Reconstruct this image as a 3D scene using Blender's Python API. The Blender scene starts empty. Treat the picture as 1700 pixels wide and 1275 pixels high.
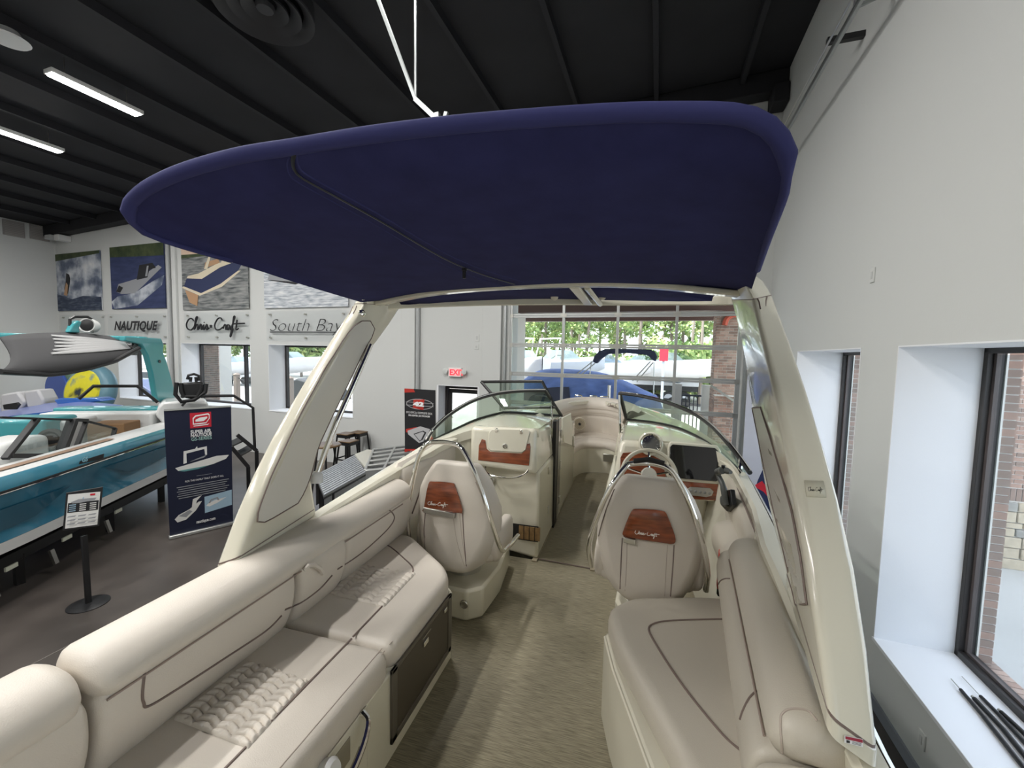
import bpy, bmesh, math, random
from math import sin, cos, pi, radians, atan2, sqrt
from mathutils import Vector, Matrix
from mathutils.bvhtree import BVHTree
C = bpy.context.scene.collection
SC = bpy.context.scene
random.seed(7)
# ------------------------------------------------------------------ camera
FPX, PITCH, ROLL, YAW_R, YAW_B, HC = 692.09, .06956957, .021887, .3358484, .274423, 1.85
def cam_axes(yaw):
    cy, sy = cos(yaw), sin(yaw)
    right = Vector((cy, sy, 0)); fwd = Vector((-sy, cy, 0)); up = Vector((0, 0, 1))
    f2 = fwd*cos(PITCH)-up*sin(PITCH); u2 = up*cos(PITCH)+fwd*sin(PITCH)
    return right*cos(ROLL)+u2*sin(ROLL), u2*cos(ROLL)-right*sin(ROLL), f2
AX_B, AX_R = cam_axes(YAW_B), cam_axes(YAW_R)
cd = bpy.data.cameras.new('camera'); cam = bpy.data.objects.new('camera', cd); C.objects.link(cam)
cd.sensor_width = 36; cd.lens = FPX/1700*36; cd.clip_start = .05; cd.clip_end = 400
r_, u_, f_ = AX_B
cam.matrix_world = Matrix(((r_.x, u_.x, -f_.x, 0), (r_.y, u_.y, -f_.y, 0), (r_.z, u_.z, -f_.z, HC), (0, 0, 0, 1)))
SC.camera = cam
# ------------------------------------------------------------------ light
w = bpy.data.worlds.new('sky'); SC.world = w; w.use_nodes = True
nt = w.node_tree; nt.nodes.clear()
sky = nt.nodes.new('ShaderNodeTexSky'); sky.sky_type = 'NISHITA'; sky.sun_disc = False
sky.sun_elevation = radians(62); sky.sun_rotation = radians(250); sky.air_density = 1.0; sky.dust_density = 2.5
mixn = nt.nodes.new('ShaderNodeMixRGB'); mixn.inputs[0].default_value = .55; mixn.inputs[2].default_value = (9, 9.3, 9.8, 1)
bg = nt.nodes.new('ShaderNodeBackground'); bg.inputs[1].default_value = .66
wo = nt.nodes.new('ShaderNodeOutputWorld')
nt.links.new(sky.outputs[0], mixn.inputs[1]); nt.links.new(mixn.outputs[0], bg.inputs[0]); nt.links.new(bg.outputs[0], wo.inputs[0])
sl = bpy.data.lights.new('sun', 'SUN'); sl.energy = 12.0; sl.angle = radians(1.0); sl.color = (1, .96, .9)
so = bpy.data.objects.new('sun', sl); C.objects.link(so)
so.rotation_euler = (Vector((-.50, -.30, 1.0))).to_track_quat('Z', 'Y').to_euler()
SC.view_settings.view_transform = 'Standard'; SC.view_settings.look = 'None'
SC.view_settings.gamma = 1; SC.view_settings.use_curve_mapping = False
SC.view_settings.exposure = 0.0
LAMP_W = 122.0   # watts of each ceiling fixture
# ------------------------------------------------------------------ frames
DR = YAW_B-YAW_R          # room frame is turned by this about z
cR, sR = cos(DR), sin(DR)
def RW(p): return Vector((p[0]*cR-p[1]*sR, p[0]*sR+p[1]*cR, p[2]))
def ray(px, py, room=False):
    r, u, f = AX_R if room else AX_B
    return r*((px-850)/FPX)-u*((py-637.5)/FPX)+f
def at(px, py, room=False, **k):
    """surveyed point: where the sight line through a photo pixel meets a plane of known x, y or z"""
    d = ray(px, py, room); (a, v), = k.items(); i = 'xyz'.index(a)
    o = Vector((0, 0, HC)); return o+d*((v-o[i])/d[i])
def atR(px, py, **k): return at(px, py, True, **k)
# ------------------------------------------------------------------ materials
MATS = {}
def mat(name, col, rough=.5, metal=0, spec=.5, coat=0, noise=None, bump=None, emit=None, alpha=None, trans=0, ior=1.45, sheen=0):
    if name in MATS: return MATS[name]
    m = bpy.data.materials.new(name); m.use_nodes = True; MATS[name] = m
    t = m.node_tree; b = t.nodes['Principled BSDF']
    c4 = (*col, 1)
    b.inputs['Base Color'].default_value = c4; b.inputs['Roughness'].default_value = rough
    b.inputs['Metallic'].default_value = metal; b.inputs['Specular IOR Level'].default_value = spec
    b.inputs['Coat Weight'].default_value = coat; b.inputs['Coat Roughness'].default_value = .04
    b.inputs['Sheen Weight'].default_value = sheen
    b.inputs['Transmission Weight'].default_value = trans; b.inputs['IOR'].default_value = ior
    m.diffuse_color = c4
    if emit: b.inputs['Emission Color'].default_value = (*emit[0], 1); b.inputs['Emission Strength'].default_value = emit[1]
    tc = t.nodes.new('ShaderNodeTexCoord')
    if noise:   # (scale, amount, stretch xyz)
        n = t.nodes.new('ShaderNodeTexNoise'); n.inputs['Scale'].default_value = noise[0]; n.inputs['Detail'].default_value = 4
        mp = t.nodes.new('ShaderNodeMapping'); mp.inputs['Scale'].default_value = noise[2] if len(noise) > 2 else (1, 1, 1)
        t.links.new(tc.outputs['Object'], mp.inputs[0]); t.links.new(mp.outputs[0], n.inputs[0])
        mx = t.nodes.new('ShaderNodeMixRGB')
        mx.inputs[1].default_value = tuple(max(0, c*(1-noise[1])) for c in col)+(1,)
        mx.inputs[2].default_value = tuple(min(1, c*(1+noise[1])) for c in col)+(1,)
        rp = t.nodes.new('ShaderNodeMapRange'); rp.inputs[1].default_value = .3; rp.inputs[2].default_value = .7
        t.links.new(n.outputs[0], rp.inputs[0]); t.links.new(rp.outputs[0], mx.inputs[0]); t.links.new(mx.outputs[0], b.inputs['Base Color'])
    if bump:    # (scale, strength)
        n = t.nodes.new('ShaderNodeTexNoise'); n.inputs['Scale'].default_value = bump[0]; n.inputs['Detail'].default_value = 2
        t.links.new(tc.outputs['Object'], n.inputs[0])
        bp = t.nodes.new('ShaderNodeBump'); bp.inputs['Strength'].default_value = bump[1]; bp.inputs['Distance'].default_value = .01
        t.links.new(n.outputs[0], bp.inputs['Height']); t.links.new(bp.outputs[0], b.inputs['Normal'])
    return m
def glassmat(name, tint, refl=.12, rough=0.0):
    """thin pane: tinted see-through plus fresnel gloss"""
    if name in MATS: return MATS[name]
    m = bpy.data.materials.new(name); m.use_nodes = True; MATS[name] = m; t = m.node_tree; t.nodes.clear()
    o = t.nodes.new('ShaderNodeOutputMaterial'); tr = t.nodes.new('ShaderNodeBsdfTransparent'); tr.inputs[0].default_value = (*tint, 1)
    g = t.nodes.new('ShaderNodeBsdfGlossy'); g.inputs['Roughness'].default_value = rough; g.inputs[0].default_value = (.9, 1, .95, 1)
    lw = t.nodes.new('ShaderNodeLayerWeight'); lw.inputs[0].default_value = .35
    mr = t.nodes.new('ShaderNodeMapRange'); mr.inputs[3].default_value = refl*.4; mr.inputs[4].default_value = min(1, refl*4)
    mx = t.nodes.new('ShaderNodeMixShader')
    t.links.new(lw.outputs['Facing'], mr.inputs[0]); t.links.new(mr.outputs[0], mx.inputs[0])
    t.links.new(tr.outputs[0], mx.inputs[1]); t.links.new(g.outputs[0], mx.inputs[2]); t.links.new(mx.outputs[0], o.inputs[0])
    m.diffuse_color = (*tint, .3); return m
GEL = mat('gelcoat', (.70, .67, .55), .16, coat=.6)
GELD = mat('gelcoat_matte', (.62, .595, .49), .35)
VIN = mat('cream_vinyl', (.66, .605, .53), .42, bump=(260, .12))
VIN2 = mat('shaded_cream_vinyl', (.57, .525, .44), .42, bump=(260, .12))  # cream vinyl again, with the starboard shade put into its colour
PIPE = mat('taupe_piping', (.20, .15, .13), .5)
PIPE2 = mat('soft_taupe_piping', (.33, .26, .22), .6)
SEAM = mat('seam_thread', (.47, .40, .34), .6)
CHR = mat('polished_steel', (.85, .84, .80), .07, metal=1)
STEEL = mat('brushed_steel', (.55, .54, .50), .3, metal=1)
NAVY = mat('navy_canvas', (.030, .032, .104), .9, noise=(9, .12), bump=(400, .1), spec=.15)
NAVY2 = mat('navy_canvas_binding', (.040, .043, .135), .85, spec=.2)
BLACK = mat('black_plastic', (.012, .012, .013), .4)
BLACKM = mat('black_metal', (.015, .015, .016), .45)
DARKG = mat('dark_rubber', (.04, .04, .04), .6)
WHITE = mat('white_plastic', (.75, .75, .74), .4)
WALL = mat('wall_paint', (.61, .62, .605), .85, bump=(60, .04))
TRIM = mat('white_reveal_paint', (.80, .81, .83), .8, bump=(120, .05))
CEIL = mat('black_ceiling_paint', (.013, .013, .016), .7, noise=(1.3, .25))
ALU = mat('aluminium', (.50, .51, .50), .35, metal=.7)
WOODG = mat('gloss_mahogany', (.23, .055, .018), .12, coat=1, noise=(7, .45, (1, 1, 7)))
TEAK = mat('teak_slat', (.26, .16, .07), .5, noise=(20, .3, (1, 6, 1)))
TEXTW = mat('white_print', (.85, .85, .85), .5)
# ------------------------------------------------------------------ mesh builder
def smooth_curve(P, n=8, closed=False):
    P = [Vector(p) for p in P]; out = []; N = len(P)
    rng = range(N) if closed else range(N-1)
    for i in rng:
        if closed: a, b, c, d = P[(i-1) % N], P[i], P[(i+1) % N], P[(i+2) % N]
        else:
            b, c = P[i], P[i+1]; a = P[i-1] if i > 0 else b*2-c; d = P[i+2] if i+2 < N else c*2-b
        for k in range(n):
            t = k/n
            out.append(.5*((2*b)+(c-a)*t+(2*a-5*b+4*c-d)*t*t+(3*b-a-3*c+d)*t**3))
    if not closed: out.append(P[-1])
    return out
def resample(P, n):
    P = [Vector(p) for p in P]; d = [0]
    for a, b in zip(P, P[1:]): d.append(d[-1]+(b-a).length)
    out = []; j = 0
    for i in range(n):
        s = d[-1]*i/(n-1)
        while j < len(P)-2 and d[j+1] < s: j += 1
        t = (s-d[j])/max(1e-9, d[j+1]-d[j]); out.append(P[j].lerp(P[j+1], min(1, max(0, t))))
    return out
def rrect(w, h, r, n=4, cx=0, cy=0):
    r = min(r, w/2-1e-4, h/2-1e-4); out = []
    for (x, y, a) in ((w/2-r, h/2-r, 0), (-w/2+r, h/2-r, 90), (-w/2+r, -h/2+r, 180), (w/2-r, -h/2+r, 270)):
        for k in range(n+1):
            t = radians(a+90*k/n); out.append((cx+x+r*cos(t), cy+y+r*sin(t)))
    return out
class MB:
    def __init__(s, room=False): s.v = []; s.f = []; s.mi = []; s.room = room; s.m = 0
    def pt(s, p):
        p = Vector(p); s.v.append(RW(p) if s.room else p); return len(s.v)-1
    def face(s, idx): s.f.append(tuple(idx)); s.mi.append(s.m); return s
    def poly(s, pts): return s.face([s.pt(p) for p in pts])
    def hexa(s, P):   # 8 points: bottom 4, top 4
        i = [s.pt(p) for p in P]
        for q in ((0, 3, 2, 1), (4, 5, 6, 7), (0, 1, 5, 4), (1, 2, 6, 5), (2, 3, 7, 6), (3, 0, 4, 7)): s.face([i[k] for k in q])
        return s
    def box(s, x0, x1, y0, y1, z0, z1):
        return s.hexa([(x0, y0, z0), (x1, y0, z0), (x1, y1, z0), (x0, y1, z0), (x0, y0, z1), (x1, y0, z1), (x1, y1, z1), (x0, y1, z1)])
    def bar(s, a, b, w, h, up=(0, 0, 1)):
        a, b = Vector(a), Vector(b); d = (b-a).normalized(); u = Vector(up); r = d.cross(u)
        if r.length < 1e-4: r = d.cross(Vector((1, 0, 0)))
        r.normalize(); u = r.cross(d); r *= w/2; u *= h/2
        return s.hexa([a-r-u, a+r-u, b+r-u, b-r-u, a-r+u, a+r+u, b+r+u, b-r+u])
    def loft(s, rings, cap=True, closed=True, loop=False):
        ids = [[s.pt(p) for p in R] for R in rings]; n = len(ids[0])
        prs = list(zip(ids, ids[1:]))
        if loop: prs.append((ids[-1], ids[0]))
        for A, B in prs:
            for k in range(n if closed else n-1):
                k2 = (k+1) % n; s.face((A[k], A[k2], B[k2], B[k]))
        if cap and not loop and closed: s.face(ids[0][::-1]); s.face(ids[-1])
        return s
    def tube(s, path, r, seg=8, closed=False, cap=True, flat=1.0, up=None):
        P = [Vector(p) for p in path]; N = len(P); rings = []; nrm = None
        for i in range(N):
            if closed: d = P[(i+1) % N]-P[(i-1) % N]
            else: d = P[min(i+1, N-1)]-P[max(i-1, 0)]
            if d.length < 1e-9: d = Vector((0, 0, 1))
            d.normalize()
            if up is not None: nrm = Vector(up)-d*d.dot(Vector(up))
            elif nrm is None: nrm = d.orthogonal()
            else: nrm = nrm-d*d.dot(nrm)
            if nrm.length < 1e-6: nrm = d.orthogonal()
            nrm.normalize(); b = d.cross(nrm); rr = r[i] if isinstance(r, (list, tuple)) else r
            rings.append([P[i]+nrm*(rr*flat*cos(2*pi*k/seg))+b*(rr*sin(2*pi*k/seg)) for k in range(seg)])
        return s.loft(rings, cap=cap, loop=closed)
    def cyl(s, a, b, r, seg=16, r2=None):
        a, b = Vector(a), Vector(b); d = (b-a).normalized(); n = d.orthogonal().normalized(); t = d.cross(n); r2 = r if r2 is None else r2
        return s.loft([[a+n*(r*cos(2*pi*k/seg))+t*(r*sin(2*pi*k/seg)) for k in range(seg)], [b+n*(r2*cos(2*pi*k/seg))+t*(r2*sin(2*pi*k/seg)) for k in range(seg)]])
    def lathe(s, c, axis, prof, seg=20):   # prof: (radius, along)
        c = Vector(c); d = Vector(axis).normalized(); n = d.orthogonal().normalized(); t = d.cross(n)
        return s.loft([[c+d*h+n*(r*cos(2*pi*k/seg))+t*(r*sin(2*pi*k/seg)) for k in range(seg)] for r, h in prof])
    def ringlathe(s, c, axis, prof, seg=20):
        c = Vector(c); d = Vector(axis).normalized(); n = d.orthogonal().normalized(); t = d.cross(n)
        return s.loft([[c+d*h+n*(r*cos(2*pi*k/seg))+t*(r*sin(2*pi*k/seg)) for k in range(seg)] for r, h in prof], loop=True)
    def grid(s, rows, closed=False): return s.loft(rows, cap=False, closed=closed)
    def prism(s, pts, off):
        off = Vector(off); return s.loft([[Vector(p) for p in pts], [Vector(p)+off for p in pts]])
    def ball(s, c, r, seg=12, rings=7, sc=(1, 1, 1)):
        c = Vector(c); R = []
        for i in range(rings+1):
            t = pi*i/rings; rr = max(.02, sin(t))*r
            R.append([c+Vector((rr*cos(2*pi*k/seg)*sc[0], rr*sin(2*pi*k/seg)*sc[1], -r*cos(t)*sc[2])) for k in range(seg)])
        return s.loft(R)
def mesh_of(name, mb, mats, origin, angle=38):
    me = bpy.data.meshes.new(name)
    me.from_pydata([v-origin for v in mb.v], [], mb.f)
    for m in (mats if isinstance(mats, (list, tuple)) else [mats]): me.materials.append(m)
    if isinstance(mats, (list, tuple)): me.polygons.foreach_set('material_index', mb.mi)
    bm = bmesh.new(); bm.from_mesh(me); bmesh.ops.recalc_face_normals(bm, faces=bm.faces); bm.to_mesh(me); bm.free()
    me.shade_smooth(); me.set_sharp_from_angle(angle=radians(angle)); me.update(); return me
def base_of(vs):
    xs = [v.x for v in vs]; ys = [v.y for v in vs]; zs = [v.z for v in vs]
    return Vector(((min(xs)+max(xs))/2, (min(ys)+max(ys))/2, min(zs)))
def tag(o, label=None, cat=None, group=None, kind=None):
    if label: o['label'] = label
    if cat: o['category'] = cat
    if group: o['group'] = group
    if kind: o['kind'] = kind
    return o
WP = {}
def thing(name, label, cat, loc=(0, 0, 0), group=None, kind=None):
    o = bpy.data.objects.new(name, None); C.objects.link(o); o.location = loc; o.empty_display_size = .1
    WP[o.name] = Vector(loc); return tag(o, label, cat, group, kind)
def part(name, mb, mats, parent=None, label=None, cat=None, group=None, kind=None, bevel=0, seg=2, angle=38, solid=0, sub=0):
    o0 = base_of(mb.v)
    o = bpy.data.objects.new(name, mesh_of(name, mb, mats, o0, angle)); C.objects.link(o)
    if parent is not None:
        o.parent = parent; o.location = o0-WP[parent.name]
    else: o.location = o0
    WP[o.name] = o0.copy()
    if solid:
        m = o.modifiers.new('solid', 'SOLIDIFY'); m.thickness = solid; m.offset = 0
    if bevel:
        m = o.modifiers.new('bevel', 'BEVEL'); m.width = bevel; m.segments = seg; m.limit_method = 'ANGLE'; m.angle_limit = radians(35)
        m.harden_normals = False
    if sub:
        m = o.modifiers.new('sub', 'SUBSURF'); m.levels = sub; m.render_levels = sub
    return tag(o, label, cat, group, kind)
def struct(name, mb, mats, label=None, **k): return part(name, mb, mats, None, label=label, kind='structure', **k)
def bvh_of(*mbs):
    v = []; f = []
    for m in mbs:
        n = len(v); v += list(m.v); f += [tuple(i+n for i in q) for q in m.f]
    return BVHTree.FromPolygons(v, f)
def hit(bvh, px, py, off=.002):
    d = ray(px, py); d.normalize(); loc, nrm, i, dist = bvh.ray_cast(Vector((0, 0, HC)), d)
    if loc is None: return None
    if nrm.dot(d) > 0: nrm = -nrm
    return loc+nrm*off
def hits(bvh, pts, off=.002): return [h for h in (hit(bvh, *p, off=off) for p in pts) if h is not None]
def copies(src, spots, group=None):
    """alike pieces: src is the first, copies share its mesh; spots are world base points"""
    out = [src]
    for s in spots:
        c = src.copy(); C.objects.link(c); c.parent = src.parent
        c.location = Vector(s)-(WP[src.parent.name] if src.parent else Vector((0, 0, 0))); WP[c.name] = Vector(s); out.append(c)
    return out
def dup(root, loc):
    r = root.copy(); C.objects.link(r); r.location = loc; WP[r.name] = Vector(loc)
    for ch in list(root.children):
        c = ch.copy(); C.objects.link(c); c.parent = r; WP[c.name] = WP[ch.name]+Vector(loc)-WP[root.name]
        for g in ch.children:
            d = g.copy(); C.objects.link(d); d.parent = c
    return r
def textmb(s, size, o, right, up, mi=0, shear=0, extrude=0, align='LEFT', bold=0, fit=None):
    """lettering as flat polygons: baseline start o, unit vectors right and up"""
    cu = bpy.data.curves.new('t', 'FONT'); cu.body = s; cu.size = size; cu.shear = shear; cu.align_x = align; cu.offset = bold
    cu.resolution_u = 3; ob = bpy.data.objects.new('t', cu); C.objects.link(ob)
    dg = bpy.context.evaluated_depsgraph_get(); me = bpy.data.meshes.new_from_object(ob.evaluated_get(dg))
    mb = MB(); right = Vector(right).normalized(); up = Vector(up).normalized(); o = Vector(o)
    xs = [v.co.x for v in me.vertices]; k = fit/(max(xs)-min(xs)) if fit else 1
    for v in me.vertices: mb.v.append(o+right*v.co.x*k+up*v.co.y)
    for p in me.polygons: mb.f.append(tuple(p.vertices)); mb.mi.append(mi)
    bpy.data.objects.remove(ob); bpy.data.curves.remove(cu); bpy.data.meshes.remove(me)
    return mb
def join(*mbs):
    out = MB()
    for m in mbs:
        n = len(out.v); out.v += m.v; out.f += [tuple(i+n for i in q) for q in m.f]; out.mi += m.mi
    return out
XC = -.54
# ================================================================== ROOM
FZ = -1.19; WY = 9.0; WX = 1.93; LX = -20.7; BY = -9.0
HEAD = 2.0; SILL = -.61
def cz(x): return 6.02+(x-LX)*(.90/22.6)       # ceiling height over x (mono-pitch)
# floor: dark sealed concrete
fm = mat('sealed_concrete', (.085, .073, .065), .34, noise=(1.1, .30), bump=(8, .03))
m = MB(True); m.box(LX, WX, BY, WY, FZ-.1, FZ); struct('floor', m, fm)
jm = mat('saw_joint', (.16, .145, .13), .8)
for a, b in (((-6.9, -.1), (-5.6, 3.9)),):
    pass
m = MB(True)
p0 = at(0, 1130, True, z=FZ+.002); p1 = at(350, 950, True, z=FZ+.002); d = (p1-p0)
m.bar(p0-d*2, p1+d*2.2, .012, .003); struct('trim_1', m, jm, label='pale saw-cut joint running across the dark showroom floor')
# ceiling
m = MB(True); m.hexa([(LX, BY, cz(LX)), (WX, BY, cz(WX)), (WX, WY, cz(WX)), (LX, WY, cz(LX)), (LX, BY, cz(LX)+.2), (WX, BY, cz(WX)+.2), (WX, WY, cz(WX)+.2), (LX, WY, cz(LX)+.2)])
ceil = struct('ceiling', m, CEIL)
RIB = mat('black_roof_rib', (.015, .015, .019), .7)
x = 1.2; k = 0
while x > LX+.4:
    m = MB(True); m.box(x-.04, x+.04, BY, WY, cz(x)-.14, cz(x)+.02); o = part('roof_purlin', m, RIB, ceil)
    x -= 1.45
m = MB(True); m.hexa([(LX, WY-.32, cz(LX)-.36), (WX, WY-.32, cz(WX)-.36), (WX, WY-.02, cz(WX)-.36), (LX, WY-.02, cz(LX)-.36), (LX, WY-.32, cz(LX)), (WX, WY-.32, cz(WX)), (WX, WY-.02, cz(WX)), (LX, WY-.02, cz(LX))])
part('eave_beam', m, CEIL, ceil, bevel=.02)
m = MB(True); m.box(WX-.26, WX-.01, WY-.45, WY-.05, cz(WX)-.62, cz(WX)-.3); part('beam_haunch', m, CEIL, ceil, bevel=.02)
# walls with openings : helper splits a wall rectangle around rectangles
def wall_rects(a0, a1, z0, z1, holes):
    xs = sorted(set([a0, a1]+[h for q in holes for h in q[:2]])); zs = sorted(set([z0, z1]+[h for q in holes for h in q[2:]]))
    out = []
    for xa, xb in zip(xs, xs[1:]):
        run = None
        for za, zb in zip(zs, zs[1:]):
            c = ((xa+xb)/2, (za+zb)/2)
            solid = not any(q[0] < c[0] < q[1] and q[2] < c[1] < q[3] for q in holes)
            if solid:
                if run and abs(run[1]-za) < 1e-6: run[1] = zb
                else:
                    run = [za, zb]; out.append([xa, xb, run])
            else: run = None
    return [(a, b, r[0], r[1]) for a, b, r in out]
ZT = 6.95
TH = .56
PW = [(-17.39, -14.9), (-14.23, -11.25), (-10.56, -7.6)]      # windows of the poster wall (x range)
PWS = [.10, .16, .22]
GD = (-3.22, 1.50, FZ, 3.39)
DR1 = (-5.09, -3.95, FZ, 1.09)
holes = [GD, DR1]+[(a, b, SILL+.7, HEAD) for a, b in PW]+[(-20.3, -18.2, SILL+.7, HEAD)]
m = MB(True)
for a, b, z0, z1 in wall_rects(LX, WX, FZ, ZT, holes): m.box(a, b, WY, WY+TH, z0, z1)
struct('wall_front', m, WALL)
# right wall
RWIN = [(5.15, 7.2), (1.2, 4.46), (-3.6, -.4), (-8.0, -5.0)]
holes = [(a, b, SILL, HEAD) for a, b in RWIN]
m = MB(True)
for a, b, z0, z1 in wall_rects(BY, WY, FZ, ZT+.1, holes): m.box(WX, WX+TH, a, b, z0, z1)
struct('wall_right', m, WALL)
m = MB(True); m.box(LX-.3, LX, BY, WY+TH, FZ, ZT); struct('wall_left', m, WALL)
m = MB(True); m.box(LX-.3, WX+TH, BY-.3, BY, FZ, ZT+.1); struct('wall_back', m, WALL)
# baseboards
m = MB(True); m.box(WX-.018, WX, BY, WY, FZ, FZ+.10); struct('baseboard_right', m, mat('grey_vinyl_base', (.28, .30, .34), .5))
# white reveals (liners) and windows
GLW = glassmat('window_glass', (.76, .79, .81), .05)
FRM = mat('dark_bronze_frame', (.030, .027, .027), .4)
FRM2 = mat('bronze_frame_light', (.085, .072, .070), .35)
def window_y(n, a, b, z0, z1, mull, label):
    """window in the right wall, opening y a..b"""
    t = thing('window_%d' % n, label, None, RW((WX+TH, (a+b)/2, z0)), kind='structure')
    m = MB(True); e = .004
    m.box(WX-e, WX+TH, a, a+.012, z0, z1).box(WX-e, WX+TH, b-.012, b, z0, z1).box(WX-e, WX+TH, a, b, z1-.012, z1)
    part('reveal', m, TRIM, t)
    m = MB(True); m.box(WX-.012, WX+TH, a-.01, b+.01, z0-.02, z0+.012); part('sill', m, TRIM, t, bevel=.004)
    x0, x1 = WX+TH-.01, WX+TH+.10; w = .055
    m = MB(True); m.box(x0, x1, a, a+w, z0, z1).box(x0, x1, b-w, b, z0, z1).box(x0, x1, a, b, z0+.01, z0+w+.01).box(x0, x1, a, b, z1-w, z1)
    for y in mull: m.box(x0, x1, y-w/2, y+w/2, z0, z1)
    part('frame', m, FRM, t, bevel=.004)
    m = MB(True); x2 = x0+.04
    ed = [a+w]+sorted(mull)+[b-w]
    m.box(x2, x2+.03, a+w, a+w+.03, z0+w, z1-w).box(x2, x2+.03, b-w-.03, b-w, z0+w, z1-w).box(x2, x2+.03, a+w, b-w, z0+w, z0+w+.03)
    part('glazing_bead', m, FRM2, t)
    m = MB(True); m.box(x1+.001, x1+.014, b-w-.012, b-.01, z0+w, z1-w); part('painted_light_strip', m, mat('painted_light_strip', (.72, .71, .66), .6), t)  # pale strip painted in for the sheet of light beside the frame
    for i, (ya, yb) in enumerate(zip(ed, ed[1:])):
        m = MB(True); m.box(x0+.055, x0+.06, ya+.01, yb-.01, z0+w+.02, z1-w-.01); part('pane', m, GLW, t)
    return t
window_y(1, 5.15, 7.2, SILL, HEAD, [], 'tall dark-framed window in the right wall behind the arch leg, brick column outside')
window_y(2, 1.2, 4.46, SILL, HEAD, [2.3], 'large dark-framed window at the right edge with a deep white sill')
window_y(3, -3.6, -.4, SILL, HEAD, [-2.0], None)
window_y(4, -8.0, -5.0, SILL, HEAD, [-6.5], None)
def window_x(n, a, b, z0, z1, mull, label):
    t = thing('window_%d' % n, label, None, RW(((a+b)/2, WY+TH, z0)), kind='structure')
    m = MB(True); e = .004
    m.box(a, a+.012, WY-e, WY+TH, z0, z1).box(b-.012, b, WY-e, WY+TH, z0, z1).box(a, b, WY-e, WY+TH, z1-.012, z1); part('reveal', m, TRIM, t)
    m = MB(True); m.box(a-.01, b+.01, WY-.012, WY+TH, z0-.02, z0+.012); part('sill', m, TRIM, t, bevel=.004)
    y0, y1 = WY+TH-.01, WY+TH+.10; w = .06
    m = MB(True); m.box(a, a+w, y0, y1, z0, z1).box(b-w, b, y0, y1, z0, z1).box(a, b, y0, y1, z0+.01, z0+w+.01).box(a, b, y0, y1, z1-w, z1)
    for x in mull: m.box(x-w/2, x+w/2, y0, y1, z0, z1)
    part('frame', m, FRM, t, bevel=.004)
    ed = [a+w]+sorted(mull)+[b-w]
    for xa, xb in zip(ed, ed[1:]):
        m = MB(True); m.box(xa+.01, xb-.01, y0+.05, y0+.055, z0+w+.01, z1-w); part('pane', m, GLW, t)
    return t
window_x(5, PW[2][0], PW[2][1], SILL+.7, HEAD, [-8.95], 'dark-framed window in the poster wall seen behind the port arch leg')
window_x(6, PW[1][0], PW[1][1], SILL+.7, HEAD, [-12.2], 'dark-framed window under the script logo panel, brick and a chain post outside')
window_x(7, PW[0][0], PW[0][1], SILL+.7, HEAD, [-15.7], 'dark-framed window behind the teal wakeboard tower')
window_x(8, -20.3, -18.2, SILL+.7, HEAD, [-19.3], 'far left dark-framed window behind the yellow towable tube')
# glazed entry door under the exit sign
t = thing('door_1', 'black-framed glass entry door beneath the red exit sign', None, RW((-4.5, WY+.4, FZ)), kind='structure')
m = MB(True); a, b, z0, z1 = DR1; y0, y1 = WY+.34, WY+.44
m.box(a, a+.05, WY-.004, WY+.45, z0, z1).box(b-.05, b, WY-.004, WY+.45, z0, z1).box(a, b, WY-.004, WY+.45, z1-.02, z1); part('reveal', m, TRIM, t)
a += .05; b -= .05; z1 -= .02
m = MB(True); m.box(a, a+.07, y0, y1, z0, z1).box(b-.07, b, y0, y1, z0, z1).box(a, b, y0, y1, z1-.09, z1); part('frame', m, FRM, t, bevel=.004)
m = MB(True); a2, b2 = a+.08, b-.08; m.box(a2, a2+.09, y0+.02, y0+.065, z0, z1-.1).box(b2-.09, b2, y0+.02, y0+.065, z0, z1-.1).box(a2, b2, y0+.02, y0+.065, z1-.2, z1-.1).box(a2, b2, y0+.02, y0+.065, z0, z0+.25)
leaf = part('door_leaf', m, FRM, t)
m = MB(True); m.box(a2+.09, b2-.09, y0+.04, y0+.046, z0+.25, z1-.2); part('pane', m, GLW, t)
m = MB(True); m.tube([(a2+.13, y0+.02, -.3), (a2+.13, y0-.04, -.3), (a2+.13, y0-.04, .25), (a2+.13, y0+.02, .25)], .012); part('pull_handle', m, STEEL, t)
# sectional glazed overhead door
t = thing('door_2', 'full-view aluminium overhead door of clear panes at the bow end', None, RW((-.86, WY+.25, FZ)), kind='structure')
gx = [-3.22, -1.99, -.835, .318, 1.47]; gz = [FZ, -.54, .115, .77, 1.425, 2.08, 2.735, 3.39]
Y0, Y1 = WY+.02, WY+.07
for i in range(7):
    for j in range(4):
        m = MB(True); m.box(gx[j]+.02, gx[j+1]-.02, Y0+.02, Y0+.026, gz[i]+.02, gz[i+1]-.02); part('pane', m, glassmat('door_glass', (.90, .93, .93), .04), t)
for i in range(8):
    zc = gz[i]; m = MB(True)
    if 0 < i < 7: m.box(gx[0], gx[-1], Y0, Y1, zc-.045, zc-.003).box(gx[0], gx[-1], Y0, Y1, zc+.003, zc+.045)
    elif i == 0: m.box(gx[0], gx[-1], Y0, Y1, zc, zc+.09)
    else: m.box(gx[0], gx[-1], Y0, Y1, zc-.09, zc)
    part('rail', m, ALU, t, bevel=.003)
for j in range(5):
    m = MB(True); w = .028 if 0 < j < 4 else .05
    m.box(gx[j]-w, gx[j]+w, Y0-.004, Y1-.01, FZ, 3.39); part('stile', m, ALU, t, bevel=.003)
for i in range(1, 7):
    for j in range(5):
        m = MB(True); m.box(gx[j]-.07, gx[j]+.07, Y0-.016, Y0-.002, gz[i]-.04, gz[i]+.04); part('hinge', m, STEEL, t)
TRK = mat('galvanised_track', (.42, .44, .44), .4, metal=.8)
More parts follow.
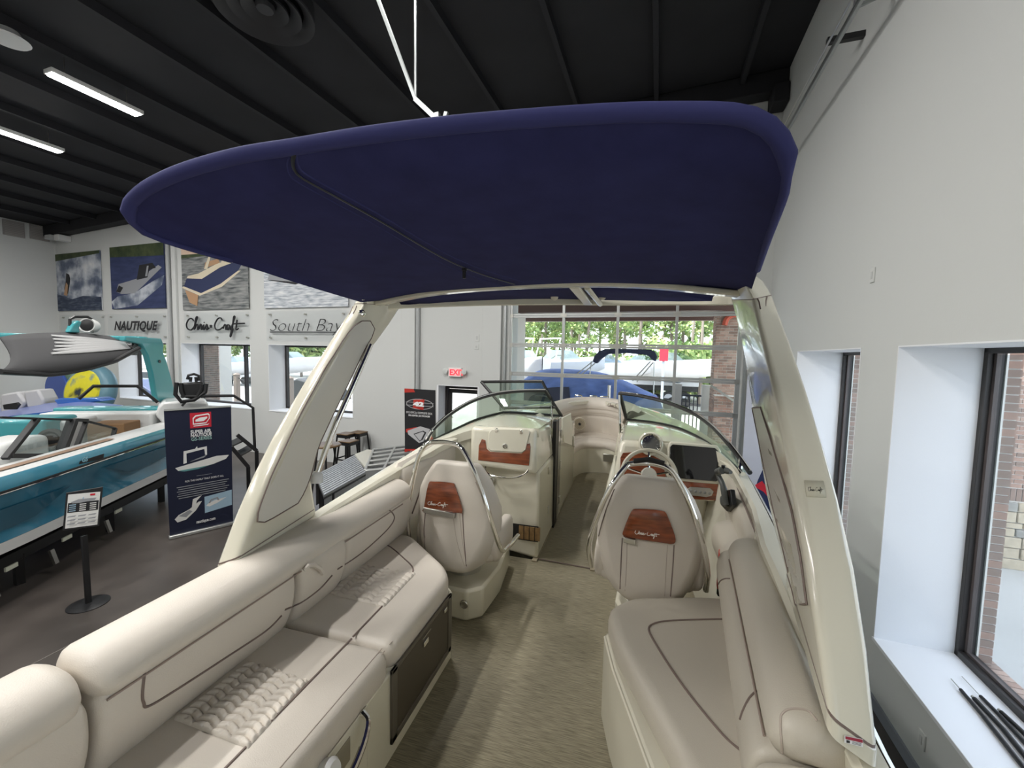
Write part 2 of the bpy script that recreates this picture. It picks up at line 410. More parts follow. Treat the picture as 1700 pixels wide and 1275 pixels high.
for x in (gx[0]-.09, gx[-1]+.08):
    m = MB(True); m.box(x-.02, x+.02, WY-.09, WY-.01, FZ, 3.5); part('vertical_track', m, TRK, t)
# wall columns / conduits on the front wall
for n, (a, b) in enumerate(((-6.05, -5.66), (-3.86, -3.40), (-14.45, -14.27))):
    m = MB(True); m.box(a, b, WY-(.10 if n < 2 else .07), WY+.01, FZ, cz(a)-.3); struct('trim_%d' % (n+2), m, WALL, bevel=.01)
GREYP = mat('grey_pipe', (.42, .43, .43), .5)
m = MB(True); m.cyl((-14.60, WY-.06, FZ), (-14.60, WY-.06, cz(-14.6)-.3), .055); struct('trim_5', m, GREYP, label='grey vertical pipe between the wall photos')
m = MB(True); m.cyl((-5.60, WY-.05, FZ), (-5.60, WY-.05, cz(-5.6)-.3), .05); struct('trim_6', m, GREYP, label='grey vertical pipe left of the exit sign')
# vents on the left wall
SLAT = mat('grey_vent', (.30, .28, .27), .6)
def vent(p0, p1, lab):
    a = at(*p0, True, x=LX); b = at(*p1, True, x=LX)
    t = thing('wall_vent', lab, 'vent', RW((LX+.02, (a.y+b.y)/2, min(a.z, b.z))), group=None)
    m = MB(True); m.box(LX, LX+.03, a.y, b.y, b.z, a.z); part('vent_frame', m, SLAT, t)
    for k in range(9):
        z = b.z+(a.z-b.z)*(k+.5)/9; m = MB(True); m.box(LX+.03, LX+.05, a.y+.03, b.y-.03, z-.02, z+.012); part('slat', m, mat('vent_slat', (.36, .34, .32), .6), t)
vent((3, 363), (41, 396), 'grey louvred wall vent, the left one of the pair below the ceiling')
vent((48, 371), (82, 402), 'grey louvred wall vent nearest the room corner')
# ceiling lights
LMP = mat('lamp_lens', (1, 1, 1), .5, emit=((1, .98, .95), 26))
def ceiling_light(x, y, lab=None, group=None, L=1.25, ang=0):
    z = cz(x)-.36
    t = thing('ceiling_light', lab or 'unseen white linear fixture added under the black ceiling for light', 'light', RW((x, y, z)), group=group)
    m = MB(True); m.box(x-.11, x+.11, y-L/2, y+L/2, z, z+.07); part('housing', m, WHITE, t, bevel=.01)
    m = MB(True); m.box(x-.085, x+.085, y-L/2+.03, y+L/2-.03, z-.022, z-.001); part('diffuser', m, LMP, t, bevel=.008)
    m = MB(True); m.cyl((x, y-L/3, z+.07), (x, y-L/3, cz(x)), .006, 6); part('suspension_rod', m, STEEL, t)
    m = MB(True); m.cyl((x, y+L/3, z+.07), (x, y+L/3, cz(x)), .006, 6); part('suspension_rod', m, STEEL, t)
    ld = bpy.data.lights.new('lamp', 'AREA'); ld.shape = 'RECTANGLE'; ld.size = .2; ld.size_y = L; ld.energy = LAMP_W; ld.color = (1, .98, .95)
    lo = bpy.data.objects.new('lamp', ld); C.objects.link(lo); lo.location = RW((x, y, z-.035)); lo.rotation_euler = (0, 0, DR)
LZ = 5.9
for (p, q, lab) in (((110, 140), (210, 180), 'glowing white linear ceiling light, the right one of the two in view'), ((0, 217), (66, 245), 'glowing white linear ceiling light at the left edge of the frame')):
    a = at(*p, True, z=cz(-9.2 if p[0] else -12.4)-.38); b = at(*q, True, z=cz(-9.2 if p[0] else -12.4)-.38)
    ceiling_light((a.x+b.x)/2, (a.y+b.y)/2, lab)
for x, y in ((-2.8, 3.9), (-5.4, 3.0), (-3.2, -4.2), (-5.2, -3.4), (-9.2, -.4), (-5.2, .6), (-12.6, .6), (-16, 4.6), (-16, -2), (-9.2, -5.2), (-3.4, -.9), (-13, -5)):  # fixtures out of view, added and placed to brighten boat and walls
    ceiling_light(x, y, group='added linear fixtures out of the frame')
# round ceiling diffuser, disc, camera, exit sign, wall plates
c0 = at(440, 22, True, z=cz(-4.9)-.35); R0 = .60
t = thing('ceiling_diffuser', 'round black stepped air diffuser on the ceiling at the top left', 'vent', RW((c0.x, c0.y, c0.z)))
DIF = mat('black_diffuser', (.030, .030, .034), .5)
for r1, r2, dz in ((.60, .46, 0), (.44, .30, .05), (.28, .14, .1)):
    m = MB(); m.ringlathe(RW(c0), (0, 0, 1), [(r1, 0+dz*.3), (r2, .10+dz*.3), (r2, .12+dz*.3), (r1, .03+dz*.3)], 40); part('cone_ring', m, DIF, t)
m = MB(); m.lathe(RW(c0), (0, 0, 1), [(.10, .04), (.12, .09), (.05, .12)], 24); part('core', m, DIF, t)
m = MB(); m.ringlathe(RW(c0), (0, 0, 1), [(.60, .03), (.60, .36), (.58, .36), (.58, .03)], 40); part('collar', m, CEIL, t)
c1 = at(12, 68, True, z=cz(-8.6)-.3); m = MB(); m.lathe(RW(c1), (0, 0, 1), [(.02, 0), (.22, .01), (.24, .03), (.18, .06), (.03, .3)], 28)
part('ceiling_speaker', m, WHITE, None, label='small round off-white pendant disc on the ceiling at the left edge', cat='speaker')
c = at(88, 366, True, y=WY-.35); c.z = min(c.z, cz(LX)-.45)
t = thing('security_camera', 'small white security camera in the far left room corner', 'camera', RW(c))
m = MB(True); m.box(c.x-.35, c.x-.02, c.y-.1, c.y+.12, c.z-.07, c.z+.08); part('body', m, GREYP, t, bevel=.02)
m = MB(True); m.box(c.x-.02, c.x+.25, c.y+.0, c.y+.35, c.z-.1, c.z+.1); part('bracket', m, WHITE, t, bevel=.02)
c = at(756, 618, True, y=WY-.03)
t = thing('exit_sign', 'white box exit sign with red letters above the glass door', 'sign', RW((c.x, c.y, c.z-.11)))
m = MB(True); m.box(c.x-.17, c.x+.17, WY-.07, WY, c.z-.11, c.z+.11); part('housing', m, WHITE, t, bevel=.008)
m = MB(True); m.box(c.x-.145, c.x+.145, WY-.074, WY-.070, c.z-.085, c.z+.085); part('face', m, mat('exit_face', (.85, .55, .55), .5, emit=((1, .25, .25), .6)), t)
m = textmb('EXIT', .19, RW((c.x-.135, WY-.078, c.z-.065)), RW((1, 0, 0)), (0, 0, 1), bold=.006); part('lettering', m, mat('exit_red', (.9, .03, .04), .5, emit=((1, .03, .05), 1.6)), t)
for dx in (-.25, .25):
    m = MB(); q = RW((c.x+dx, WY-.06, c.z+.02)); m.lathe(q, RW((0, -1, 0)), [(.03, -.06), (.055, 0), (.07, .03), (.06, .035)], 14); part('emergency_lamp', m, mat('lamp_plastic', (.6, .62, .6), .3), t)
def plate(px, py, w, h, lab, wall='x', cat='wall plate'):
    if wall == 'y':
        c = at(px, py, True, y=WY-.004); m = MB(True); m.box(c.x-w/2, c.x+w/2, WY-.012, WY, c.z-h/2, c.z+h/2)
    else:
        c = at(px, py, True, x=WX-.004); m = MB(True); m.box(WX-.012, WX, c.y-w/2, c.y+w/2, c.z-h/2, c.z+h/2)
    t = thing('wall_plate', lab, cat, RW(c)); part('plate', m, mat('wall_plate', (.62, .63, .61), .5), t, bevel=.003)
    m = MB(True)
    if wall == 'y': m.box(c.x-w*.2, c.x+w*.2, WY-.016, WY-.01, c.z-h*.25, c.z+h*.25)
    else: m.box(WX-.016, WX-.01, c.y-w*.2, c.y+w*.2, c.z-h*.25, c.z+h*.25)
    part('face', m, mat('wall_plate_face', (.52, .53, .52), .5), t)
plate(792, 561, .11, .17, 'small pale plate on the front wall, upper of the two left of the overhead door', 'y')
plate(791, 576, .11, .12, 'small pale plate on the front wall, lower of the two left of the overhead door', 'y')
plate(1449, 457, .085, .14, 'blank rounded plate high on the right wall')
plate(1531, 1228, .075, .12, 'electrical outlet plate low on the right wall below the deep sill', cat='outlet')
# door-opener track pieces on the ceiling / right wall
a = at(1298, 232, True, x=1.62); b = at(1424, 8, True, x=1.62); d = (b-a)
t = thing('horizontal_track', 'slim galvanised overhead door track running up along the right wall', 'track', RW(a))
m = MB(True); m.bar(a-d*.15, b+d*1.1, .03, .07); part('rail', m, TRK, t)
m = MB(True); m.tube([a+Vector((-.07, 0, .02))-d*.15, b+Vector((-.07, 0, .02))+d*1.1], .012); part('torsion_cable', m, STEEL, t)
h = at(1421, 12, True, x=1.62); m = MB(True); m.bar(h, h+Vector((0, 0, 2.2)), .035, .035); m.bar(h, (WX, h.y, h.z+.1), .03, .03); part('hanger', m, TRK, t)
h = at(1378, 68, True, x=1.62); m = MB(True); m.box(h.x-.03, WX, h.y-.03, h.y+.03, h.z-.03, h.z+.03); part('bracket', m, BLACKM, t)
a = at(690, 165, True, y=4.2); b = at(742, 214, True, y=4.2)
t = thing('opener_bracket', 'galvanised hanging strut bracket above the canvas canopy', 'bracket', RW(a))
m = MB(True); m.bar(a, b+(b-a)*.6, .05, .05); part('strut_rail', m, TRK, t)
u = at(690, 0, True, y=4.2); u2 = at(628, 0, True, y=4.2)
m = MB(True); d = (u-a); m.bar(a, a+d*2.6, .016, .025); part('hanger', m, TRK, t)
m = MB(True); d = (u2-a); m.bar(a, a+d*2.6, .035, .035); part('hanger', m, TRK, t)
a = at(735, 213, True, y=4.15); b = at(741, 186, True, y=4.15); m = MB(True); m.bar(a, b, .03, .04); a = at(727, 212, True, y=4.15); b = at(726, 188, True, y=4.15); m.bar(a, b, .05, .05); part('clamp', m, TRK, t)
# ================================================================== THE CREAM BOAT
SOLE = mat('woven_sole', (.225, .195, .125), .44)
def _sole():
    t = SOLE.node_tree; b = t.nodes['Principled BSDF']; tc = t.nodes['Texture Coordinate'] if 'Texture Coordinate' in t.nodes else t.nodes.new('ShaderNodeTexCoord')
    g = t.nodes.new('ShaderNodeNewGeometry'); mp = t.nodes.new('ShaderNodeMapping'); mp.inputs['Scale'].default_value = (7, 150, 1); t.links.new(g.outputs['Position'], mp.inputs[0])
    n = t.nodes.new('ShaderNodeTexNoise'); n.inputs['Scale'].default_value = 1.6; n.inputs['Detail'].default_value = 5; t.links.new(mp.outputs[0], n.inputs[0])
    r = t.nodes.new('ShaderNodeValToRGB'); r.color_ramp.elements[0].position = .34; r.color_ramp.elements[1].position = .66
    r.color_ramp.elements[0].color = (.16, .14, .094, 1); r.color_ramp.elements[1].color = (.35, .315, .22, 1)
    t.links.new(n.outputs[0], r.inputs[0]); t.links.new(r.outputs[0], b.inputs['Base Color'])
    bp = t.nodes.new('ShaderNodeBump'); bp.inputs['Strength'].default_value = .25; bp.inputs['Distance'].default_value = .004; t.links.new(n.outputs[0], bp.inputs['Height']); t.links.new(bp.outputs[0], b.inputs['Normal'])
_sole()
STR = []  # script lettering strokes in unit box
def script_strokes():
    S = [[(.13, .80), (.09, .93), (.04, .85), (.0, .50), (.02, .18), (.08, .10), (.13, .28)], [(.12, .15), (.20, .98), (.18, 1.0), (.155, .55), (.14, .12)],
         [(.15, .2), (.18, .48), (.205, .46), (.20, .14), (.225, .2)], [(.225, .2), (.25, .50), (.27, .42), (.265, .15), (.29, .2)], [(.29, .2), (.31, .48), (.305, .14), (.33, .2)],
         [(.33, .2), (.36, .5), (.375, .3), (.36, .12), (.40, .24)], [(.315, .62), (.32, .66)], [(.42, .3), (.45, .42)], [(.42, .42), (.45, .3)], [(.435, .26), (.435, .46)],
         [(.63, .80), (.60, .95), (.55, .85), (.50, .45), (.52, .15), (.58, .12), (.64, .3)], [(.64, .2), (.67, .48), (.69, .42), (.685, .15), (.705, .2)],
         [(.75, .42), (.72, .46), (.71, .2), (.73, .13), (.755, .42), (.76, .15), (.775, .2)], [(.775, .2), (.84, .95), (.825, 1.0), (.80, .3), (.76, -.30), (.775, -.3), (.81, .2)],
         [(.88, .8), (.86, .2), (.875, .13), (.90, .22)], [(.80, .52), (1.0, .56)]]
    return S
def logo_on(o, right, up, w, h, r, mb=None, n=4):
    mb = mb or MB(); right = Vector(right).normalized(); up = Vector(up).normalized()
    for s in script_strokes():
        P = [Vector(o)+right*(x*w)+up*(y*h) for x, y in s]
        mb.tube(smooth_curve(P, n) if len(P) > 2 else P, r, 5)
    return mb
def ext_y(mb, prof, y0, y1, R, n=4, yfun=None, cen=None):
    """extrude an (x,z) profile along y with rounded ends; yfun shifts x,z along y"""
    cx = sum(p[0] for p in prof)/len(prof); zz = sum(p[1] for p in prof)/len(prof)
    if cen: cx, zz = cen
    hs = min(max(p[0] for p in prof)-min(p[0] for p in prof), max(p[1] for p in prof)-min(p[1] for p in prof))/2
    st = []
    for k in range(n+1):
        a = pi/2*k/n; st.append((y0+R*(1-sin(a)), R*(1-cos(a)))) 
    st = [(y0+R*(1-cos(pi/2*k/n)), R*(1-sin(pi/2*k/n))) for k in range(n+1)]
    en = [(y1-(y-y0), e) for y, e in st][::-1]
    rings = []
    mid = []
    if yfun:
        for k in range(1, 8): mid.append((y0+R+(y1-y0-2*R)*k/8, 0))
    for y, e in st+mid+en:
        s = max(.3, 1-e/hs); dx, dz = yfun(y) if yfun else (0, 0)
        rings.append([(cx+(px-cx)*s+dx, y, zz+(pz-zz)*s+dz) for px, pz in prof])
    return mb.loft(rings)
def prof_round(P, n=4): return [(p.x, p.z) for p in smooth_curve([(x, 0, z) for x, z in P], n, closed=True)]
# ---------------------------------------------------------------- hull, deck, sole
boat = thing('motorboat', 'large cream open-bow motorboat seen from inside its cockpit, with tan woven floor', 'boat', (XC, 3.0, FZ+.3))
hbP = [(-1.6, 1.05), (0, 1.09), (1, 1.11), (1.5, 1.15), (2, 1.17), (3.5, 1.24), (4.5, 1.24), (5.5, 1.16), (6.4, .98), (7.2, .66), (7.9, .28), (8.25, .03)]
def lerp_tab(T, v):
    if v <= T[0][0]: return T[0][1]
    for (a, b), (c, d) in zip(T, T[1:]):
        if v <= c: return b+(d-b)*(v-a)/(c-a)
    return T[-1][1]
def hb(y, sgn=-1): return lerp_tab(hbP, y) if sgn < 0 else lerp_tab([(-1.6, 1.12), (0, 1.16), (1, 1.19), (2.2, 1.29), (2.5, 1.33), (3.3, 1.40), (4.2, 1.40), (5.3, 1.24), (6.4, 1.0), (7.2, .66), (7.9, .28), (8.25, .03)], y)
def zg(y): return lerp_tab([(-1.6, .85), (1.3, .862), (2, .945), (3.5, 1.04), (5, 1.08), (8.3, 1.06)], y)
ys = [-1.6+9.85*k/44 for k in range(45)]
for sgn, nm in ((-1, 'port'), (1, 'starboard')):
    rows = []
    for y in ys:
        h = hb(y, sgn); z = zg(y); kz = -.55+max(0, (y-5.5))*.22
        rows.append([(XC+sgn*h, y, z-.02), (XC+sgn*(h+.03), y, z-.10), (XC+sgn*h*.97, y, z-.35), (XC+sgn*h*.86, y, z-.75), (XC+sgn*h*.70, y, kz+.25), (XC, y, kz-.15)])
    m = MB(); m.grid(rows); part('hull_side', m, GEL, boat)
    # rub rail
    m = MB(); m.tube([(XC+sgn*(hb(y, sgn)+.03), y, zg(y)-.09) for y in ys], .018, 8); part('rub_rail', m, STEEL, boat)
    # deck cap
    rows = []
    for y in ys:
        h = hb(y, sgn); z = zg(y)
        inn = lerp_tab([(-1.6, .98), (1, 1.03), (2.6, 1.06), (3.4, 1.04), (3.9, .97), (4.6, .86), (5.6, .92), (6.3, .74), (7.0, .42), (7.5, .10), (8.25, .0)] if sgn < 0 else [(-1.6, 1.0), (1, 1.09), (2.2, 1.18), (2.7, 1.26), (3.4, 1.30), (3.9, 1.22), (4.6, 1.0), (5.6, .92), (6.3, .74), (7.0, .42), (7.5, .10), (8.25, .0)], y)
        inn = min(inn, h*.97)
        rows.append([(XC+sgn*(h), y, z-.03), (XC+sgn*(h-.012), y, z-.005), (XC+sgn*(h-.03), y, z), (XC+sgn*(inn+.02), y, z+.012), (XC+sgn*inn, y, z), (XC+sgn*inn, y, z-.05)])
    m = MB(); m.grid(rows); part('side_deck', m, GEL, boat)
    # liner
    ex_ = (0 if sgn < 0 else lerp_tab([(-1.6, .02), (1, .06), (2.2, .12), (2.7, .20), (3.5, .24), (5, .1)], y)) if False else None
    E = lambda y: 0 if sgn < 0 else lerp_tab([(-1.6, .02), (1, .06), (2.2, .13), (2.7, .20), (3.5, .24), (5, .1)], y)
    rows = [[(XC+sgn*(E(y)+lerp_tab([(-1.6, .99), (1, 1.04), (2.6, 1.065), (3.5, 1.07), (5.0, 1.0)], y)), y, zg(y)-.02), (XC+sgn*(E(y)*.8+lerp_tab([(-1.6, .99), (1, 1.04), (2.6, 1.05), (3.5, 1.04), (5, .98)], y)-.02), y, .5), (XC+sgn*(E(y)*.6+lerp_tab([(-1.6, .95), (1, 1.0), (2.6, 1.0), (5, .95)], y)-.03), y, -.02)] for y in ys if y < 5.1]
    m = MB(); m.grid(rows); part('cockpit_liner', m, GELD, boat)
m = MB(); m.box(XC-1.0, XC+1.0, -1.62, -1.56, -.5, .93); part('transom', m, GEL, boat, bevel=.01)
m = MB(); m.poly([(-1.62, -1.58, 0), (.56, -1.58, 0), (.66, 3.592, 0), (-1.62, 3.592, 0)]); m.poly([(-1.62, -1.58, -.03), (.56, -1.58, -.03), (.60, 3.592, -.03), (-1.62, 3.592, -.03)])
part('cockpit_floor', m, SOLE, boat)
m = MB(); m.box(-.745, -.25, 3.60, 6.02, -.02, .002); part('walkway_floor', m, SOLE, boat)
m = MB(); m.poly([(-.80, 6.03, .0), (-.22, 6.03, .0), (-.08, 6.6, 0), (-.2, 7.25, 0), (-.9, 7.25, 0), (-1.0, 6.6, 0)]); part('bow_floor', m, SOLE, boat)
m = MB(); m.box(-.78, -.735, 3.55, 6.3, 0, .012).box(-.262, -.225, 3.55, 6.3, 0, .012); part('floor_edging', m, mat('sole_edge', (.36, .31, .22), .5), boat)
m = MB(); m.tube([(-.752, 3.61, .006), (-.25, 3.585, .006)], .006, 5); part('floor_seam', m, PIPE, boat)
# forward decks beside the windshield (dash mouldings)
WS_BASE = {-1: [at(708, 737, x=-1.76), at(725, 728, x=-1.75), at(755, 713, x=-1.71), at(790, 697, x=-1.63), at(825, 687, x=-1.48), at(850, 684.5, x=-1.31), at(932, 690, x=-.86)],
    1: [at(1230, 784, y=3.25), at(1213, 768, y=3.55), at(1190, 747, y=3.95), at(1160, 726, y=4.35), at(1125, 710, y=4.75), at(1085, 701, y=5.1), at(1040, 696, y=5.35)]}
def dashdeck(sgn):
    A = [(-1.70, 3.42, 1.045), (-1.62, 3.58, 1.06), (-1.45, 3.68, 1.12), (-1.2, 3.72, 1.17), (-.78, 3.72, 1.18)] if sgn < 0 else [(.77, 3.22, 1.04), (.76, 3.50, 1.07), (.66, 3.72, 1.12), (.35, 3.77, 1.14), (-.045, 3.77, 1.125)]
    A = resample(smooth_curve(A, 6), 30); B = resample(smooth_curve(WS_BASE[sgn], 8), 30)
    Cc = []
    for k in range(30):
        y = 3.45+2.75*(k/29)**.9; h = hb(y, sgn)-.02; Cc.append(Vector((XC+sgn*max(h*(1-.35*max(0, (k/29-.75))*2), .5), y, zg(y)+.002)))
    dn = Vector((0, 0, -.012)); rows = [[p+Vector((0, .0, -.08)) for p in A], A]+[[a.lerp(b, t)+dn*t+Vector((0, 0, .02*sin(pi*t))) for a, b in zip(A, B)] for t in (.2, .4, .6, .8, 1)]+[[b.lerp(c, t)+dn*(1-t) for b, c in zip(B, Cc)] for t in (.33, .66, 1)]
    m = MB(); m.grid(rows); part('foredeck', m, GEL, boat, angle=50)
dashdeck(-1); dashdeck(1)
# port side bolster forward of the sofa, with moulded pocket
P = prof_round([(-1.66, .98), (-1.60, .99), (-1.555, .90), (-1.56, .60), (-1.60, .45), (-1.66, .50)])
m = MB(); ext_y(m, P, 2.66, 3.72, .06, yfun=lambda y: (-.03*(y-2.6), .03*(y-2.6))); part('side_bolster', m, VIN, boat)
m = MB(); m.tube([(-1.56, 2.8, .62), (-1.553, 2.95, .80), (-1.575, 3.3, .86), (-1.59, 3.6, .86)], .005, 5); part('bolster_piping', m, PIPE, boat)
# bow walls and seats are one moulding with the boat: they are built as things below
# ---------------------------------------------------------------- PORT SOFA
sofa = thing('cockpit_sofa', 'long cream vinyl port sofa with quilted seat inserts and rolled backrest', 'sofa', (-1.3, 1.0, 0))
def prismz(pts, z0, z1): 
    m = MB(); m.loft([[(x, y, z0) for x, y in pts], [(x, y, z1) for x, y in pts]]); return m
part('base', prismz([(-1.60, -1.5), (-.973, -1.5), (-.973, 2.235), (-1.02, 2.28), (-1.42, 2.60), (-1.60, 2.62)], 0.002, .425), GEL, sofa, bevel=.012)
def cushion(name, outline, z0, z1, r, parent, mt, n=3, label=None, crown=.012):
    """seat cushion: plan outline (ccw) with rolled top and bottom edges"""
    cx = sum(p[0] for p in outline)/len(outline); cy = sum(p[1] for p in outline)/len(outline)
    O = [Vector((p[0], p[1], 0)) for p in outline]; N = len(O); nr = []
    for i in range(N):
        d = (O[(i+1) % N]-O[i-1]); nr.append(Vector((d.y, -d.x, 0)).normalized())
    if sum(((O[(i+1) % N]-O[i]).cross(O[i]-Vector((cx, cy, 0)))).z for i in range(N)) > 0: nr = [-q for q in nr]
    ins = lambda e, z: [(O[i].x-nr[i].x*e, O[i].y-nr[i].y*e, z) for i in range(N)]
    rings = [ins(r*(1-sin(pi/2*k/n)), z0+r*(1-cos(pi/2*k/n))*.6) for k in range(n+1)]
    rings += [ins(r*(1-cos(pi/2*k/n)), z1-r+r*sin(pi/2*k/n)) for k in range(n+1)]
    m = MB(); m.loft(rings); return part(name, m, mt, parent, label=label, angle=60), m
def dense(pts, step=.06):
    out = []
    for a, b in zip(pts, pts[1:]+pts[:1]):
        a, b = Vector((*a, 0)), Vector((*b, 0)); n = max(1, int((b-a).length/step))
        out += [(a.lerp(b, k/n).x, a.lerp(b, k/n).y) for k in range(n)]
    return out
def roundpoly(pts, r, n=4):
    out = []; N = len(pts)
    for i in range(N):
        a, b, c = Vector((*pts[i-1], 0)), Vector((*pts[i], 0)), Vector((*pts[(i+1) % N], 0))
        rr = min(r, (a-b).length*.45, (c-b).length*.45); p = b+(a-b).normalized()*rr; q = b+(c-b).normalized()*rr
        for k in range(n+1):
            t = k/n; v = p*(1-t)**2+b*2*t*(1-t)+q*t*t; out.append((v.x, v.y))
    return out
c_aft, mb1 = cushion('seat_cushion', dense(roundpoly([(-.975, .0), (-.972, 1.562), (-1.60, 1.562), (-1.60, .0)], .06)), .40, .538, .045, sofa, VIN)
c_fwd, mb2 = cushion('seat_cushion', dense(roundpoly([(-.972, 1.572), (-.975, 2.20), (-1.06, 2.32), (-1.47, 2.64), (-1.60, 2.64), (-1.60, 1.572)], .07)), .40, .538, .045, sofa, VIN)
bv = bvh_of(mb1, mb2)
def seam3(P, parent, r=.0045, name='piping', mt=None):
    m = MB(); m.tube(P, r, 6); return part(name, m, mt or PIPE, parent)
Z = .539
seam3(smooth_curve([(-1.165, .1, Z), (-1.168, .8, Z), (-1.175, 1.56, Z)], 6), c_aft, .005)
seam3(smooth_curve([(-1.178, 1.575, Z), (-1.185, 1.9, Z), (-1.19, 2.10, Z), (-1.225, 2.21, Z-.001), (-1.35, 2.31, Z-.002), (-1.50, 2.41, Z-.002), (-1.58, 2.44, Z-.003)], 5), c_fwd, .005)
seam3([(-.998, .05, .528), (-.996, 1.55, .528)], c_aft, .0022, 'stitch_line', SEAM); seam3([(-1.012, .05, .536), (-1.010, 1.55, .536)], c_aft, .0022, 'stitch_line', SEAM)
seam3([(-.998, 1.59, .528), (-1.0, 2.17, .528), (-1.08, 2.30, .528), (-1.45, 2.60, .527)], c_fwd, .0022, 'stitch_line', SEAM)
def quilt(corners, ns, nt, parent, h=.012, res=8):
    """corners: a(s0,t0) b(s1,t0) c(s1,t1) d(s0,t1) in plan; overlapping scale stitching"""
    a, b, c, d = [Vector((*p, 0)) for p in corners]; rows = []
    NS, NT = ns*res, nt*res
    for i in range(NT+1):
        t = i/NT; row = []
        for j in range(NS+1):
            s = j/NS; p = a*(1-s)*(1-t)+b*s*(1-t)+c*s*t+d*(1-s)*t
            u = s*ns; v = t*nt+.5*(abs((u % 2)-1))          # zigzag rows
            fu = abs(sin(pi*u)); fv = abs(sin(pi*v)); e = 1 if 0 < i < NT and 0 < j < NS else 0
            row.append((p.x, p.y, .5385+h*(min(1, fv*1.5)**.7*(.6+.4*min(1, fu*1.6)**.7))*e))
        rows.append(row)
    m = MB(); m.grid(rows); return part('quilted_insert', m, VIN, parent, angle=80)
quilt([tuple(at(*p, z=.545).xy) for p in ((547, 984), (638, 1006), (690, 951), (593, 936))], 8, 9, c_fwd)
quilt([tuple(at(*p, z=.545).xy) for p in ((288, 1192), (412, 1240), (512, 1129), (414, 1096))], 8, 10, c_aft, h=.014)
# backrest rolls
LOW = prof_round([(-1.62, .50), (-1.565, .50), (-1.50, .56), (-1.455, .68), (-1.448, .79), (-1.47, .84), (-1.55, .85), (-1.63, .82)])
UP = prof_round([(-1.66, .80), (-1.56, .81), (-1.47, .80), (-1.433, .835), (-1.445, .885), (-1.50, .925), (-1.58, .935), (-1.645, .92), (-1.675, .87)])
m1 = MB(); ext_y(m1, UP, .775, 2.66, .05, 4, yfun=lambda y: (-.018*(y-.8), .004*(y-.8))); part('upper_bolster', m1, VIN, sofa, angle=70)
m2 = MB(); ext_y(m2, UP, -.9, .762, .05, 4, yfun=lambda y: (0, .004)); part('upper_bolster', m2, VIN, sofa, angle=70)
m3 = MB(); ext_y(m3, LOW, .785, 1.545, .035, 4, yfun=lambda y: (-.012*(y-.8), 0)); lb = part('lower_bolster', m3, VIN, sofa, angle=70)
m4 = MB(); ext_y(m4, LOW, 1.56, 1.895, .04, 4, yfun=lambda y: (.006, .008)); ar = part('armrest', m4, VIN, sofa, angle=70)
m5 = MB(); ext_y(m5, LOW, 1.91, 2.66, .045, 4, yfun=lambda y: (-.014*(y-.8), 0)); lf = part('lower_bolster', m5, VIN, sofa, angle=70)
m6 = MB(); ext_y(m6, LOW, -.9, .765, .03, 4); part('lower_bolster', m6, VIN, sofa, angle=70)
bv = bvh_of(m3, m4, m5)
def projseam(bv, pts, parent, r=.0045, n=6, name='piping', mt=None, off=.001, closed=False):
    P2 = [(p.x, p.y) for p in smooth_curve([(x, y, 0) for x, y in pts], n, closed=closed)]
    H = hits(bv, P2, off)
    if len(H) > 2: return seam3(H, parent, r, name, mt)
projseam(bv, [(240, 1112), (236, 1150), (238, 1166), (247, 1172), (300, 1140), (380, 1088), (440, 1048), (467, 1022)], lb)
projseam(bv, [(473, 1012), (500, 1000), (530, 978), (551, 955)], ar)
projseam(bv, [(560, 945), (600, 918), (640, 882), (654, 862), (650, 850), (640, 845)], lf)
seam3([(-1.447-.015*(y-.8), y, .806) for y in [.80+.09*k for k in range(20)]], sofa, .0038, 'groove_piping', PIPE2)
m = MB(); H = hits(bv, [(503, 945), (508, 939), (517, 938), (526, 943), (531, 951)], .018)
if len(H) > 3: m.tube(H, .011, 6); part('pull_strap', m, VIN, ar, bevel=0)
# armrest tongue top cover shows a lighter block end; cooler drawer front
PNL = mat('dark_bronze_panel', (.075, .062, .042), .4); PFR = mat('bronze_panel_frame', (.15, .135, .11), .35, metal=.4)
dr = thing('drawer_tmp', 'x', 'x') if False else None
m = MB(); x = -.970
m.box(x-.003, x+.010, 1.555, 2.20, .085, .118).box(x-.003, x+.010, 1.555, 2.20, .415, .435).box(x-.003, x+.010, 1.555, 1.60, .085, .435).box(x-.003, x+.010, 2.155, 2.20, .085, .435)
fr = part('cooler_door_frame', m, PFR, sofa, bevel=.003)
m = MB(); m.box(x, x+.007, 1.603, 2.152, .12, .412); cdr = part('cooler_door', m, PNL, sofa, bevel=.004)
m = MB(); m.box(x+.006, x+.016, 1.845, 1.895, .345, .372); part('latch', m, CHR, cdr, bevel=.003)
m = MB(); m.box(x+.006, x+.010, 1.84, 1.93, .388, .394); part('vent_slot', m, STEEL, cdr)
m = MB(); m.box(x+.006, x+.016, 2.09, 2.125, .375, .398); part('corner_latch', m, CHR, cdr, bevel=.003)
# stainless grab handle and latch cup on the sofa front, with recess door
m = MB(); m.box(x-.004, x+.004, .55, 1.38, .10, .425); dl = part('locker_door', m, GEL, sofa, bevel=.004)
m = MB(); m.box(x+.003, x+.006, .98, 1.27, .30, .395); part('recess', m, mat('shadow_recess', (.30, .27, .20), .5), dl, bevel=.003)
m = MB(); m.tube(smooth_curve([(-.967, 1.345, .425), (-.93, 1.33, .40), (-.905, 1.24, .36), (-.895, 1.10, .33), (-.90, .9, .32), (-.96, .72, .31)], 6), .013, 8, flat=1.0); part('grab_handle', m, CHR, dl)
m = MB(); m.lathe((-.968, 1.13, .395), (1, 0, .3), [(.035, 0), (.04, .035), (.03, .05), (.012, .05)], 18); part('latch_cup', m, WHITE, dl)
